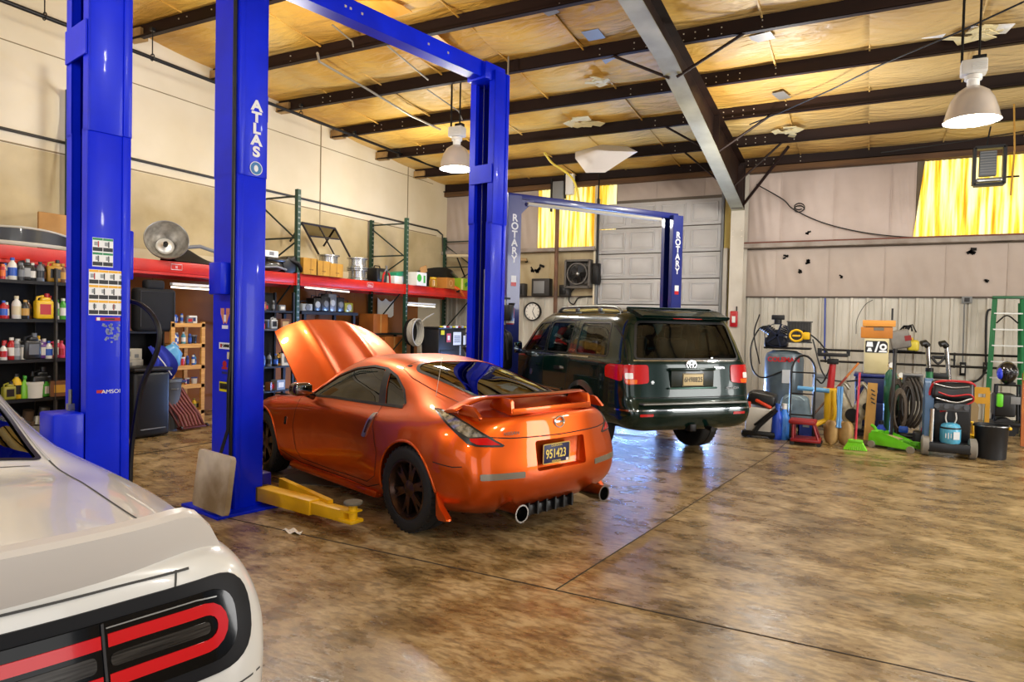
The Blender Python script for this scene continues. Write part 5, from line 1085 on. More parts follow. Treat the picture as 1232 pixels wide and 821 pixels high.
b = MB(); b.tube([A_[0], A_[1]], .022, 6); b.tube([A_[0], A_[2]-Vector((0, 0, .05))], .022, 6); b.tube([A_[1], A_[3]-Vector((0, 0, .05))], .022, 6); b.tube([A_[4], A_[5]], .018, 6); b.tube([A_[0], A_[0]+bk-Vector((0, 0, .35))], .02, 6); b.tube([A_[1], A_[1]+bk-Vector((0, 0, .35))], .02, 6); b.tube([(A_[0]+A_[1])/2, (A_[2]+A_[3])/2-Vector((0, 0, .05))], .016, 6)
b.tube([A_[2]-Vector((0, 0, .05)), (A_[2].x, A_[2].y+.02, 0)], .018, 6); b.tube([A_[3]-Vector((0, 0, .05)), (A_[3].x, A_[3].y+.02, 0)], .018, 6); b.build('frame', MX_, o, 40)
m = MB(); f_ = m.bm.faces.new([m.bm.verts.new(v) for v in (A_[0], A_[1], A_[5], A_[4])]); m.build('mesh', glass('smoky mesh', '#8f876f', 1.1), o, None)
p = L_at(454, 328, -9.35); o = thing('tool_case', 'dark carrying case with an olive front standing by the steel wheels', 'case', (-9.36, p.y, Z0)); MB().box((0, 0, .15), (.3, .34, .30), bev=.03).build('body', BLACK, o, 40); MB().box((.153, 0, .14), (.006, .18, .16), bev=.002).build('front_pocket', mat('olive fabric', '#4c5236', .8), o); MB().tube([(0, -.1, .3), (0, -.08, .35), (0, .08, .35), (0, .1, .3)], .014, 6).build('handle', BLACK, o)
p = L_at(465, 330, -9.2); o = thing('bolt_cutter', 'bolt cutter with two red handles standing on the rack', 'tool', (-9.2, p.y, Z0)); b = MB()
for s in (-1, 1): b.tube([(0, s*.13, 0), (0, s*.11, .15), (0, s*.06, .22)], .022, 8)
b.build('handle', RED, o); c = MB(); c.tube([(0, -.06, .22), (0, 0, .30), (0, .02, .36)], .015, 6); c.tube([(0, .06, .22), (0, 0, .30), (0, -.03, .36)], .015, 6); c.box((0, 0, .30), (.02, .04, .06)); c.build('jaw', STEEL, o)
p = L_at(480, 332, -9.35); o = thing('flat_box', 'flat white and green box pile lying behind the second green upright', 'box', (-9.47, p.y, Z0)); MB().box((0, 0, .09), (.35, .45, .18), bev=.006).build('body', WHITE, o); MB().box((0, .02, .23), (.32, .34, .10), Matrix.Rotation(.2, 4, 'X'), bev=.006).build('green_lid', mat('teal green', '#1f8a64', .5), o)
p = L_at(502, 332, -9.2); o = thing('open_carton', 'white carton with green print and one flap open on the rack', 'box', (-9.22, p.y, Z0)); MB().box((0, 0, .15), (.30, .38, .30), bev=.004).build('body', WHITE, o, None)
b = MB(); b.m(mat('leaf green print', '#3fae3c', .6)).lathe([(0, 0), (.085, 0), (.085, .003), (0, .003)], basis((.151, -.10, .17), (0, 1, 0), (0, 0, 1)), 20); b.box((.152, .10, .15), (.003, .07, .17)); b.build('printing', parent=o); MB().box((.12, .10, .37), (.012, .26, .16), Matrix.Rotation(.35, 4, 'X')).build('flap', CARD, o)
p = L_at(521, 340, -9.2); o = thing('glass_jar', 'amber glass jar with a wide mouth on the rack beside the open carton', 'jar', (-9.2, p.y, Z0)); MB().lathe([(0, 0), (.10, 0), (.105, .03), (.10, .17), (.075, .2), (.075, .215), (0, .215)], None, 20).build('body', mat('amber glass', '#a8761c', .15, coat=1.), o); MB().lathe([(.08, .2), (.08, .235), (0, .24)], None, 20).build('lid', YEL, o)
p = L_at(537, 340, -9.2); o = thing('carton', 'brown printed carton with a pale oval mark next to the amber jar', 'box', (-9.22, p.y, Z0)); MB().box((0, 0, .13), (.3, .36, .26), bev=.005).build('body', mat('orange brown board', '#b9782c', .75), o, None); MB().lathe([(.06, 0), (.075, 0), (.075, .003), (.06, .003)], basis((.152, 0, .13), (0, 1, 0), (0, 0, 1)), 20).build('printing', mat('pale print', '#d7a86a', .7), o)
p = L_at(553, 338, -9.25); o = thing('carton', 'green and yellow carton at the far end of the row on the rack', 'box', (-9.3, p.y+.1, Z0)); MB().box((0, 0, .15), (.3, .4, .30), bev=.005).build('body', mat('lime carton', '#8fb01c', .6), o, None); b = MB(); b.m(mat('pale yellow print', '#e8e08a', .6)).box((.152, -.14, .15), (.003, .09, .28)); b.m(mat('leaf green dark', '#2d7a24', .6)).box((.152, .06, .15), (.003, .14, .10), Matrix.Rotation(.4, 4, 'X')); b.build('printing', parent=o)
p = L_at(549, 350, -9.12); o = thing('hand_tool', 'orange power tool hanging over the front of the red beam', 'tool', (-9.13, p.y, Z0-.02)); MB().tube([(0, -.25, .10), (.05, -.05, .04), (.06, .15, -.05), (.06, .3, -.16)], [.03, .05, .045, .02], 8).build('body', ORA, o, 60); MB().cyl((.03, .0, -.02), (.1, .0, -.02), .035).build('knob', BLACK, o)
o = thing('bumper_cover', 'long black bumper skin with shiny strips behind the cartons at the far end', 'bumper', (-9.75, L_at(525, 318, -9.75).y, Z0)); b = MB(); b.grid(lambda u, v: (.25*math.sin(PI*u), (u-.5)*2.0, .05+.50*v*(1-.4*abs(2*u-1)**2)), 28, 8); b.thick(.012); b.build('shell', BLACK, o, 60); MB().tube([(.27, .3, .45), (.30, .5, .32), (.27, .8, .22)], .04, 8).build('silver_strip', STEEL, o, 60)
# pipe bundle on brackets in the far corner, over the rack
o = thing('pipe_bundle', 'two long pale pipes lying on brackets in the far left corner above the rack', 'pipe', (-9.9, 15.0, 3.33)); b = MB(); b.tube([(.15, -.1, .02), (1.9, .2, .0)], .04, 10); b.build('pipe', mat('pale tube', '#cdbd9c', .5), o); MB().tube([(.9, .35, -.06), (2.2, .4, -.08)], .045, 10).build('pipe', mat('tan tube', '#a98f68', .6), o)
b = MB(); b.tube([(.4, .4, -.5), (.4, .0, -.03)], .02, 6); b.tube([(1.7, .4, -.5), (1.7, .15, -.03)], .02, 6); b.build('bracket', DKMET, o)
# ---- bottle kit
def bottle_bm(kind, s, M=None):
    b = MB()
    return b
BC = dict(red='#b5161c', blue='#1e52b4', white='#dedcd2', black='#131313', grey='#6d7073', silver='#a9adaf', gold='#b98a2a', brown='#6d4526', yellow='#e3b81a', green='#3f9e2e', purple='#6a3f8f', pink='#d8415f', olive='#8f8a2a', orange='#dd6a16', cream='#d3c7a2', navy='#1a2a66', lime='#7ac32a', teal='#3f93a8', tan='#b59a6a')
def bcol(n): return mat('plastic '+n, BC[n], .35, coat=.3)
def bottle(kind, c, cap, loc, h, label, parent_group, rz=0., lab=None):
    """kinds: bottle, jug, can, tub, box, spray"""
    names = dict(bottle='oil_bottle', jug='fluid_jug', can='spray_can', tub='tub', box='small_box', spray='spray_bottle')
    o = thing(names[kind], label, {'bottle': 'bottle', 'jug': 'jug', 'can': 'can', 'tub': 'tub', 'box': 'box', 'spray': 'spray bottle'}[kind], loc, rz, parent_group)
    b = MB(); w = h*.36
    if kind == 'bottle':
        b.lathe([(0, 0), (w*.5, 0), (w*.52, .02*h), (w*.52, h*.62), (w*.42, h*.74), (w*.2, h*.84), (w*.2, h*.9), (0, h*.9)], None, 16); b.build('body', bcol(c), o, 40)
        MB().lathe([(0, h*.88), (w*.25, h*.88), (w*.24, h), (0, h)], None, 12).build('cap', bcol(cap), o)
        MB().lathe([(w*.53, h*.18), (w*.53, h*.55)], None, 16).build('label', bcol(lab or cap), o, 60)
    elif kind == 'spray':
        b.lathe([(0, 0), (w*.45, 0), (w*.45, h*.5), (w*.3, h*.66), (w*.14, h*.75), (w*.14, h*.82), (0, h*.82)], None, 14); b.build('body', bcol(c), o, 40); MB().box((w*.1, 0, h*.9), (w*.7, w*.3, h*.16), bev=.006).build('trigger_head', bcol(cap), o)
    elif kind == 'jug':
        w = h*.62; b.box((0, 0, h*.36), (w*.55, w, h*.72), bev=h*.07, seg=3); b.box((0, w*.1, h*.76), (w*.35, w*.55, h*.18), bev=h*.06, seg=3); b.tube([(0, -w*.42, h*.6), (0, -w*.36, h*.84), (0, 0, h*.9)], h*.045, 6); b.build('body', bcol(c), o, 40)
        MB().cyl((0, w*.2, h*.8), (0, w*.2, h), h*.085, n=12).build('cap', bcol(cap), o); MB().box((w*.278, 0, h*.38), (.003, w*.62, h*.4)).build('label', bcol(lab or cap), o, None)
    elif kind == 'can':
        w = h*.32; b.lathe([(0, 0), (w*.5, 0), (w*.5, h*.78), (w*.42, h*.84), (0, h*.84)], None, 16); b.build('body', bcol(c), o, 40); MB().lathe([(0, h*.83), (w*.36, h*.83), (w*.34, h), (0, h)], None, 12).build('cap', bcol(cap), o); MB().lathe([(w*.508, h*.2), (w*.508, h*.6)], None, 16).build('label', bcol(lab or cap), o, 60)
    elif kind == 'tub':
        w = h*.9; b.lathe([(0, 0), (w*.45, 0), (w*.5, h*.85), (0, h*.85)], None, 18); b.build('body', bcol(c), o, 40); MB().lathe([(0, h*.84), (w*.54, h*.84), (w*.54, h), (0, h)], None, 18).build('lid', bcol(cap), o, 40)
    else:
        b.box((0, 0, h/2), (h*.8, h*1.1, h), bev=.004); b.build('body', bcol(c), o, None); MB().box((h*.402, 0, h*.5), (.003, h*.7, h*.5)).build('label', bcol(cap), o, None)
    return o
ORD = ['first', 'second', 'third', 'fourth', 'fifth', 'sixth', 'seventh', 'eighth', 'ninth', 'tenth', 'eleventh', 'twelfth', 'thirteenth', 'fourteenth']
KW = dict(bottle='bottle', jug='jug', can='spray can', tub='tub', box='box', spray='spray bottle')
def row(items, zf, xf, pyb, unit, shelf):
    """items: (px, kind, colour, cap, height, depth back)"""
    items = sorted(items, key=lambda t: t[0])
    for i, (px, kind, c, cap, h) in enumerate(items):
        p = at(px, pyb, 0, xf); capw = '' if kind == 'box' else (f' with {cap} lid' if kind == 'tub' else f' with {cap} cap')
        bottle(kind, c, cap, (xf-.05-.07*((i*5) % 3)/2, p.y, zf), h*.88, f'{c} {KW[kind]}{capw}, {ORD[i]} from left, {shelf} shelf, {unit}', f'goods on the {shelf} shelf of the {unit}', rz=RND.uniform(-.3, .3))
# ---- black steel shelving under the near end of the rack
XF = -8.98; SH = mat('black shelf steel', '#191817', .5, .4); SHG = mat('scuffed shelf edge', '#4a4640', .5, .5)
zs = [at(40, v, 0, XF).z for v in (338, 384, 432.5, 479.5)]; zs.append(.10); y0, y1 = 3.55, at(66, 430, 0, XF).y+.0; y2 = y1+.85
un = thing('steel_shelf_unit', 'black steel shelf unit full of bottles under the near end of the rack', 'shelf', (XF, y0, 0)); HT = 2.2
for yy in (y0, y1, y2):
    for xx in (0, -.45):
        b = MB(); b.box((xx, yy-y0, HT/2), (.045, .004, HT)); b.box((xx-.02, yy-y0+.02, HT/2), (.004, .045, HT)); b.m(SHG)
        b.build('post', SHG if xx == 0 else SH, un, None)
for z in zs:
    b = MB(); b.box((-.225, (y2-y0)/2, z-.012), (.45, y2-y0, .008)); b.box((.0, (y2-y0)/2, z-.02), (.006, y2-y0, .04)); b.build('shelf', SH, un, None)
b = MB(); b.tube([(-.45, y1-y0, zs[2]), (-.02, y2-y0-.4, zs[1]-.05)], .01, 5); b.build('brace', SHG, un); MB().box((-.465, (y2-y0)/2, 1.1), (.006, y2-y0, 2.15)).build('shade_panel', mat('shade black panel', '#0b0908', .8), un, None)  # added panel: its black stands in for the shadow behind the bottles
U1 = 'near black unit'
row([(6, 'can', 'red', 'orange', .20), (13, 'bottle', 'white', 'blue', .22), (19.5, 'bottle', 'white', 'blue', .30), (28, 'can', 'black', 'grey', .24), (36, 'jug', 'black', 'silver', .30), (44, 'bottle', 'black', 'white', .25), (51, 'bottle', 'grey', 'black', .27), (58, 'bottle', 'black', 'brown', .25), (70, 'jug', 'gold', 'black', .32), (78, 'bottle', 'brown', 'gold', .27)], zs[0], XF, 338, U1, 'top')
row([(7, 'bottle', 'red', 'blue', .24), (14, 'can', 'red', 'white', .22), (24.5, 'bottle', 'white', 'cream', .31), (33, 'bottle', 'black', 'gold', .26), (40, 'bottle', 'brown', 'black', .26), (49, 'tub', 'blue', 'blue', .09), (55, 'jug', 'yellow', 'red', .36), (62, 'jug', 'white', 'red', .33), (73, 'bottle', 'white', 'green', .28), (78.5, 'bottle', 'green', 'white', .30)], zs[1], XF, 384, U1, 'second')
row([(7, 'bottle', 'white', 'red', .22), (12, 'can', 'black', 'red', .26), (18.5, 'bottle', 'red', 'white', .30), (23, 'can', 'grey', 'silver', .26), (28, 'can', 'silver', 'white', .28), (34.5, 'tub', 'white', 'grey', .20), (40, 'jug', 'black', 'grey', .36), (48, 'jug', 'white', 'yellow', .32), (54.5, 'jug', 'purple', 'white', .28), (61.5, 'bottle', 'white', 'blue', .25), (72.5, 'jug', 'pink', 'white', .26), (78.5, 'bottle', 'pink', 'red', .25)], zs[2], XF, 432, U1, 'third')
row([(13, 'jug', 'olive', 'black', .25), (26.5, 'bottle', 'yellow', 'black', .34), (34, 'spray', 'lime', 'green', .32), (44.5, 'tub', 'white', 'white', .22), (54, 'jug', 'black', 'black', .42), (59, 'jug', 'green', 'white', .26), (73, 'box', 'brown', 'gold', .22)], zs[3], XF, 480, U1, 'fourth')
PARTM = [mat('greasy steel part', '#6b665c', .45, .6), mat('rusty part', '#5a4632', .6, .3), mat('dull alloy part', '#8f8a7c', .4, .7)]
for i, (px, py) in enumerate(((28, 508), (37, 498), (46, 506), (55, 500), (61, 510))):
    p = at(px, py, 0, XF-.1); z = zs[4]+(.002 if i in (0, 2, 4) else .20); o = thing('engine_part', f'greasy metal engine part, {ORD[i]} from the left at the foot of the near black unit', 'car part', (XF-.12-.06*(i % 2), p.y, zs[4]+.002), RND.uniform(0, 3), 'engine parts at the foot of the near black unit')
    b = MB(); hh = (.22, .34, .25, .36, .2)[i]; b.cyl((0, 0, 0), (0, 0, hh*.6), .10, n=14); b.cyl((0, 0, hh*.6), (.03, 0, hh), .06, n=12); b.build('housing', PARTM[i % 3], o); c = MB(); c.cyl((0, -.08, hh*.4), (.02, .16, hh*.5), .04, n=10); c.box((.05, .1, hh*.3), (.08, .1, .06), bev=.01); c.build('flange', PARTM[(i+1) % 3], o)
# ---- between the posts: folded black seats, white boxes, bins, blue jacket, creeper, pine shelf
def lp(px, py, x): return at(px, py, 0, x)
o = thing('car_seat', 'black fabric seat back stored on end below the red beam', 'seat', (-9.1, lp(185, 352, -9.1).y, 1.42)); b = MB(); b.box((0, 0, .30), (.18, .62, .62), bev=.06, seg=3); b.build('backrest', mat('black cloth', '#0b0b0d', .85), o, 50); c = MB(); c.box((.02, -.02, .66), (.12, .30, .14), bev=.04, seg=3); c.build('headrest', mat('black cloth', '#151517', .8), o, 50)
for s in (1,): MB().tube([(.1, -.26, .06), (.1, -.26, .56), (.1, .26, .56), (.1, .26, .06)], .006, 5).build('piping', mat('grey stitching', '#3c3c40', .7), o)
st = thing('black_cabinet', 'low black open cabinet carrying the white boxes behind the blue post', 'cabinet', (-9.27, lp(163, 410, -9.27).y, 0)); b = MB(); b.box((0, 0, .03), (.4, .62, .03)); b.box((0, 0, .85), (.4, .62, .03)); b.box((0, 0, 1.40), (.4, .62, .03)); b.box((-.19, 0, .7), (.02, .62, 1.4)); b.build('carcass', BLACK, st, None)
for s in (1, -1): MB().box((0, s*.30, .7), (.4, .02, 1.40)).build('side_panel', BLACK, st, None)
for i, (px, py, w_) in enumerate(((163.5, 385, .17), (165, 402, .2))):
    p = lp(px, py+7, -8.95); o = thing('parts_carton', ('upper' if i == 0 else 'lower')+' white parts carton with a printed label behind the blue post', 'box', (-9.2, p.y, .866 if i else 1.02), group='white parts cartons'); MB().box((0, 0, .075), (.24, .36, .15), bev=.003).build('body', mat('grey white board', '#b8b3a5', .7), o, None); b = MB(); b.box((.1215, -.06, .08), (.002, .15, .07)); b.box((.1215, .1, .05), (.002, .06, .05)); b.build('label', GREY, o, None)
o = thing('trash_bin', 'tall black plastic waste bin standing behind the near blue post', 'bin', (-8.75, lp(170, 500, -8.75).y, 0)); b = MB(); b.box((0, 0, .45), (.50, .52, .88), bev=.05, seg=3); b.build('body', mat('black bin plastic', '#0f1011', .4), o, 40); MB().box((0, 0, .915), (.54, .56, .05), bev=.02).build('lid', BLACK, o); MB().box((.255, 0, .12), (.012, .36, .012)).build('ridge', GREY, o)
for s in (1, -1): MB().cyl((-.2, s*.27, .08), (-.2, s*.22, .08), .08).build('wheel', RUB, o)
o = thing('trash_can', 'round grey ribbed trash can half hidden by the black bin', 'bin', (-8.93, lp(191, 500, -8.93).y+.10, 0)); b = MB(); b.lathe([(0, 0), (.17, 0), (.185, .3), (.195, .3), (.195, .34), (.19, .34), (.21, .68), (.225, .70), (.22, .74), (.19, .72), (0, .70)], None, 26); b.build('body', mat('mid grey plastic', '#5b6063', .5), o, 40); b = MB(); b.tube([(.20, -.05, .6), (.25, 0, .6), (.20, .06, .6)], .012, 6); b.build('handle', GREY, o)
o = thing('work_jacket', 'royal blue work jacket draped over the grey trash can', 'jacket', (-8.95, lp(184, 445, -8.95).y, .72)); b = MB(); b.grid(lambda u, v: (.05+.14*math.sin(PI*v)+.025*math.sin(u*14), (u-.5)*.46*(.5+.5*v)+.06*math.sin(v*3), .48*(1-v)+.02*math.sin(u*9)), 16, 14); b.thick(.02); b.build('cloth', mat('royal blue cloth', '#1a2b9c', .8), o, 60); MB().tube([(.17, -.10, .42), (.215, .02, .25), (.21, .14, .08)], .009, 5).build('reflective_strip', WHITE, o)
MB().box((.05, .12, -.02), (.3, .55, .04), bev=.015).build('tray', NAVY, o)
o = thing('plastic_bag', 'crumpled light blue plastic bag hanging on the side of the pine shelf', 'bag', (-8.92, lp(206, 437, -8.92).y, .88)); b = MB(); b.sph((0, 0, .17), .19, (.6, .85, .95), 10)
for v in b.bm.verts: v.co += Vector((math.sin(v.co.y*40)*.012, math.sin(v.co.z*33)*.02, math.sin(v.co.y*27+v.co.x*20)*.015))
b.build('body', mat('light blue film', '#5aa7d8', .3, coat=.6), o, 50); MB().tube([(0, -.05, .3), (-.03, .05, .38), (0, .12, .3)], .012, 5).build('handle', LBL, o)
o = thing('mechanic_creeper', 'dark red ribbed creeper board leaning on the pine shelf', 'creeper', (-8.80, lp(212, 512, -8.8).y, .02)); b = MB()
for k in range(7):
    yy = -.17+k*.055; b.tube([(.16, yy+.16, .04), (.10, yy+.13, .2), (.04, yy+.02, .38), (-.04, yy-.07, .58)], .021, 6)
b.build('slat', mat('faded red vinyl', '#7c3a32', .6), o, 50); b = MB(); b.tube([(.16, -.05, .02), (-.05, -.26, .58)], .018, 6); b.tube([(.18, .33, .02), (-.05, .12, .58)], .018, 6); b.box((.16, .16, .02), (.10, .48, .03), bev=.01); b.build('frame', mat('dark red frame', '#5a1d18', .5), o)
for yy in (-.06, .36): MB().cyl((.19, yy-.012, .028), (.19, yy+.012, .028), .028, n=14).build('caster', BLACK, o)
# pine shelf
XP = -9.02; ya, yb = lp(207, 430, XP).y, lp(243.5, 430, XP).y; zp = [at(225, v, 0, XP).z for v in (389, 414, 440, 463)]; zp.append(at(225, 495, 0, XP).z)
ps = thing('pine_shelf', 'honey coloured pine shelf with five boards between the blue posts', 'shelf', (XP, ya, 0))
for yy in (0, yb-ya):
    for xx in (0, -.4): MB().box((xx, yy, (zp[0]+.02)/2), (.04, .065, zp[0]+.02), bev=.003).build('post', WOOD, ps, None)
for z in zp: MB().box((-.2, (yb-ya)/2, z-.03), (.44, yb-ya+.06, .06), bev=.003).build('shelf', WOOD, ps, None)
U2 = 'pine shelf'
row([(208, 'box', 'blue', 'white', .14), (215, 'box', 'navy', 'silver', .12), (223, 'can', 'silver', 'blue', .16), (230, 'box', 'grey', 'red', .10), (237, 'box', 'white', 'navy', .13)], zp[0], XP, 389, U2, 'top')
row([(213, 'bottle', 'white', 'blue', .18), (219, 'can', 'blue', 'white', .19), (225, 'bottle', 'teal', 'white', .20), (231, 'can', 'navy', 'blue', .17), (238, 'tub', 'black', 'grey', .15)], zp[1], XP, 414, U2, 'second')
row([(218, 'can', 'blue', 'silver', .15), (224, 'tub', 'red', 'white', .14), (230, 'can', 'navy', 'blue', .16), (235, 'can', 'blue', 'white', .17), (240, 'bottle', 'teal', 'navy', .18)], zp[2], XP, 440, U2, 'third')
row([(212, 'can', 'black', 'red', .10), (216, 'can', 'white', 'blue', .10), (221, 'can', 'silver', 'navy', .11), (226, 'can', 'red', 'white', .10), (231, 'tub', 'navy', 'white', .10), (238, 'tub', 'white', 'blue', .11)], zp[3], XP, 463, U2, 'fourth')
row([(218, 'tub', 'blue', 'white', .15), (225, 'tub', 'olive', 'yellow', .17), (231, 'bottle', 'yellow', 'lime', .20), (236, 'bottle', 'yellow', 'olive', .20), (240, 'box', 'gold', 'black', .14)], zp[4], XP, 495, U2, 'lowest')
# fluorescent tubes under the beam
TUBE = mat('fluorescent tube', '#fff6e0', .3, emit='#fff2d6', estr=2.2)
for k, (a_, c_, nm) in enumerate((((206, 345.5), (258, 349), 'between the two near blue posts'), ((367, 346), (420, 351.5), 'right above the open orange hood'), ((490, 367), (523, 369.5), 'at the second green upright'))):
    A0, B0 = lp(*a_, -9.3), lp(*c_, -9.3); o = thing('tube_light', f'bare fluorescent tube glowing under the red beam {nm}', 'lamp', A0, group='tube lights under the rack'); B0 = B0-A0
    MB().tube([(0, 0, 0), B0], .014, 8).build('tube', TUBE, o); b = MB(); b.box((B0.x/2, B0.y/2, B0.z/2+.05), (.06, B0.length, .04)); b.build('batten', WHITE, o, None)
# ---- shelving beyond the second post, behind the open hood
XQ = -9.02; q0, q1 = lp(312, 430, XQ).y, lp(352, 430, XQ).y
zq = [at(330, v, 0, XQ).z for v in (374, 396, 441, 470)]; zq.append(.1)
u3 = thing('steel_shelf_unit', 'dark steel shelf unit between the blue post and the orange hood', 'shelf', (XQ, q0, 0))
for yy in (0, q1-q0):
    for xx in (0, -.45): MB().box((xx, yy, 1.05), (.04, .04, 2.1)).build('post', SH, u3, None)
for z in zq: b = MB(); b.box((-.225, (q1-q0)/2, z-.015), (.47, q1-q0, .03)); b.build('shelf', SHG if z == zq[1] else SH, u3, None)
MB().box((-.465, (q1-q0)/2, 1.05), (.006, q1-q0, 2.08)).build('shade_panel', mat('shade black panel', '#0b0908', .8), u3, None)  # black sheet added as painted shade behind these shelves too
U3 = 'unit by the orange hood'
row([(316, 'box', 'brown', 'gold', .16), (324, 'box', 'black', 'red', .13), (333, 'can', 'black', 'grey', .2), (341, 'box', 'grey', 'white', .12)], zq[0], XQ, 374, U3, 'top')
row([(317, 'box', 'red', 'white', .10), (325, 'tub', 'black', 'grey', .18), (333, 'jug', 'silver', 'black', .25), (343, 'box', 'brown', 'tan', .2)], zq[1], XQ, 396, U3, 'second')
row([(316, 'bottle', 'tan', 'white', .26), (322, 'bottle', 'blue', 'navy', .27), (328, 'bottle', 'grey', 'black', .26), (334, 'bottle', 'black', 'blue', .24), (341, 'jug', 'gold', 'black', .26), (348, 'box', 'white', 'grey', .24)], zq[2], XQ, 441, U3, 'third')
row([(317, 'can', 'white', 'grey', .12), (323, 'can', 'silver', 'black', .12), (330, 'box', 'brown', 'red', .16), (337, 'box', 'grey', 'white', .2), (344, 'tub', 'cream', 'black', .16)], zq[3], XQ, 470, U3, 'fourth')
# long bench shelf behind the hood
zb = at(410, 376, 0, -9.6).z; c0, c1 = lp(356, 376, -9.6).y, lp(424, 376, -9.6).y
wb = thing('work_bench', 'dark bench with tools along the plywood wall behind the orange hood', 'bench', (-9.75, (c0+c1)/2, 0)); MB().box((0, 0, zb-.03), (.6, c1-c0, .06)).build('top', SH, wb, None)
for s in (1, -1):
    for t in (1, -1): MB().box((t*.26, s*((c1-c0)/2-.1), (zb-.06)/2), (.06, .06, zb-.06)).build('leg', SH, wb, None)
for i, (px, w_, h_2, c, lab) in enumerate(((366, .3, .14, 'silver', 'small grey metal toolbox'), (378, .22, .26, 'black', 'black battery charger'), (388, .3, .3, 'black', 'black radio'), (396, .26, .36, 'grey', 'pale grey radio with a round speaker'), (406, .24, .3, 'black', 'dark speaker'), (416, .28, .2, 'olive', 'olive ammo case'))):
    p = lp(px, 376, -9.6); o = thing('bench_appliance', f'{lab} on the dark bench behind the orange hood', 'appliance', (-9.62, p.y, zb+.001), group='things on the dark bench'); MB().box((0, 0, h_2/2), (.22, w_*.9, h_2), bev=.02).build('case', bcol(c), o); b = MB(); b.lathe([(0, 0), (.07, 0), (.06, .012), (0, .015)], basis((.111, 0, h_2*.5), (0, 1, 0), (0, 0, 1)), 16); b.build('dial', bcol('silver' if i % 2 else 'grey'), o); MB().tube([(0, -w_*.3, h_2), (0, -w_*.25, h_2+.05), (0, w_*.25, h_2+.05), (0, w_*.3, h_2)], .01, 6).build('handle', BLACK, o)
# big brown cartons and paper against the plywood at the far end
for i, (px, py, w_, h_2, d_) in enumerate(((440, 410, .62, .60, .5), (466, 409, .66, .66, .5), (452, 375, .5, .42, .4))):
    p = lp(px, py, -9.7); z = 0 if i < 2 else .0
    o = thing('storage_carton', ['large orange brown carton on the floor behind the hood tip', 'large orange brown carton standing next to the hose reel', 'smaller orange brown carton on a board above the others'][i], 'box', (-9.75, p.y, .62 if i < 2 else 1.36), group='brown cartons under the rack'); MB().box((0, 0, h_2/2), (d_, w_, h_2), bev=.006).build('body', mat('orange carton', '#b0651c', .75, col2='#8f4d12', nscale=2), o, None); MB().box((d_/2+.001, 0, h_2*.5), (.002, .05, h_2)).build('tape', CARD, o, None)
yA, yB = lp(428, 409, -9.7).y-.3, lp(480, 409, -9.7).y+.3
sb = thing('low_bench', 'low dark bench under the orange brown cartons', 'bench', (-9.75, (yA+yB)/2, 0)); MB().box((0, 0, .59), (.6, yB-yA, .05)).build('top', SH, sb, None); MB().box((-.05, 0, 1.335), (.5, yB-yA, .04)).build('upper_board', SH, sb, None)
for s in (1, -1):
    for t in (1, -1): MB().box((t*.25, s*((yB-yA)/2-.05), .66), (.06, .06, 1.32)).build('leg', SH, sb, None)
p = lp(468, 368, -10.1); o = MB().grid(lambda u, v: (.01*math.sin(u*9), (u-.5)*.6, v*.38-.08*abs(math.sin(u*6))), 14, 4).build('torn_paper', WPAPER, loc=(XL+.10, p.y, p.z-.2)); tag(o, 'torn white paper pinned to the plywood behind the rack', 'paper')
# hose reel on the second green upright
p = lp(497, 400, -9.05); o = thing('hose_reel', 'hose reel wound with pale grey hose on the second green upright', 'hose reel', (-9.05, p.y, p.z)); GH = mat('pale grey hose', '#b3afa4', .45)
b = MB()
for k in range(6): b.tube([(-.02+k*.03, (.20+.012*(k % 2))*math.cos(a*PI/14), (.26+.02*(k % 3))*math.sin(a*PI/14)) for a in range(28)], .018, 6, True)
b.build('hose', GH, o, 60); b = MB(); b.lathe([(0, 0), (.13, 0), (.30, .01), (.30, .03), (.12, .04), (0, .04)], basis((-.06, 0, 0), (0, 1, 0), (0, 0, 1)), 30); b.build('drum', DKMET, o); MB().tube([(.1, .1, .2), (.12, .3, .32), (.05, .6, .40), (0, .8, .44)], .016, 6).build('loose_hose', GH, o, 60); MB().tube([(.12, .12, -.2), (.13, .16, -.6), (.1, .14, -1.0)], .016, 6).build('loose_hose', GH, o, 60)
# black tool chest with stickers
p = lp(540, 425, -8.6); o = thing('tool_chest', 'black tool chest covered in stickers standing left of the far blue post', 'tool chest', (-8.75, p.y, 0)); zt = at(540, 396, 0, -8.6).z; b = MB(); b.box((0, 0, zt*.5), (.5, 1.15, zt), bev=.03); b.build('body', mat('black powder coat', '#17181b', .4), o); MB().box((0, 0, zt+.02), (.52, 1.17, .05), bev=.015).build('lid', BLACK, o)
for k in range(4): MB().box((.258, 0, .25+k*.22), (.012, 1.05, .19), bev=.004).build('drawer', mat('black drawer', '#202226', .4), o)
X_ = .268
for dy, dz, w_, h_2, m_ in ((-.45, -.08, .14, .10, YD), (-.20, -.20, .17, .20, mat('pink decal', '#c94a55', .5)), (.16, -.22, .34, .30, W_), (.16, -.10, .34, .05, YO), (.48, -.26, .10, .22, W_), (-.20, -.2, .09, .1, W_), (-.18, -.62, .16, .06, LG), (.3, -.5, .06, .22, LG)): MB().box((X_+.001*(m_ == W_), dy, zt+dz), (.004, w_, h_2)).build('sticker', m_, o, None)
b = MB().m(BLK)
for k in range(5): b.box((X_+.004, .16, zt-.16-.035*k), (.003, .26, .012))
b.build('lettering', parent=o, smooth=None)
b = MB()
for k in range(9): b.m([YD, W_, REDD, LG][k % 4]).box((X_-.01+.002*(k % 3), -.5+k*.125, zt+.05), (.05, .08, .03+.02*(k % 2)), bev=.006)
b.build('clutter_tray', parent=o)
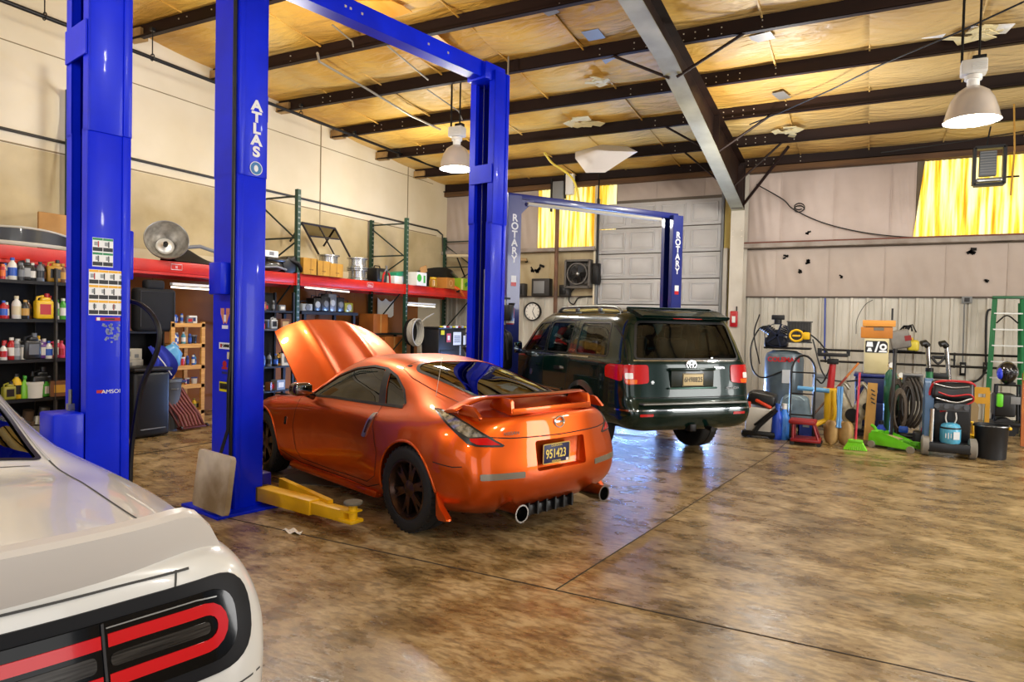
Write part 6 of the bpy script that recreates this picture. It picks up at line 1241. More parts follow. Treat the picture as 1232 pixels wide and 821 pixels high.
# ---- hydraulic power unit on the far lift, red bottle beside it
MP = lambda p: (p[0], p[1], p[2]); q = at(602, 385, 1, 9.2)-Q1
pu = MB(); pu.cyl((q.x+.05, q.y-.1, 1.62), (q.x+.05, q.y-.1, 2.0), .085, n=20); pu.box((q.x-.06, q.y-.1, 1.80), (.10, .14, .26), bev=.01); o = pu.build('motor', mat('silver motor', '#b9b6ac', .35, .5), lf); b = MB(); b.box((q.x, q.y-.08, 2.02), (.30, .22, .03)); b.box((q.x+.19, q.y-.1, 1.8), (.12, .16, .24), bev=.02); b.lathe([(0, .95), (.17, .95), (.19, 1.0), (.19, 1.42), (.16, 1.5), (.06, 1.56), (0, 1.57)], Matrix.Translation((q.x+.06, q.y-.1, 0)), 22); b.tube([(q.x+.1, q.y-.15, 1.6), (q.x+.25, q.y-.25, 1.45), (q.x+.28, q.y-.25, 1.1)], .02, 6); b.build('reservoir', BLACK, lf)
p = at(614, 378, 1, 9.25); o = thing('extinguisher', 'small red and white cylinder mounted on the dark blue lift post', 'fire extinguisher', (p.x, p.y, p.z-.16)); MB().lathe([(0, 0), (.055, 0), (.06, .02), (.06, .25), (.03, .29), (0, .29)], None, 16).build('body', RED, o); MB().lathe([(.061, .02), (.061, .10)], None, 16).build('label', WHITE, o); b = MB(); b.box((.02, 0, .31), (.10, .03, .04), bev=.006); b.build('valve', BLACK, o)
o = thing('waste_oil_drum', 'black oil drain drum with a funnel standing beside the far blue post', 'drum', (q.x+Q1.x-.10, q.y+Q1.y-.62, 0)); b = MB(); b.lathe([(0, 0), (.22, 0), (.23, .02), (.23, .3), (.24, .32), (.23, .34), (.23, .62), (.24, .64), (.23, .66), (.23, .95), (.21, .97), (0, .97)], None, 26); b.build('body', BLACK, o, 40); MB().lathe([(.02, .97), (.03, 1.12), (.16, 1.28), (.17, 1.28), (.04, 1.10)], None, 22).build('funnel', DKMET, o, 40)
# ================================================================== right side: what stands along the back wall
def rp(px, py, y): return at(px, py, 1, y)
def rx(px, y, py=480): return at(px, py, 1, y).x
def rz(px, py, y): return at(px, py, 1, y).z
# pipe rail shelf on the wall
YW = YB-.04; zr1, zr2 = rz(1050, 423, 15.2), rz(1050, 437, 15.2)
o = thing('pipe_rail', 'long dark double pipe rail running along the ribbed wall behind the tools', 'rail', (rx(985, 15.2), 15.2, 0)); x_e = 3.2-o.location.x
for z in (zr1, zr2): MB().tube([(0, 0, z), (x_e, 0, z)], .022, 8).build('pipe', mat('black iron', '#15120f'), o)
for x in (.1, 1.2, 2.3, 3.4):
    b = MB(); b.box((x, .22, (zr1+zr2)/2), (.04, .44, .03)); b.box((x, 0, (zr1+zr2)/2), (.03, .03, zr1-zr2+.06)); b.build('bracket', DKMET, o, None)
# compressor
YC = 12.4; cx = rx(943, YC, 450); zt = rz(943, 422, YC); TR = .31
o = thing('air_compressor', 'tall grey air compressor with red lettering at the left end of the tool row', 'compressor', (cx, YC, 0)); b = MB()
GT = mat('blue grey tank', '#66757e', .35, .2, coat=.3, col2='#4f5c64', nscale=3); b.lathe([(0, .18), (TR*.6, .2), (TR*.93, .28), (TR, .40), (TR, zt-.14), (TR*.93, zt-.05), (TR*.6, zt), (0, zt+.015)], None, 36); b.build('tank', GT, o, 50)
for k in range(3):
    a = k*2.1+.4; b = MB(); b.box((math.cos(a)*TR*.8, math.sin(a)*TR*.8, .13), (.10, .10, .26)); b.build('foot', GT, o)
MB().box((.05, 0, zt+.045), (.72, .42, .03), bev=.005).build('platform', DKMET, o)
dx = (rx(932, YC)-cx); b = MB(); zb0 = zt+.06; b.cyl((dx, -.16, zb0+.16), (dx, .16, zb0+.16), .13, n=20); b.box((dx, 0, zb0+.08), (.36, .30, .16), bev=.03)
for s in (-1, 1):
    for k in range(6): b.cyl((dx+s*(.04+.03*k), 0, zb0+.22+.02*k), (dx+s*(.05+.03*k), 0, zb0+.24+.02*k), .085, n=16)
b.build('pump', mat('blue black cast iron', '#1a1d2a', .4, .4), o); b = MB(); b.cyl((dx+.02, -.05, zb0+.38), (dx+.02, -.05, zb0+.52), .06, n=14); b.box((dx+.02, -.05, zb0+.50), (.2, .12, .08), bev=.01); b.build('air_filter', BLACK, o); b = MB()
b.lathe([(.19, 0), (.20, 0), (.20, .03), (.19, .03)], basis((dx+.03, -.20, zb0+.2), (1, 0, 0), (0, 0, 1)), 28)
for k in range(5): a = k*2*PI/5; b.box((dx+.03+math.cos(a)*.1, -.215, zb0+.2+math.sin(a)*.1), (.2, .02, .03), Matrix.Rotation(-a, 4, 'Y'))
b.build('flywheel', mat('dark navy wheel', '#20263c', .35, .5), o); gx = rx(957, YC)-cx; b = MB()
for k in range(9): b.box((gx-.14+.045*k, -.16, zb0+.26), (.008, .01, .34))
b.box((gx+.03, -.13, zb0+.26), (.36, .008, .32)); b.box((gx+.04, -.16, zb0+.43), (.40, .03, .02)); b.box((gx+.04, -.16, zb0+.09), (.40, .03, .02)); b.box((gx+.04, .02, zb0+.2), (.3, .2, .22), bev=.05); b.build('belt_guard', mat('grey guard', '#3b3b3a', .5), o, None)
hx_ = rx(962, YC)-cx; b = MB(); hz = rz(962, 404, YC); b.tube([(hx_-.05+.10*math.cos(a*PI/10), -.36, hz+.09*math.sin(a*PI/10)) for a in range(20)], .018, 8, True); b.box((hx_-.05, -.36, hz), (.12, .03, .03)); b.box((hx_+.1, -.34, hz), (.1, .1, .12), bev=.02); b.build('valve_wheel', YEL, o)
text('tank_lettering', 'COLEMAN', .105, mat('red lettering', '#b8141c', .5), o, basis((.02, -TR-.004, rz(940, 433, YC-TR)), (1, 0, 0), (0, 0, 1)), .001, bold=.004); b = MB(); zl = rz(950, 452, YC-TR)
for k in range(2): b.box((.08+.02*k, -TR-.004+.004*k, zl-.02), (.15-.02*k, .004, .22), Matrix.Rotation(.3, 4, 'Z'))
b.build('tank_label', mat('pale label', '#c9cdd0', .5), o)
b = MB(); tz = zt
b.tube(spline([(dx-.1, -.1, zb0+.36), (-.40, -.12, zb0+.30), (-.52, -.16, zb0+.0), (-.48, -.2, zb0-.38), (-.30, -.28, zb0-.52), (.0, -.33, zb0-.40)], 6), .014, 6); b.tube(spline([(-.42, .0, zb0+.55), (-.50, 0, zb0+.2), (-.38, -.1, zb0-.3)], 6), .012, 6); b.tube(spline([(.3, -.2, zb0+.3), (.55, -.2, zb0+.1), (.72, -.2, zb0-.2), (.62, -.2, zb0-.55), (.52, -.2, zb0-.5)], 6), .014, 6); b.tube(spline([(.45, -.25, zb0+.15), (.62, -.25, zb0-.4), (.85, -.15, zb0-.52), (1.2, .2, zb0-.5)], 6), .013, 6)
b.build('hose', HOSE, o, 60)
# electrics on the wall
def wallbox(px, py, w, h, label, name='outlet_box', m=GREY, d=.06):
    p = rp(px, py, YW); o = thing(name, label, 'electrical box', (p.x, YW-.03, p.z)); MB().box((0, 0, 0), (w, d, h), bev=.008).build('body', m, o); MB().box((0, -d/2-.002, 0), (w*.5, .006, h*.6), bev=.002).build('cover_plate', BLACK if m is GREY else WHITE, o); return o
wallbox(1163, 361, .17, .13, 'grey junction box under the top edge of the ribbed panels beside the ladder'); wallbox(1158, 444, .10, .26, 'tall dark outlet box with a yellow plate hanging over the machine cart', m=DKMET); wallbox(1186, 443, .10, .22, 'dark switch box low on the wall just left of the ladder', m=DKMET)
p1 = rp(1160, 366, YW); p2 = rp(1158, 436, YW); o = MB().tube([(p1.x, YW-.03, p1.z), (p2.x, YW-.03, p2.z)], .014, 6).build('conduit', GREY); tag(o, 'thin grey conduit between the junction box and the outlet over the machine cart', 'pipe')
p1 = rp(993, 359, YW); p2 = rp(992, 432, YW); o = MB().tube([(p1.x, YW-.05, p1.z), (p2.x, YW-.05, p2.z)], .016, 6).build('air_line', mat('blue air line', '#1c3fa0', .5)); tag(o, 'vertical blue air line on the ribbed wall right of the compressor', 'pipe')
pts = [rp(*q, YW-.06) for q in ((1192, 372), (1187, 380), (1186, 430), (1186, 445), (1176, 458), (1160, 460))]; o = MB().tube(spline(pts, 5), .02, 7).build('power_cord', HOSE); tag(o, 'black power cord running down the wall and bending left of the ladder', 'cord')
pts = [rp(*q, YW-.06) for q in ((1050, 361), (1040, 368), (1031, 385), (1030, 402))]; o = MB().tube(spline(pts, 6), .007, 6).build('loose_wire', HOSE); tag(o, 'thin wire curling down the wall above the orange crate', 'wire')
pts = [rp(*q, YW-.1) for q in ((915, 228), (942, 240), (955, 252), (990, 268), (1040, 280), (1100, 286), (1200, 290), (1232, 287))]; pts[0].y = 15.0
o = thing('overhead_cable', 'black cable sagging across the upper wall right of the white column', 'cable', pts[2]); MB().tube(spline([q-pts[2] for q in pts], 6), .012, 6).build('cable', HOSE, o); MB().tube([(.11+.10*math.cos(a*.5), .0, -.02+.08*math.sin(a*.5)+.004*a) for a in range(24)], .012, 6).build('coil', HOSE, o)
# pressure washer / carpet machine
YV = 11.0; x0 = rx(896, YV); x1 = rx(936, YV); W1 = x1-x0; xm = (x0+x1)/2
o = thing('shop_machine', 'white wheeled floor machine with black and orange top beside the green vehicle', 'machine', (xm, YV, 0)); b = MB(); h1 = rz(912, 488, YV)
b.box((.0, 0, .10+h1*.5-.06), (W1*.78, .42, h1-.10), Matrix.Rotation(.05, 4, 'Y'), bev=.03, taper=1.04); b.build('tank', mat('dirty white plastic', '#e0dcd2', .5, col2='#c4beb2', nscale=3), o, 40); t = MB(); zt2 = rz(912, 474, YV); t.box((.02, 0, (h1+zt2)/2+.02), (W1*.84, .40, zt2-h1+.02), Matrix.Rotation(.14, 4, 'Y'), bev=.06, seg=3); t.sph((-.02, 0, zt2-.02), .16, (1.1, 1, .5)); t.build('top', BLACK, o, 50); t = MB(); t.box((.06, -.17, zt2-.13), (.26, .10, .05), Matrix.Rotation(.45, 4, 'Y'), bev=.02); t.box((-.19, -.2, h1+.02), (.14, .03, .10), bev=.01); t.build('orange_panel', mat('red orange plastic', '#d8401a', .4), o, 40); t = MB(); t.tube([(.25, -.22, h1-.02), (.02, -.26, .2), (-.05, -.28, .10)], .035, 8); t.tube([(-.05, -.26, .2), (.2, -.26, h1-.04)], .02, 6); t.build('wand', BLACK, o); t = MB(); t.box((0, -.05, .07), (W1*.98, .40, .07), bev=.02); t.build('base', BLACK, o)
for s in (-1, 1):
    for q in (-1, 1): MB().cyl((s*W1*.40, q*.2-.03, .05), (s*W1*.40, q*.2+.03, .05), .05, n=16).build('wheel', RUB, o)
# blue jugs
for i, (px, c) in enumerate(((936, '#2148c0'), (944, '#3a7fd8'))):
    y = 10.85+.05*i; o = thing('fluid_bottle', ['dark blue bottle standing right of the white floor machine', 'brighter blue bottle standing between the dark blue bottle and the hand truck'][i], 'bottle', (rx(px, y), y, .0), group='blue bottles'); h = rz(px, 486, y); MB().lathe([(0, 0), (.075, 0), (.08, .02), (.08, h*.62), (.05, h*.75), (.03, h*.86), (0, h*.86)], None, 18).build('body', mat('blue bottle %d' % i, c, .35), o, 40); MB().lathe([(.036, h*.85), (.034, h), (0, h)], None, 14).build('cap', WHITE if i else BLU, o)
# hand truck
YH = 10.95; xa, xb = rx(951, YH), rx(980, YH); zt = rz(965, 428, YH); w_ = xb-xa
o = thing('hand_truck', 'black tubular hand truck with a tall arched handle in front of the compressor', 'hand truck', ((xa+xb)/2, YH, 0)); b = MB(); pts = [(-w_/2, -.05, .06), (-w_/2, .0, zt-.25)]+[(-w_/2*math.cos(a*PI/10), .02, zt-.25+.25*math.sin(a*PI/10)) for a in range(1, 10)]+[(w_/2, .0, zt-.25), (w_/2, -.05, .06)]; b.tube(pts, .016, 8)
for f_ in (.3, .55, .80): b.tube([(-w_/2, 0, zt*f_), (w_/2, 0, zt*f_)], .012, 6)
b.build('frame', mat('black tube', '#121214', .35), o); MB().box((0, -.13, .03), (w_*.95, .2, .012)).build('toe_plate', DKMET, o)
for s in (-1, 1): MB().lathe([(0, -.03), (.03, -.03), (.09, -.03), (.11, -.02), (.11, .02), (.09, .03), (0, .03)], Matrix.Translation((s*w_*.52, .09, .11)) @ Matrix.Rotation(PI/2, 4, 'Y'), 20).build('wheel', RUB, o)
# grey and blue coolers on a blue crate
YK = 11.45; o = thing('tool_bag', 'grey blue soft tool bag lying on blue crates behind the hand truck', 'bag', (rx(957, YK), YK, .0)); zc = rz(957, 505, YK); zt = rz(957, 476, YK); x0, x1 = rx(937, YK), rx(978, YK); b = MB(); b.box((0, 0, (zc+zt)/2), (x1-x0, .4, zt-zc), bev=.07, seg=3, taper=.75); b.build('body', mat('grey blue canvas', '#72858f', .7, col2='#55666f', nscale=5), o, 50); b = MB(); b.tube([(-.12, -.2, zt-.04), (-.04, -.26, zt+.02), (.08, -.26, zt), (.14, -.2, zt-.05)], .014, 6); b.box((-.1, -.19, (zc+zt)/2+.02), (.14, .03, .10), bev=.01); b.build('pocket', mat('pale blue canvas', '#9fb7c2', .7), o, 50)
for i, (px, c) in enumerate(((947, NAVY), (972, mat('crate blue', '#1b2f7c', .45)))):
    o2 = thing('crate', ['dark navy crate under the left half of the grey blue bag', 'royal blue crate under the right half of the grey blue bag'][i], 'crate', (rx(px, YK), YK, 0), group='crates under the bag'); b = MB(); hh = zc-.004; ww = (x1-x0)/2-.02
    for s in (1, -1): b.box((s*(ww/2-.01), 0, hh/2), (.02, .4, hh)); b.box((0, s*.19, hh/2), (ww, .02, hh))
    b.box((0, 0, .01), (ww, .4, .02)); b.box((0, 0, hh-.015), (ww-.03, .36, .01)); b.build('body', c, o2, None); MB().box((0, -.206, hh*.75), (ww*.4, .014, .03)).build('handle', GREY, o2)
# red rolling creeper seat
YS = 10.62; x0, x1 = rx(950, YS), rx(990, YS); o = thing('rolling_seat', 'low red rolling mechanic seat on the floor in front of the hand truck', 'stool', ((x0+x1)/2, YS, 0)); z1, z2 = rz(970, 505, YS), rz(970, 511, YS); w_ = x1-x0
MB().box((-.03, 0, z1-.03), (w_*.82, .34, .06), bev=.02).build('seat', mat('dark red vinyl', '#8e1219', .45), o); b = MB(); b.box((.02, 0, .075), (w_*.9, .38, .045), bev=.012)
for s in (1, -1):
    for q in (1, -1): b.tube([(s*w_*.30-.02, q*.13, z1-.05), (s*w_*.38+.02, q*.15, .08)], .018, 6)
b.build('frame', mat('red tray', '#8a1016', .4), o)
for s in (1, -1):
    for q in (1, -1): MB().cyl((s*w_*.40+.02, q*.16-.015, .033), (s*w_*.40+.02, q*.16+.015, .033), .033, n=14).build('caster', BLACK, o)
# transmission jack: red ram, yellow base, black saddle
YJ = 11.7; x = rx(998, YJ); o = thing('transmission_jack', 'tall transmission jack with red ram, yellow legs and black saddle', 'jack', (x, YJ, 0)); z1, z2, z3 = rz(998, 470, YJ), rz(998, 438, YJ), rz(998, 427, YJ); b = MB(); b.cyl((0, 0, z1-.05), (.03, 0, z2), .055, .048, n=18); b.build('ram', RED, o); b = MB(); b.box((.03, 0, z2+.04), (.16, .14, .08), bev=.01); b.box((.03, 0, z3), (.42, .26, .05), bev=.01); b.box((-.16, -.05, z3+.05), (.06, .06, .10)); b.box((.24, 0, z3+.04), (.05, .05, .10)); b.build('saddle', BLACK, o); b = MB(); b.cyl((0, 0, .1), (0, 0, z1+.03), .075, n=18); b.box((0, 0, z1), (.20, .14, .08), bev=.02)
for a in (.6, 2.5, 3.8, 5.6): b.tube([(0, 0, .26), (math.cos(a)*.40, math.sin(a)*.34, .09)], .035, 8)
b.tube([(.06, -.06, z1), (.09, -.12, z1*.5), (.04, -.1, .2)], .03, 8); b.build('base', YEL, o)
for a in (.6, 2.5, 3.8, 5.6): MB().cyl((math.cos(a)*.41, math.sin(a)*.35-.02, .045), (math.cos(a)*.41, math.sin(a)*.35+.02, .045), .045, n=14).build('caster', BLACK, o)
b = MB(); b.tube([(.0, -.08, z1+.0), (-.46, -.02, z1+.01)], .035, 8); b.build('handle', LBL, o)
# leaning pole (wood), clamshell digger, broom
p1, p2 = at(960, 521, 2, .02), rp(1033, 437, 11.95); o = thing('wooden_pole', 'long orange brown wooden handle leaning diagonally across the tools', 'pole', p1); d = p2-p1; MB().tube([(0, 0, 0), d*.55], .017, 8).build('lower_grip', mat('grey brown wood', '#6a5142', .6), o); MB().tube([d*.55, d*.80], .017, 8).build('red_band', mat('red brown wood', '#8a2c1c', .5), o); MB().tube([d*.80, d], .017, 8).build('upper_end', mat('orange wood', '#b7691f', .5), o)
YD_ = 10.78; xs = [rx(q, YD_, 520) for q in (1000.5, 1017.5)]; xm = sum(xs)/2; o = thing('post_hole_digger', 'clamshell digger with light blue handles and two tan scoop blades', 'digger', (xm, YD_, 0)); zb1, zt1, zh = .02, rz(1009, 506, YD_), rz(1009, 466, YD_)
for i, xx in enumerate(xs):
    b = MB(); hw = (xs[1]-xs[0])*.58; b.grid(lambda u, v: ((xx-xm)+hw*math.sin((u-.5)*PI*.98), -.10*math.cos((u-.5)*PI)*(1-.2*v), zb1+(zt1-zb1)*(.5-.5*math.cos(PI*v))), 12, 14)
    for v in b.bm.verts:
        t_ = (v.co.z-zb1)/(zt1-zb1); k = math.sqrt(max(.02, 1-(2*t_-1)**2))**.55; v.co.x = (xx-xm)+(v.co.x-(xx-xm))*k
    b.thick(.008); b.build('blade', mat('tan worn steel', '#ad8a50', .5, .2, col2='#85673a', nscale=6), o, 60)
for s in (-1, 1): MB().tube([(s*.02, -.07, zt1-.1), (s*.012, 0, zt1+.05), (s*.02, .10, zh)], .02, 8).build('handle', mat('light blue paint', '#5a92c8', .45), o)
YR = 10.5; x0, x1 = rx(1015, YR, 540), rx(1043, YR, 540); xm = (x0+x1)/2; o = thing('broom', 'upright broom with red handle and bright green bristles', 'broom', (xm, YR, 0)); zt1, zh = rz(1028, 531, YR), rz(1029, 449, YR); w_ = (x1-x0)
b = MB()
for i in range(24):
    for j in range(3): u = i/23-.5; b.tube([(u*w_*.62, (j-1)*.02, zt1-.02), (u*w_*1.0+.01*math.sin(i*3), (j-1)*.035, .006)], .008, 4)
b.build('bristles', mat('lime bristles', '#7fd41a', .6), o); MB().box((0, 0, zt1), (w_*.66, .07, .05), bev=.02).build('head', mat('lime head', '#6fc01a', .4), o); MB().tube([(0, 0, zt1), (.02, .16, zh)], .0145, 8).build('handle', mat('pink red handle', '#c02a3a', .4), o)
# engine block on a pallet, plywood strip
YE = 12.2; x0, x1 = rx(1003, YE), rx(1050, YE); xm = (x0+x1)/2; zb2 = rz(1026, 512, YE); zt2 = rz(1026, 463, YE); o = thing('engine', 'bare metal engine standing behind the red broom', 'engine', (xm, YE, 0)); b = MB(); w_ = x1-x0; ALU = mat('oily aluminium', '#d4caae', .4, .35, col2='#8d836c', nscale=9)
for s in (-1, 1): b.box((s*w_*.24, 0, (zb2+zt2)/2), (w_*.34, .5, zt2-zb2), Matrix.Rotation(s*.42, 4, 'Y'), bev=.03); 
b.box((0, 0, zb2+.12), (w_*.5, .46, .30), bev=.03); b.build('block', ALU, o); b = MB()
for s in (-1, 1):
    for k in range(4): b.tube(spline([(s*w_*.10, -.2+k*.13, zt2-.06), (s*w_*.25, -.24+k*.12, zt2+.03), (s*w_*.38, -.24+k*.12, zt2-.12), (s*w_*.34, -.26+k*.12, zb2+.2)], 4), .022, 8)
b.build('intake_pipes', mat('dull silver pipes', '#a9a69a', .3, .8), o, 60); b = MB(); b.cyl((0, -.30, zb2+.2), (0, -.26, zb2+.2), .10, n=20); b.cyl((.2, -.30, zb2+.34), (.2, -.26, zb2+.34), .06, n=18); b.cyl((-.2, -.30, zb2+.38), (-.2, -.26, zb2+.38), .05, n=18); b.build('pulley', DKMET, o)
b = MB(); b.box((0, 0, zb2-.05), (w_*.9, .55, .04))
for s in (-1, 1):
    for q in (-1, 1): b.box((s*w_*.40, q*.22, (zb2-.05)/2), (.05, .05, zb2-.05))
b.build('stand', DKMET, o)
YP = 11.55; x0, x1 = rx(1042, YP), rx(1054, YP); o = thing('board', 'narrow light wooden board leaning upright beside the engine', 'board', ((x0+x1)/2, YP, 0)); tag(o, 'narrow light wooden board leaning upright beside the engine', 'board'); zt2 = rz(1050, 462, YP); b = MB(); b.box((0, .0, zt2/2+.012), (x1-x0, .03, zt2), Matrix.Rotation(-.07, 4, 'X') @ Matrix.Rotation(.04, 4, 'Y')); b.build('plank', mat('light plywood', '#c8974a', .65, col2='#a97a36', nscale=5, stretch=(1, 1, .3)), o, None); b = MB(); b.m(BLK)
for k in range(4): b.box((.01*(k % 2)+.02, -.05-.004*k, zt2-.10-.06*k), (.06, .006, .02), Matrix.Rotation(.5, 4, 'Y'))
b.build('print', parent=o, smooth=None)
x = rx(1040, 11.2); o = MB().box((0, 0, .03), (.62, .30, .02), bev=.004).build('floor_mat', mat('brown rubber mat', '#4a3624', .7), loc=(x, 11.15, -.018)); tag(o, 'flat brown board on the floor behind the green broom head', 'board')
# stack: blue bin, beige cabinet, orange crate
YX = 13.2; x0, x1 = rx(1027, YX), rx(1066, YX); xm = (x0+x1)/2; w_ = x1-x0; za, zb_, zc_, zd = rz(1047, 449, YX), rz(1052, 407, YX), rz(1052, 385, YX), 0
o = thing('storage_bin', 'tall navy blue storage bin under the beige cabinet', 'bin', (xm, YX, 0)); b = MB(); b.box((0, 0, .02+(za-.06)*.25), (w_*.86, .5, (za-.06)*.5), bev=.04, taper=1.08); b.box((0, 0, (za-.06)*.76), (w_*.9, .52, (za-.06)*.48), bev=.04, taper=1.08); b.build('body', mat('bin blue', '#1a2350', .4), o, 40); MB().box((0, 0, za-.03), (w_*1.04, .6, .055), bev=.02).build('lid', mat('bin blue lid', '#222e6e', .4), o); MB().box((0, -.30, za*.28), (w_*.4, .02, .22), bev=.01).build('amber_box', mat('amber panel', '#8a6a1e', .5), o)
cxm, cw = rx(1052, YX)-.0, rx(1066.5, YX)-rx(1037, YX); o = thing('cabinet', 'beige metal cabinet with a black and white emblem on the navy bin', 'cabinet', (cxm, YX, za)); H_ = zb_-za; BG = mat('beige enamel', '#d5c89c', .5, col2='#c4b684', nscale=2); MB().box((0, 0, H_/2), (cw, .40, H_), bev=.012).build('body', BG, o); MB().box((0, -.204, H_/2), (cw*.94, .012, H_*.95), bev=.004).build('door', BG, o)
FC = basis((0, -.212, H_*.76), (1, 0, 0), (0, 0, 1)); b = MB(); b.m(BLK).prism(rounded([(-.165, -.10), (.165, -.10), (.165, .06), (.13, .10), (-.165, .10)], .015), .003, FC); b.m(W_)
b.prism([(-.03, -.09), (.0, -.09), (.05, .09), (.02, .09)], .005, FC); b.prism([(-.15, .0), (-.05, .0), (-.06, .08), (-.14, .08)], .005, FC); b.prism([(-.14, -.08), (-.06, -.08), (-.08, -.02), (-.12, -.02)], .005, FC); b.lathe([(.025, .003), (.055, .003), (.055, .006), (.025, .006)], FC @ Matrix.Translation((.10, .0, 0)), 16); b.prism([(.03, -.09), (.16, -.09), (.15, -.06), (.05, -.06)], .005, FC); b.build('emblem', parent=o, smooth=None)
xl, xr = rx(1033, YX), rx(1072.5, YX); o = thing('crate', 'orange brown crate with a loose lid on top of the beige cabinet', 'crate', ((xl+xr)/2, YX, zb_)); H_ = zc_-zb_; OC = mat('orange crate', '#c9802a', .55, col2='#b26c1e', nscale=3); b = MB(); b.box((-.01, 0, H_*.30), ((xr-xl)*.96, .42, H_*.60), bev=.008); b.build('body', OC, o); b = MB(); b.box((.02, 0, H_*.80), ((xr-xl)*.99, .46, H_*.34), bev=.008); b.build('lid', mat('orange lid', '#d8923a', .5), o); MB().box((.02, -.0, H_*.62), ((xr-xl)*.8, .40, H_*.08)).build('contents', BLACK, o); MB().box((.02, -.214, H_*.5), (.15, .006, .05)).build('label', mat('grey label', '#6d665a', .6), o)
MB().box(((xr-xl)*.44, .1, H_+.10), (.03, .03, .2)).build('peg', BLACK, o)
# cans on the rail
YG = 15.15; zs_ = zr1+.022
o = thing('jerry_can', 'dented grey metal can tilted on the pipe rail right of the orange crate', 'can', (rx(1080, YG), YG, zs_+.03)); b = MB(); b.box((0, 0, .20), (.34, .30, .36), Matrix.Rotation(-.22, 4, 'Y'), bev=.04, seg=3); b.build('body', mat('grey primer', '#8f8b84', .5, col2='#726d66', nscale=4), o, 40); MB().box((.13, -.155, .23), (.11, .01, .10), Matrix.Rotation(-.2, 4, 'Y')).build('label', mat('dark red label', '#8c1d1c', .5), o); b = MB(); b.tube([(0, 0, .38), (.06, 0, .46), (.18, 0, .46), (.2, 0, .36)], .018, 6); b.cyl((.1, 0, .38), (.14, 0, .46), .04); b.build('handle', DKMET, o)
MB().box((0, 0, -.015), (.5, .34, .02)).build('support_tray', DKMET, o)
o = thing('oil_jug', 'yellow plastic jug standing on the pipe rail beside the grey can', 'jug', (rx(1096, YG), YG, zs_+.01)); h = rz(1094, 407, YG)-zs_; MB().box((0, 0, h*.42), (.20, .24, h*.84), bev=.05, seg=3).build('body', mat('pale yellow plastic', '#d6c23a', .4), o, 40); b = MB(); b.cyl((-.03, 0, h*.8), (-.03, 0, h), .03); b.build('cap', YEL, o)
b = MB(); b.tube([(-.20, .05, h*.9), (-.16, .05, h+.20), (-.02, .05, h+.25), (.05, .05, h+.1)], .014, 6); b.build('wire_handle', DKMET, o)
MB().box((0, 0, -.006), (.3, .3, .01)).build('support_tray', DKMET, o)
# black pole, gas cylinders, hose coils, small boxes
p1, p2 = rp(1072, 515, 10.95), rp(1077, 421, 11.5); p1.z = 0.02; o = thing('steel_bar', 'straight black steel bar standing upright in front of the gas cylinders', 'bar', p1); MB().tube([(0, 0, 0), p2-p1], .025, 8).build('bar', BLACK, o); d = p2-p1; MB().tube([d*.97, d*1.005], .032, 8).build('end_cap', DKMET, o)
for i, (px, c, dy) in enumerate(((1071, '#1d5a40', 0), (1083, '#17402e', .25))):
    y = 12.3+dy; zt2 = rz(px, 440 if i == 0 else 452, y); o = thing('gas_cylinder', ['bright green gas cylinder behind the black bar', 'darker green gas cylinder right of the brighter one'][i], 'gas cylinder', (rx(px, y), y, 0), group='green gas cylinders'); r_ = .095; MB().lathe([(0, 0), (r_, 0), (r_, zt2-.22), (r_*.8, zt2-.12), (.035, zt2-.06), (0, zt2-.06)], None, 22).build('body', mat('cylinder green %d' % i, c, .35, coat=.3), o, 50); b = MB(); b.cyl((0, 0, zt2-.07), (0, 0, zt2+.02), .025, n=12); b.cyl((-.05, 0, zt2), (.05, 0, zt2), .014, n=8); b.build('valve', mat('brass', '#b58a35', .3, .8), o); b = MB(); b.cyl((0, -.06, zt2+.01), (0, -.10, zt2+.01), .04, n=14); b.build('gauge', WHITE, o)
for i, px in enumerate((1076, 1088, 1079)):
    y = 11.95; o = thing('cable_drum', ['brown welding hose bundle hanging at the foot of the green cylinders', 'second brown hose bundle further right on the cart', 'rusty chain bundle low beside the steel bar'][i], 'hose', (rx(px+3, y-.1*i), y-.18*i, 0)); z0_ = (.30, .28, .18)[i]; b = MB()
    for k in range(4): b.tube([((.10+.01*k)*math.cos(a*PI/10)*(.7), .02*k-.03, z0_+.30+(.26+.02*k)*math.sin(a*PI/10)) for a in range(20)], .018, 6, True)
    b.build('coil', mat('brown hose %d' % i, ['#2f261d', '#241d17', '#473b2e'][i], .6), o, 60); MB().cyl((0, .05, .0), (0, .05, z0_+.3), .02).build('hanger_post', DKMET, o); MB().box((0, 0.02, .01), (.2, .2, .02)).build('foot_plate', DKMET, o)
YO_ = 12.0; x0, x1 = rx(1086, YO_), rx(1109, YO_); w_ = x1-x0; o = thing('hose_rack', 'wide rack of looped grey brown hoses left of the machine cart', 'hose', ((x0+x1)/2, YO_, 0)); zt2 = rz(1098, 450, YO_); HB = mat('grey brown hose', '#332c24', .5)
for k in range(4):
    q = -.3+k*.19; b = MB(); b.tube(spline([(q*w_, -.06, zt2-.05), (q*w_+.06, -.14, zt2-.20), (q*w_+.10, -.12, zt2*.55), (q*w_+.05, -.14, .35), (q*w_-.05, -.10, .22), (q*w_-.08, -.08, zt2*.6), (q*w_, -.06, zt2-.05)], 5), .02, 7); b.build('hose', HB if k % 2 else MATS['brown hose 0'], o, 60)
b = MB(); b.box((0, 0, zt2-.01), (w_*1.05, .24, .03), bev=.01)
for s in (1, -1): b.box((s*w_*.48, .04, zt2/2), (.03, .03, zt2))
b.box((0, .1, zt2-.22), (w_*.9, .02, .4)); b.build('frame', GREY, o)
o = thing('air_tank', 'black coiled tubing with a blue valve on the floor right of the green jack', 'hose', (rx(1098, 11.3), 11.3, 0)); b = MB()
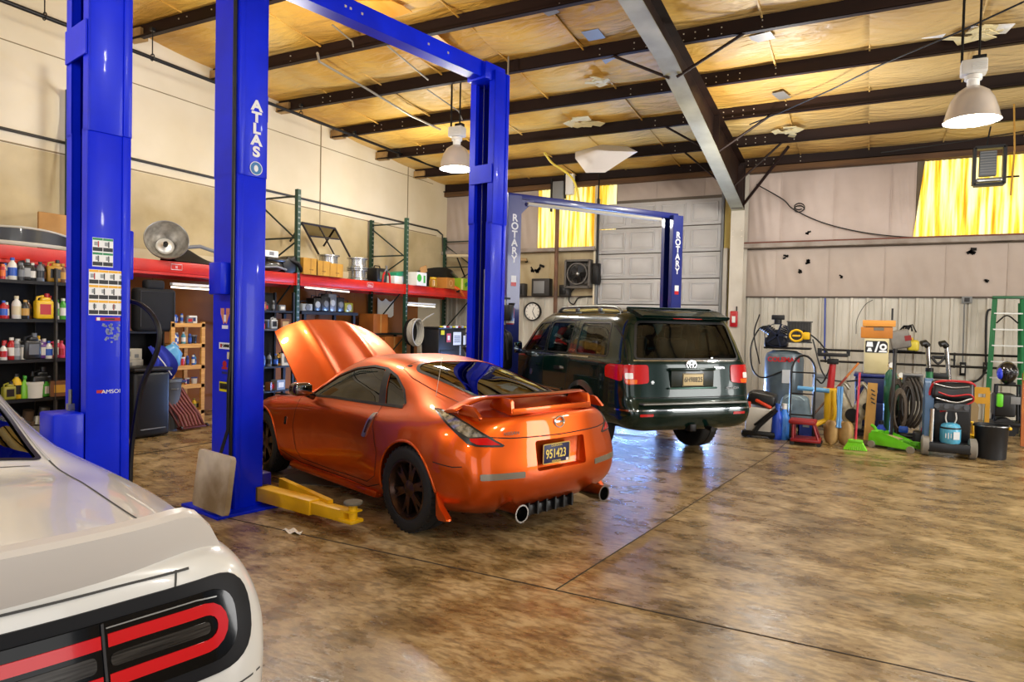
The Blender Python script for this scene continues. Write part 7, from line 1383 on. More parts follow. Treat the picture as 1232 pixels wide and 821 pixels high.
for k in range(4): b.tube([((.16-.01*k)*math.cos(a*PI/12), (.14)*math.sin(a*PI/12), .03+.045*k) for a in range(24)], .022, 7, True)
b.build('coil', HOSE, o, 60); MB().box((-.1, 0, .24), (.12, .10, .09), bev=.02).build('valve', BLU, o)
# smaller things filling the gaps of the row
o = thing('panel', 'pale grey panel standing on the floor behind the red jack ram', 'panel', (rx(990, 12.9), 12.9, 0)); h = rz(990, 449, 12.9); MB().box((0, 0, h/2), (.34, .05, h), bev=.01).build('board', mat('pale grey board', '#a5a6a4', .5), o, None); MB().box((0, -.03, h-.05), (.36, .03, .06), bev=.008).build('rim', GREY, o, None)
o = thing('fluid_bottle', 'blue bottle on the floor between the light board and the black bar', 'bottle', (rx(1061, 11.4), 11.4, 0)); MB().lathe([(0, 0), (.07, 0), (.075, .02), (.075, .2), (.03, .27), (.03, .29), (0, .29)], None, 16).build('body', MATS['blue bottle 0'], o, 40); MB().lathe([(.034, .28), (.032, .33), (0, .33)], None, 12).build('cap', BLACK, o)
o = thing('fluid_jug', 'black oil jug on the floor left of the machine cart wheels', 'jug', (rx(1108, 11.1), 11.1, 0)); MB().box((0, 0, .13), (.16, .22, .26), bev=.03, seg=3).build('body', BLACK, o, 40); MB().cyl((.04, 0, .25), (.04, 0, .31), .025).build('cap', RED, o)
# green floor jack
YF_ = 10.9; o = thing('floor_jack', 'bright green low floor jack in front of the hose rack', 'jack', (rx(1077, YF_, 535), YF_, 0), math.radians(-28)); L_ = .62; GJ = mat('lime enamel', '#67c81c', .35, coat=.4); b = MB()
for s in (1, -1): b.prism(rounded([(-L_/2, .05), (L_/2, .04), (L_/2, .09), (.05, .18), (-.16, .24), (-L_/2, .20)], .02), .014, basis((0, s*.12+.007, 0), (1, 0, 0), (0, 0, 1)), .003)
b.box((-.02, 0, .16), (.30, .24, .014), Matrix.Rotation(.16, 4, 'Y')); b.box((-.25, 0, .18), (.10, .20, .12), bev=.02); b.build('frame', GJ, o); b = MB(); b.box((.12, 0, .125), (.36, .09, .05), Matrix.Rotation(.1, 4, 'Y'), bev=.01); b.cyl((.27, 0, .11), (.27, 0, .15), .055, n=18); b.build('lift_arm', mat('lime arm', '#4f9e18', .4), o); b = MB(); b.box((-.02, 0, .172), (.2, .13, .012), Matrix.Rotation(.16, 4, 'Y')); b.build('cover_plate', mat('plate tan', '#b3a878', .5), o); MB().tube([(-.24, 0, .2), (-.30, .0, .28), (-.34, 0, .30)], .022, 8).build('handle_socket', GJ, o)
for xx in (-.26, .27):
    for s in (1, -1): MB().cyl((xx, s*.135-.018, .05), (xx, s*.135+.018, .05), .05, n=18).build('wheel', mat('grey jack wheel', '#8b8478', .5), o)
# chrome handled folding truck
YT = 12.9; xl, xr = rx(1113, YT), rx(1141, YT); o = thing('folding_cart', 'folded cart with two chrome arms and black grips behind the machine cart', 'cart', ((xl+xr)/2, YT, 0)); zt2 = rz(1110, 416, YT); zm = rz(1120, 452, YT); w_ = xr-xl
for s in (-1, 1):
    b = MB(); b.tube([(s*w_*.42+.03, 0, .06), (s*w_*.42+.03, 0, zm-.1), (s*w_*.40-.03, -.06, zt2)], .035, 10); b.build('arm', CHROME, o, 60); MB().tube([(s*w_*.40-.03, -.06, zt2), (s*w_*.40-.07, -.10, zt2+.05), (s*w_*.40-.12, -.12, zt2+.03)], .05, 10).build('grip', BLACK, o, 60)
MB().box((.03, 0, zm), (w_*.8, .08, .10), bev=.02).build('crossbar', BLACK, o); MB().tube(spline([(-w_*.3, -.03, zm+.3), (0, -.05, zm+.20), (w_*.3, -.03, zm+.32)], 5), .022, 6).build('strap', BLACK, o); MB().box((.02, 0, zm+.30), (w_*.72, .05, .06), bev=.02).build('crossbar', BLACK, o); MB().box((0, 0, .08), (w_, .2, .1), bev=.02).build('base', BLACK, o)
o = thing('green_tube', 'dark green plastic tube standing between the chrome cart and the machine cart', 'tube', (rx(1117, 12.5), 12.5, 0)); zt2 = rz(1117, 445, 12.5); MB().cyl((0, 0, 0), (0, 0, zt2), .05, n=16).build('body', mat('deep green plastic', '#1c6b3a', .4), o); MB().cyl((0, 0, zt2-.03), (0, 0, zt2+.03), .056, n=16).build('cap', DKMET, o)
# refrigerant service machine on wheels with blue tank
YM = 10.85; xl, xr = rx(1112, YM), rx(1173, YM); xm = (xl+xr)/2; w_ = xr-xl; o = thing('service_machine', 'black and blue wheeled service machine with red hoses and a light blue tank bay', 'machine', (xm, YM, 0)); zt2 = rz(1143, 457, YM); DBL = mat('slate blue plastic', '#48698f', .4)
b = MB(); b.prism(rounded([(-.20, .12), (.24, .12), (.28, zt2-.16), (.20, zt2), (-.06, zt2), (-.18, zt2-.25)], .06), .10, basis((-w_*.50, 0, 0), (0, 1, 0), (0, 0, 1))); b.build('left_shell', DBL, o, 40); b = MB(); b.box((.02, .10, zt2*.55), (w_*.80, .26, zt2*.84), bev=.03); b.box((.02, -.02, zt2-.16), (w_*.84, .38, .26), Matrix.Rotation(-.25, 4, 'X'), bev=.05, seg=3); b.box((0, -.05, .13), (w_*.86, .46, .13), bev=.02); b.build('body', mat('black machine plastic', '#101114', .35), o, 40)
b = MB(); b.tube(spline([(-w_*.40, -.12, zt2-.42), (-w_*.40, -.16, zt2-.14), (-w_*.25, -.2, zt2-.02), (w_*.30, -.2, zt2-.01), (w_*.47, -.12, zt2-.06)], 6), .016, 8); b.tube(spline([(-w_*.25, -.24, zt2-.16), (0, -.27, zt2-.20), (w_*.35, -.24, zt2-.17), (w_*.42, -.2, zt2-.26), (w_*.1, -.22, zt2-.36), (-w_*.2, -.18, zt2-.42)], 6), .011, 8); b.build('red_hose', mat('red hose', '#b01c24', .4), o, 60); b = MB(); b.tube(spline([(-w_*.30, -.24, zt2-.24), (.05, -.28, zt2-.28), (w_*.4, -.24, zt2-.22)], 6), .012, 8); b.tube(spline([(-.2, -.2, zt2-.05), (0, -.24, zt2-.09), (.2, -.2, zt2-.07)], 5), .01, 8); b.build('grey_hose', STEEL, o, 60); b = MB(); b.tube([(-w_*.36, -.22, .2), (-w_*.36, -.26, .9*zt2*.7)], .028, 10); b.build('chrome_rail', CHROME, o, 60); b = MB(); b.box((.02, -.23, zt2-.35), (w_*.62, .03, .10), bev=.01)
for k in range(4): b.cyl((-.16+k*.11, -.25, zt2-.34), (-.16+k*.11, -.275, zt2-.34), .032, n=14)
b.build('gauge_panel', mat('gauge grey', '#4a4e54', .4), o)
for s in (-1, 1): b = MB(); b.lathe([(0, -.045), (.05, -.05), (.10, -.05), (.135, -.035), (.135, .035), (.10, .05), (.05, .05), (0, .045)], Matrix.Translation((s*w_*.46, -.15, .135)) @ Matrix.Rotation(PI/2, 4, 'Y'), 26); b.build('wheel', mat('grey tyre', '#7d776c', .6), o, 40)
YTN = YM-.17; xt0, xt1 = rx(1132, YTN), rx(1158, YTN); r_ = (xt1-xt0)/2; zb2 = rz(1145, 537, YTN); zt3 = rz(1145, 509, YTN); o = thing('refrigerant_tank', 'small light blue gas tank with dark collar standing in the service machine', 'tank', ((xt0+xt1)/2, YTN, .19)); H_ = zt3-.19; MB().lathe([(0, 0), (r_*.9, 0), (r_, .03), (r_, H_*.75), (r_*.85, H_*.92), (r_*.5, H_), (0, H_)], None, 28).build('body', mat('sky blue enamel', '#4fa3c4', .35, coat=.3), o, 50); MB().lathe([(r_*1.01, H_*.72), (r_*1.03, H_*.76), (r_*1.01, H_*.80)], None, 28).build('collar', BLACK, o); b = MB()
for k in range(4): b.box((-.06+.03*k, -r_-.002, H_*.4), (.012, .004, .06+.02*(k % 2)))
b.box((.06, -r_*.93, H_*.42), (.08, .004, .10), Matrix.Rotation(.45, 4, 'Z')); b.build('label', mat('pale label', '#c9cdd0'), o); b = MB()
for s in (-1, 1): b.tube(spline([(s*.04, 0, H_-.01), (s*.06, -.02, H_+.06), (s*.05, -.02, H_+.14)], 4), .009, 6)
b.build('valve_hose', WHITE, o)
# black bucket, ladder, helmet, welder, bench
YBK = 10.95; xl, xr = rx(1172, YBK), rx(1217, YBK); r_ = (xr-xl)/2*.99; o = thing('bucket', 'large black rubber bucket with a wire handle below the ladder', 'bucket', ((xl+xr)/2, YBK, 0)); zt2 = rz(1195, 511, YBK); MB().lathe([(0, 0), (r_*.84, 0), (r_*.86, .02), (r_*.95, zt2-.04), (r_*1.0, zt2-.03), (r_*1.0, zt2), (r_*.94, zt2), (r_*.93, zt2-.05), (r_*.83, .04), (0, .04)], None, 34).build('body', mat('black rubber', '#141416', .5, col2='#1f2022', nscale=5), o, 50); MB().tube([(r_*1.0*math.cos(PI+a*PI/12), -r_*1.0*math.sin(a*PI/12)*.95, zt2-.02+.01*math.sin(a*PI/12)) for a in range(13)], .012, 6).build('wire_handle', STEEL, o, 60); MB().cyl((r_*.85, -r_*.6, zt2-.03), (r_*.98, -r_*.55, zt2-.03), .02).build('handle_grip', YEL, o)
YL = 14.9; o = thing('step_ladder', 'tall green fibreglass step ladder folded against the ribbed wall', 'ladder', (rx(1208, YL), YL, 0)); HTL = rz(1208, 358, YL); xt = [rx(q, YL, 360)-o.location.x for q in (1197, 1230)]; xbm = [rx(1185, YL, 515)-o.location.x, xt[1]+(xt[0]-(rx(1185, YL, 515)-o.location.x))]; GF = mat('green fibreglass', '#1c6f3f', .45)
for i in range(2): 
    m_, h = frame((xbm[i], -.10, .0), (xt[i], .0, HTL-.03)); MB().box((0, 0, h/2), (.03, .075, h), M=m_ @ Matrix.Rotation(PI/2, 4, 'Z')).build('rail', GF, o, None)
    m_, h = frame((xbm[i]*.92, .16, .0), (xt[i]*.9, .08, HTL-.1)); MB().box((0, 0, h/2), (.025, .05, h), M=m_ @ Matrix.Rotation(PI/2, 4, 'Z')).build('rear_rail', GF, o, None)
    MB().box((xbm[i], -.10, .02), (.05, .10, .04)).build('foot', BLACK, o)
MB().box(((xt[0]+xt[1])/2, .02, HTL), (xt[1]-xt[0]+.08, .16, .05), bev=.01).build('top_cap', mat('ladder cap green', '#155a34', .4), o)
for k in range(1, 8):
    f_ = 1-k*.125; y_ = -.10*(1-f_)-.01; xa_, xb_ = xbm[0]+(xt[0]-xbm[0])*f_, xbm[1]+(xt[1]-xbm[1])*f_; MB().box(((xa_+xb_)/2, y_, HTL*f_), (xb_-xa_, .085, .022)).build('step', mat('ladder aluminium', '#c9c8c0', .3, .7), o, None)
b = MB(); b.tube(spline([(xt[0]+.04, .03, HTL*.80), (0, .05, HTL*.86), (xt[1]-.04, .03, HTL*.80)], 5), .014, 6); b.build('spreader', DKMET, o)
YHM = 13.6; p = rp(1212, 449, YHM); o = thing('welding_helmet', 'black and blue welding helmet perched in front of the ladder', 'helmet', p); b = MB(); b.sph((0, 0, 0), .19, (.80, .85, 1.0), 12)
for v in b.bm.verts:
    if v.co.z < 0: v.co.x *= 1+v.co.z*1.6
    if v.co.y > .05: v.co.y = .05+(v.co.y-.05)*.4
b.build('shell', mat('black helmet', '#0c0d12', .2, coat=.8), o, 60); MB().box((.03, -.150, .02), (.16, .04, .09), Matrix.Rotation(.2, 4, 'Y'), bev=.01).build('lens', mat('helmet lens', '#23262c', .1, coat=1.), o); MB().sph((-.10, -.06, -.01), .09, (.6, .9, 1.1), 8).build('blue_side', mat('electric blue', '#2038d0', .2, coat=.6), o, 60)
# welder on a stand carries the helmet
YWD = 13.7; xl, xr = rx(1193, YWD), rx(1231, YWD); o = thing('welder', 'green and black engine welder on a stand under the helmet', 'welder', ((xl+xr)/2, YWD, 0)); zt2 = rz(1212, 463, YWD); zb2 = rz(1212, 507, YWD); w_ = xr-xl; b = MB(); b.box((-.05, 0, (zt2+zb2)/2-.03), (w_*.70, .4, (zt2-zb2)*.62), bev=.04); b.build('body', BLACK, o); b = MB(); b.box((-w_*.30, -.16, (zt2+zb2)/2+.05), (w_*.22, .16, .22), bev=.03); b.build('green_cover', GRN, o); b = MB(); b.tube([(-w_*.4, -.1, zb2), (-w_*.36, -.1, zt2), (w_*.36, -.1, zt2), (w_*.4, -.1, zb2)], .022, 8); b.tube([(-w_*.4, .14, zb2), (-w_*.36, .14, zt2-.02), (w_*.36, .14, zt2-.02), (w_*.4, .14, zb2)], .022, 8); b.build('roll_cage', BLACK, o); MB().box((.08, -.205, (zt2+zb2)/2+.06), (w_*.30, .012, .12), bev=.003).build('control_panel', GREY, o); b = MB(); b.box((0, 0, zb2-.03), (w_*.95, .5, .06), bev=.01)
for s in (-1, 1):
    for q in (-1, 1): b.box((s*w_*.42, q*.2, (zb2-.05)/2), (.05, .05, zb2-.05))
b.build('stand', DKMET, o); b = MB(); b.cyl((-.05, -.22, zb2*.5), (-.05, .2, zb2*.5), .17, n=20); b.build('reel', BLACK, o); b = MB(); b.box((.02, -.02, zt2+.03), (.14, .2, .03)); b.box((0.0, .0, zt2+.06), (.05, .05, .08)); b.build('helmet_peg', BLACK, o)
YBN = 12.9; xl, xr = rx(1172, YBN), rx(1190, YBN); o = thing('saw_horse', 'yellow wooden trestle between the machine cart and the ladder', 'trestle', ((xl+xr)/2, YBN, 0)); YW_ = mat('yellow wood', '#c4901e', .6); za, zb2 = rz(1180, 470, YBN), rz(1180, 482, YBN)
for z in (za, zb2): MB().box((0, 0, z), (xr-xl, .06, .10)).build('rail', YW_, o, None)
for s in (-1, 1): MB().box((s*(xr-xl)*.4, 0, za/2), (.06, .05, za)).build('leg', YW_, o, None)
o = thing('paddle', 'worn tan wooden paddle standing beside the machine cart', 'paddle', (rx(1171, 11.4), 11.4, 0)); zt2 = rz(1171, 484, 11.4); b = MB(); b.prism(rounded([(-.055, zt2-.34), (.055, zt2-.34), (.07, zt2-.06), (.03, zt2), (-.03, zt2), (-.07, zt2-.06)], .03), .02, basis((0, 0, 0), (1, 0, 0), (0, 0, 1))); b.build('blade', mat('worn tan wood', '#8d7650', .6), o); MB().cyl((0, -.01, .0), (0, -.01, zt2-.3), .022).build('handle', mat('worn tan wood', '#8d7650'), o)
o = thing('yellow_crate', 'small yellow caddy on the floor behind the blue gas tank', 'caddy', (rx(1165, 11.3), 11.3, 0)); zt2 = rz(1165, 508, 11.3); b = MB(); b.box((0, 0, zt2*.3), (.22, .26, zt2*.6), bev=.02); b.build('body', YEL, o); MB().tube([(-.08, 0, zt2*.6), (-.06, 0, zt2), (.06, 0, zt2), (.08, 0, zt2*.6)], .02, 6).build('handle', YEL, o)
YOB = 12.3; o = thing('board', 'weathered orange brown board leaning at the right edge beside the welder', 'board', (rx(1233, YOB, 500), YOB, 0)); zt2 = rz(1230, 450, YOB); MB().box((0.06, .02, zt2/2+.01), (.20, .04, zt2), Matrix.Rotation(-.06, 4, 'X')).build('plank', mat('rust orange board', '#b06a28', .7, col2='#8c3a1c', nscale=2.5, contrast=.4), o, None); MB().box((.06, -.03, zt2*.98), (.20, .05, .14)).build('green_end', GRN, o, None)
# ---- on the white column: red pull station
o = thing('fire_alarm', 'red fire alarm pull station on the white column', 'alarm', (rx(883, 15.1, 384), 15.125, rz(883, 384, 15.1))); z_ = Vector((0, 0, 0)); MB().box((0, -.03, 0), (.16, .06, .34), bev=.02).build('body', RED, o); MB().box((0, -.065, -.01), (.07, .012, .14), bev=.004).build('handle', WHITE, o); MB().box((.05, -.02, .20), (.02, .03, .14)).build('hook', DKMET, o)
# ---- back wall left of the overhead door
def bw(px, py, d=.05): return at(px, py, 1, YB-d)
p = bw(641, 375); o = thing('wall_clock', 'round white wall clock with black rim above the green vehicle', 'clock', p); MC = basis((0, 0, 0), (1, 0, 0), (0, 0, 1)); r_ = .235; MB().lathe([(r_*.88, 0), (r_*.88, .04), (r_, .05), (r_*1.03, .02), (r_, -.02)], MC, 40).build('rim', BLACK, o, 50); MB().lathe([(0, .01), (r_*.9, .01)], MC, 40).build('face', mat('clock face', '#ece9e0', .5), o)
for k in range(12): a = k*PI/6; MB().box((math.sin(a)*r_*.74, math.cos(a)*r_*.74, .014), (.012, .034, .004), -a, M=MC).build('hour_mark', BLACK, o, None)
b = MB()
for a, l in ((.35, .12), (PI-.45, .16)): b.box((math.sin(a)*l/2, math.cos(a)*l/2, .018), (.014, l, .004), -a, M=MC)
b.build('hands', BLACK, o, None)
p = bw(697, 330, .16); o = thing('wall_fan', 'grey square ventilation fan mounted on the wall above the clock', 'fan', p); MF = basis((0, -.08, 0), (1, 0, 0), (0, 0, 1)); b = MB(); w_ = .62
for s in (1, -1): b.box((s*w_/2, 0, 0), (.05, .30, w_*1.05)); b.box((0, 0, s*w_*.52), (w_, .30, .05))
b.lathe([(.27, 0), (.24, .02), (.24, .10), (.27, .10)], MF @ Matrix.Translation((0, 0, -.02)), 32); b.box((0, .1, 0), (w_, .02, w_)); b.build('housing', mat('dusty grey steel', '#5a5550', .5, .4), o); b = MB()
for k in range(5): b.prism(rounded([(.03, -.03), (.21, -.11), (.22, .05), (.04, .03)], .03), .008, MF @ Matrix.Rotation(k*2*PI/5, 4, 'Z') @ Matrix.Rotation(.35, 4, 'X'))
b.build('blades', BLACK, o); b = MB(); b.sph((0, -.10, 0), .06, n=8); b.build('hub', STEEL, o, 60); MB().box((.45, .02, 0), (.16, .2, .5), bev=.01).build('side_box', DKMET, o)
for px, py, w_, h_2, lab in ((628, 349, .22, .32, 'small dark speaker on the wall left of the clock'), (652, 346, .5, .44, 'dusty grey heater box on the wall over the clock'), (680, 350, .26, .28, 'small black box beside the standing pipe on the wall')):
    p = bw(px, py, .12); o = thing('wall_box', lab, 'wall box', p); MB().box((0, 0, 0), (w_, .2, h_2), bev=.02).build('case', mat('dusty dark case', '#2c2825', .6), o); MB().box((-w_*.08, -.102, .0), (w_*.6, .012, h_2*.7), bev=.004).build('grille', DKMET if w_ < .4 else GREY, o)
p1, p2 = bw(671, 245, .30), bw(668, 376, .30); p2 = Vector((p2.x, p2.y, 0)); o = MB().tube([p1, p2], .05, 10).build('stand_pipe', mat('rust brown pipe', '#7a5034', .6, col2='#4e3626', nscale=3)); tag(o, 'rust brown vertical pipe on the wall left of the fan', 'pipe')
p1, p2 = bw(722, 170, .35), bw(718, 320, .35); p1 = Vector((p1.x, p1.y, roof(p1.y)+.1)); o = MB().tube([p1, p2], .02, 8).build('drop_pipe', DKMET); tag(o, 'thin dark pipe hanging beside the overhead door track', 'pipe')
pts = [bw(*q, .2) for q in ((690, 345), (684, 352), (682, 362), (688, 366), (694, 358), (712, 356))]; pts = [Vector((q.x, YB-.06, q.z)) for q in pts]; o = MB().tube(spline(pts, 5), .016, 6).build('loose_cable', HOSE); tag(o, 'black cable looping under the wall fan', 'cable')
for i, (px, py, w_, h_2) in enumerate(((672, 234, .28, .62), (686, 222, .20, .5))):
    p = bw(px, py, .35); o = thing('conduit_box', ['grey flat box hanging in front of the amber window', 'slim pale box next to the grey one at the amber window'][i], 'box', p); MB().box((0, 0, 0), (w_, .12, h_2), bev=.01).build('case', GREY if i == 0 else WHITE, o); MB().box((-w_*.75, .05, .0), (.04, .06, h_2*1.3)).build('strap', DKMET, o)
for i, (px, py, s_) in enumerate(((632, 315, .10), (649, 323, .20), (641, 325, .12))):
    p = bw(px, py, .045); b = MB()
    for k in range(5): b.box((RND.uniform(-.5, .5)*s_, 0, RND.uniform(-.4, .4)*s_), (s_*.7, .01, s_*.3), Matrix.Rotation(RND.uniform(-1, 1), 4, 'Y'))
    o = b.build('torn_hole', mat('torn dark hole', '#15110d', .9), loc=p); tag(o, ['small torn hole high on the lining left of the grey heater box', 'large torn hole in the lining right above the heater box', 'middle torn hole in the lining above the heater box'][i], 'hole', 'torn holes above the clock')
for i, (px, py, s_) in enumerate(((974, 314, .12), (961, 326, .10), (1011, 333, .08), (946, 309, .10), (1169, 300, .16), (1186, 338, .08), (973, 280, .10))):
    p = bw(px, py, .05); b = MB()
    for k in range(4): b.box((RND.uniform(-.4, .4)*s_, 0, RND.uniform(-.4, .4)*s_), (s_*.6, .008, s_*.35), Matrix.Rotation(RND.uniform(-1, 1), 4, 'Y'))
    o = b.build('torn_hole', MATS['torn dark hole'], loc=p); tag(o, 'torn hole in the wall insulation, ' + ['right of the column, the biggest of the lower row', 'just below the biggest one', 'over the compressor, in the middle of its panel', 'closest to the white column', 'under the amber window', 'lowest one under the amber window', 'alone above the girt'][i], 'hole', 'torn holes right of the column')
# flood heater hanging before the amber window
p = at(1190, 200, 1, 13.9); o = thing('flood_heater', 'black framed flood light hanging in front of the right amber window', 'lamp', p); w_, h_2 = .42, .62; b = MB()
for s in (1, -1): b.box((s*w_/2, 0, 0), (.05, .14, h_2)); b.box((0, 0, s*h_2/2), (w_, .14, .05))
b.build('frame', BLACK, o, None); b = MB(); b.box((-.02, .0, .04), (.24, .10, .42), bev=.01); b.build('body', mat('grey lamp body', '#54575a', .5), o); b = MB()
for k in range(9): b.box((-.02, -.055, -.13+k*.045), (.22, .02, .01))
b.build('fins', GREY, o, None); MB().box((-.0, -.02, -.24), (.36, .14, .06), bev=.01).build('bottom_tray', STEEL, o); b = MB(); b.tube([(-.05, 0, h_2/2), (.0, 0, h_2/2+.35)], .014, 6); b.tube([(w_/2, 0, -.2), (.42, 0, -.2)], .016, 6); b.build('bracket', DKMET, o)
p1, p2 = at(1220, 125, 1, 13.6), at(1216, 235, 1, 13.6); o = MB().tube([p1, (p1+p2)/2+Vector((.03, 0, 0)), p2], .014, 6).build('hanging_rope', mat('tan rope', '#a57a2c', .7)); tag(o, 'tan cord hanging down beside the flood light', 'cord')
# high bay lamps
LAMPS = [at(1169, 146, 2, 4.14), at(549, 204, 2, 4.2)]
LMAT = mat('frosted lamp bowl', '#c4bcb6', .3, .3, coat=.5); DIFF = mat('lit lamp glass', '#ffffff', .3, emit='#f4f6ff', estr=7.)
for i, p in enumerate(LAMPS):
    o = thing('high_bay_lamp', ['large bowl lamp glowing under the roof near the right edge', 'smaller looking bowl lamp glowing behind the far blue post'][i], 'lamp', p, group='high bay lamps'); R_ = .285 if i == 0 else .27
    b = MB(); b.lathe([(.075, .40), (.10, .385), (.17, .335), (.225, .24), (.262, .12), (R_, .02), (R_+.012, .0), (R_-.01, .005), (.25, .12), (.215, .235), (.16, .325), (.07, .385)], None, 40); b.build('bowl', LMAT, o, 60); b = MB(); b.lathe([(0, .10), (.12, .09), (.20, .07), (R_-.02, .02), (R_-.02, .012), (.0, .05)], None, 30); b.build('diffuser', DIFF, o, 60); b = MB(); b.cyl((0, 0, .39), (0, 0, .50), .065, n=16); b.cyl((0, 0, .48), (0, 0, .53), .09, n=16); b.build('socket', WHITE, o); b = MB(); b.box((0, 0, .62), (.26, .18, .17), bev=.02)
    for k in range(5): b.box((.05+.0*k, -.095, .57+.022*k), (.14, .01, .008))
    b.build('ballast', mat('ballast white', '#d2d0ca', .45), o); zt = roof(p.y)-p.z; b = MB(); b.tube([(-.12, 0, .70), (-.12, 0, zt+.02)], .016, 6); b.box((.05, 0, .73), (.14, .10, .05), bev=.01); b.tube([(.05, 0, .74), (.05, 0, zt+.02)], .014, 6); b.build('hanger', DKMET, o)
# hanging torn white sheet, roof stains and tape
P_ = [at(*q, 1, 12.6) for q in ((684, 178), (692, 192), (705, 208), (728, 209), (752, 192), (767, 184), (748, 171), (716, 170))]; c = sum(P_, Vector())/8; b = MB(); vc = b.bm.verts.new(c+Vector((0, -.25, .05))-c); vs = [b.bm.verts.new(q-c+Vector((0, .35*((i > 5) or i == 0), .02*(i % 2)))) for i, q in enumerate(P_)]
for i in range(8): b.bm.faces.new((vs[i], vs[(i+1) % 8], vc))
bmesh.ops.subdivide_edges(b.bm, edges=b.bm.edges[:], cuts=3, use_grid_fill=True, smooth=.4); b.thick(.006); o = b.build('hanging_sheet', mat('white vinyl sheet', '#d5cdc6', .45, bump=.4, bscale=5), smooth=80, loc=c); tag(o, 'torn white vinyl sheet sagging from the roof above the overhead door', 'sheet')
TAPE = mat('silver tape', '#8f8a80', .4, .4); TP2 = mat('pale patch', '#d8c07c', .45, bump=.5, bscale=6)
lbl = ['near the rafter, top one', 'beside the rafter, lower one', 'close to the roof light patch', 'over the near lift beam', 'second one over the near lift beam', 'right of the rafter', 'above the bowl lamp, left one', 'above the bowl lamp, right one', 'right next to the rafter braces']
for i, (px, py, w_, h_2, m_) in enumerate(((732, 24, .22, .10, TAPE), (714, 42, .26, .18, TAPE), (736, 74, .24, .14, TAPE), (660, 12, .2, .16, TAPE), (626, 58, .2, .12, TAPE), (917, 45, .3, .14, TAPE), (1126, 40, .26, .16, WPAPER), (1190, 36, .5, .16, WPAPER), (940, 115, .2, .2, TAPE))):
    # a patch on the underside of the blanket
    d = _fw+_rt*((px-616)/F_PX)+_up*((410.5-py)/F_PX); t_ = (ZE+SL*YB+PH-.09-EYE)/(d.z+SL*d.y); q = Vector((0, 0, EYE))+d*t_
    b = MB(); b.box((0, 0, 0), (w_, h_2*1.6, .006), Matrix.Rotation(RND.uniform(-.3, .3), 4, 'Z') @ Matrix.Rotation(-math.atan(SL), 4, 'X')); o = b.build('tape_patch', m_, loc=q, smooth=None); tag(o, f'patch of tape on the roof insulation, {lbl[i]}', 'tape', 'tape patches on the roof')
for i, (px, py, s_) in enumerate(((720, 97, .42), (705, 148, .7), (1180, 40, .6), (950, 158, .5))):
    d = _fw+_rt*((px-616)/F_PX)+_up*((410.5-py)/F_PX); t_ = (ZE+SL*YB+PH-.16-EYE)/(d.z+SL*d.y); q = Vector((0, 0, EYE))+d*t_; b = MB()
    for k in range(9): a = k*.7; b.box((math.cos(a)*s_*.5*RND.random(), math.sin(a)*s_*.6*RND.random(), -.01*RND.random()), (s_*.45, s_*.25, .01), Matrix.Rotation(a*1.3, 4, 'Z') @ Matrix.Rotation(RND.uniform(-.25, .25), 4, 'X'))
    o = b.build('torn_lining', mat('torn pale lining', '#d6c796', .45), loc=q, smooth=None); tag(o, 'crumpled patch of torn roof lining, ' + ['left of the rafter, upper one', 'left of the rafter, lower and larger one', 'above the right bowl lamp', 'right of the rafter'][i], 'torn lining', 'torn roof lining')
# electrical conduits and cords under the roof
def roofline(pts, r, label, m=mat('pale conduit', '#a49c8a', .4, .5), dz=-.02, nm='roof_conduit'):
    P = []
    for px, py in pts:
        d = _fw+_rt*((px-616)/F_PX)+_up*((410.5-py)/F_PX); t_ = (ZE+SL*YB+dz-EYE)/(d.z+SL*d.y); P.append(Vector((0, 0, EYE))+d*t_)
    o = MB().tube(P, r, 7).build(nm, m); tag(o, label, 'conduit')
roofline(((382, 64), (384, 74), (440, 106), (494, 139), (530, 156)), .02, 'pale conduit crossing the purlins left of the far blue post'); roofline(((400, 30), (424, 50), (425, 56)), .012, 'short pale wire drooping beside the lift beam'); roofline(((466, 55), (515, 96)), .014, 'thin conduit behind the overhead lift beam'); roofline(((514, 108), (552, 134), (556, 144)), .012, 'bent wire hanging from the roof left of the far post')
roofline(((1232, 2), (1150, 40), (1060, 78), (1000, 108), (940, 135), (902, 150)), .012, 'long dark cable strung under the purlins right of the rafter', HOSE, -.06, 'roof_cable'); roofline(((1232, 158), (1160, 170), (1060, 184)), .01, 'thin dark cable just above the right amber window', HOSE, -.3, 'roof_cable')
pts = [at(*q, 1, 9.5) for q in ((625, 4), (617, 16), (613, 40), (611, 92))]; o = MB().tube(spline(pts, 6), .014, 6).build('hanging_wire', mat('pale conduit', '#a49c8a')); tag(o, 'pale cord dropping from the roof behind the far blue post', 'cord')
pts = [at(*q, 1, 12.3) for q in ((655, 184), (664, 196), (676, 204), (688, 214), (694, 228), (697, 246))]; o = MB().tube(spline(pts, 5), .022, 6).build('extension_cable', mat('yellow cord', '#c9b23a', .5)); tag(o, 'pale yellow cord hanging in front of the left amber window', 'cord')
d = thing('paper_scrap', 'crumpled white paper scrap on the concrete near the yellow lift arm', 'paper', at(352, 641, 2, .0)); b = MB(); b.grid(lambda u, v: ((u-.5)*.16+.01*math.sin(v*5), (v-.5)*.07, .012+.012*math.sin(u*9+v*4)), 10, 5); b.thick(.002); b.build('sheet', WPAPER, d, 60)
o = thing('steel_plate', 'dull grey steel plate lying on the floor under the orange coupe', 'plate', at(385, 585, 2, 0)+Vector((-.15, .25, 0)), .3); MB().box((0, 0, .004), (.9, .55, .008)).build('plate', mat('dull floor plate', '#5d5a50', .4, .5), o, None)
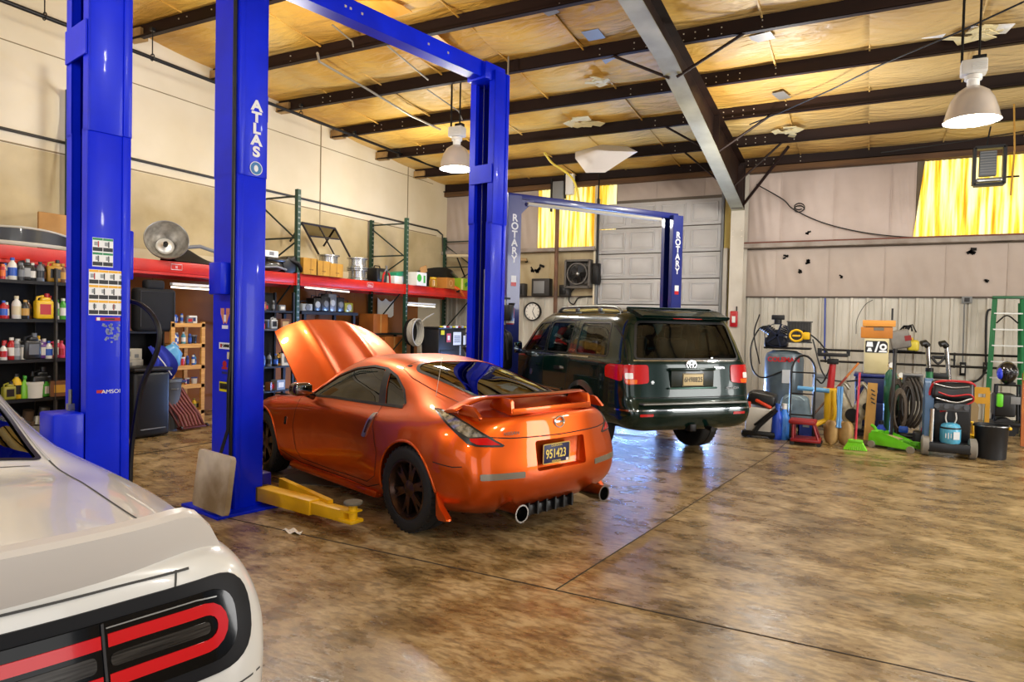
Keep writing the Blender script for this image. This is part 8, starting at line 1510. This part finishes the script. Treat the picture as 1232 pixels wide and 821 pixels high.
for i, pts in enumerate((((490, 44), (508, 41), (521, 38), (538, 52), (555, 65), (572, 75), (549, 77), (522, 66), (505, 55)), ((391, 0), (420, 10), (444, 26), (470, 21), (496, 14), (484, 6), (471, 0)))):
    P = []
    for px, py in pts:
        d = _fw+_rt*((px-616)/F_PX)+_up*((410.5-py)/F_PX); t_ = (ZE+SL*YB+PH-.19-EYE)/(d.z+SL*d.y); P.append(Vector((0, 0, EYE))+d*t_)
    c = sum(P, Vector())/len(P); b = MB(); f_ = b.bm.faces.new([b.bm.verts.new(p-c) for p in P]); b.thick(.01); o = b.build('amber_lining', mat('amber stained lining', '#e08a10', .4, col2='#f2b84a', nscale=3, stretch=(1, .3, 1)), loc=c, smooth=None); tag(o, ['amber stained strip of bare insulation behind the overhead lift beam', 'amber stained strip of bare insulation at the top edge above the lift beam'][i], 'insulation', 'bare insulation strips')
EXPOSURE = 0.0
# ================================================================== light
def area(name, loc, target, size, energy, col=(1, 1, 1), size_y=None):
    l = bpy.data.lights.new(name, 'AREA'); l.energy = energy; l.color = col; l.shape = 'RECTANGLE'; l.size = size; l.size_y = size_y or size
    o = bpy.data.objects.new(name, l); COL.objects.link(o); o.location = loc; o.rotation_euler = (Vector(target)-Vector(loc)).to_track_quat('-Z', 'Y').to_euler(); return o
# daylight through the open bay doors behind and to the right of the camera, and under the raised overhead door
area('daylight_rear_bay', (2.3, YF+.1, 2.3), (0, 6, 1.5), 4.0, 150, (.95, .97, 1.), 4.2)
area('daylight_rear_bay', (-4.6, YF+.1, 2.3), (-5, 6, 1.5), 4.0, 90, (.95, .97, 1.), 4.2)
area('daylight_side_bay', (XR_-.1, 8.2, 2.2), (-4, 11, 1.2), 3.4, 420, (1., .98, .95), 3.4)
area('daylight_side_bay', (XR_-.1, -.7, 2.2), (-4, 3, 1.0), 4.0, 90, (1., .97, .93), 4.2)
area('daylight_under_door', ((X_D0+X_D1)/2, YB-.25, .20), (-3.6, 9, -.3), 2.7, 520, (.25, .45, 1.), .30)
def roof_point(x, y, z, energy):
    l = bpy.data.lights.new('roof_point_light', 'POINT'); l.energy = energy; l.color = (1., .95, .86); l.shadow_soft_size = .14; o = bpy.data.objects.new('roof_point_light', l); COL.objects.link(o); o.location = (x, y, z-.04)
for x, y in ((-6.6, 6.4), (-6.2, .5), (1.2, 3.0), (-2.0, -1.5), (4.6, 9.5), (4.6, 3.0), (-1.4, 11.6), (-8.0, 11.5)):  # added point lights without fixtures, to brighten ceiling and walls
    roof_point(x, y, 4.25, 205 if x > -7 else 120)
for (x, y, z), e in zip(LAMPS, (190, 300)): roof_point(x, y, z, e)
w = bpy.data.worlds.new('sky'); SC.world = w; w.use_nodes = True; bg = w.node_tree.nodes['Background']; bg.inputs[0].default_value = (.80, .87, .98, 1); bg.inputs[1].default_value = .3
SC.view_settings.view_transform = 'Standard'; SC.view_settings.look = 'None'; SC.view_settings.gamma = 1.0; SC.view_settings.use_curve_mapping = False; SC.view_settings.exposure = EXPOSURE
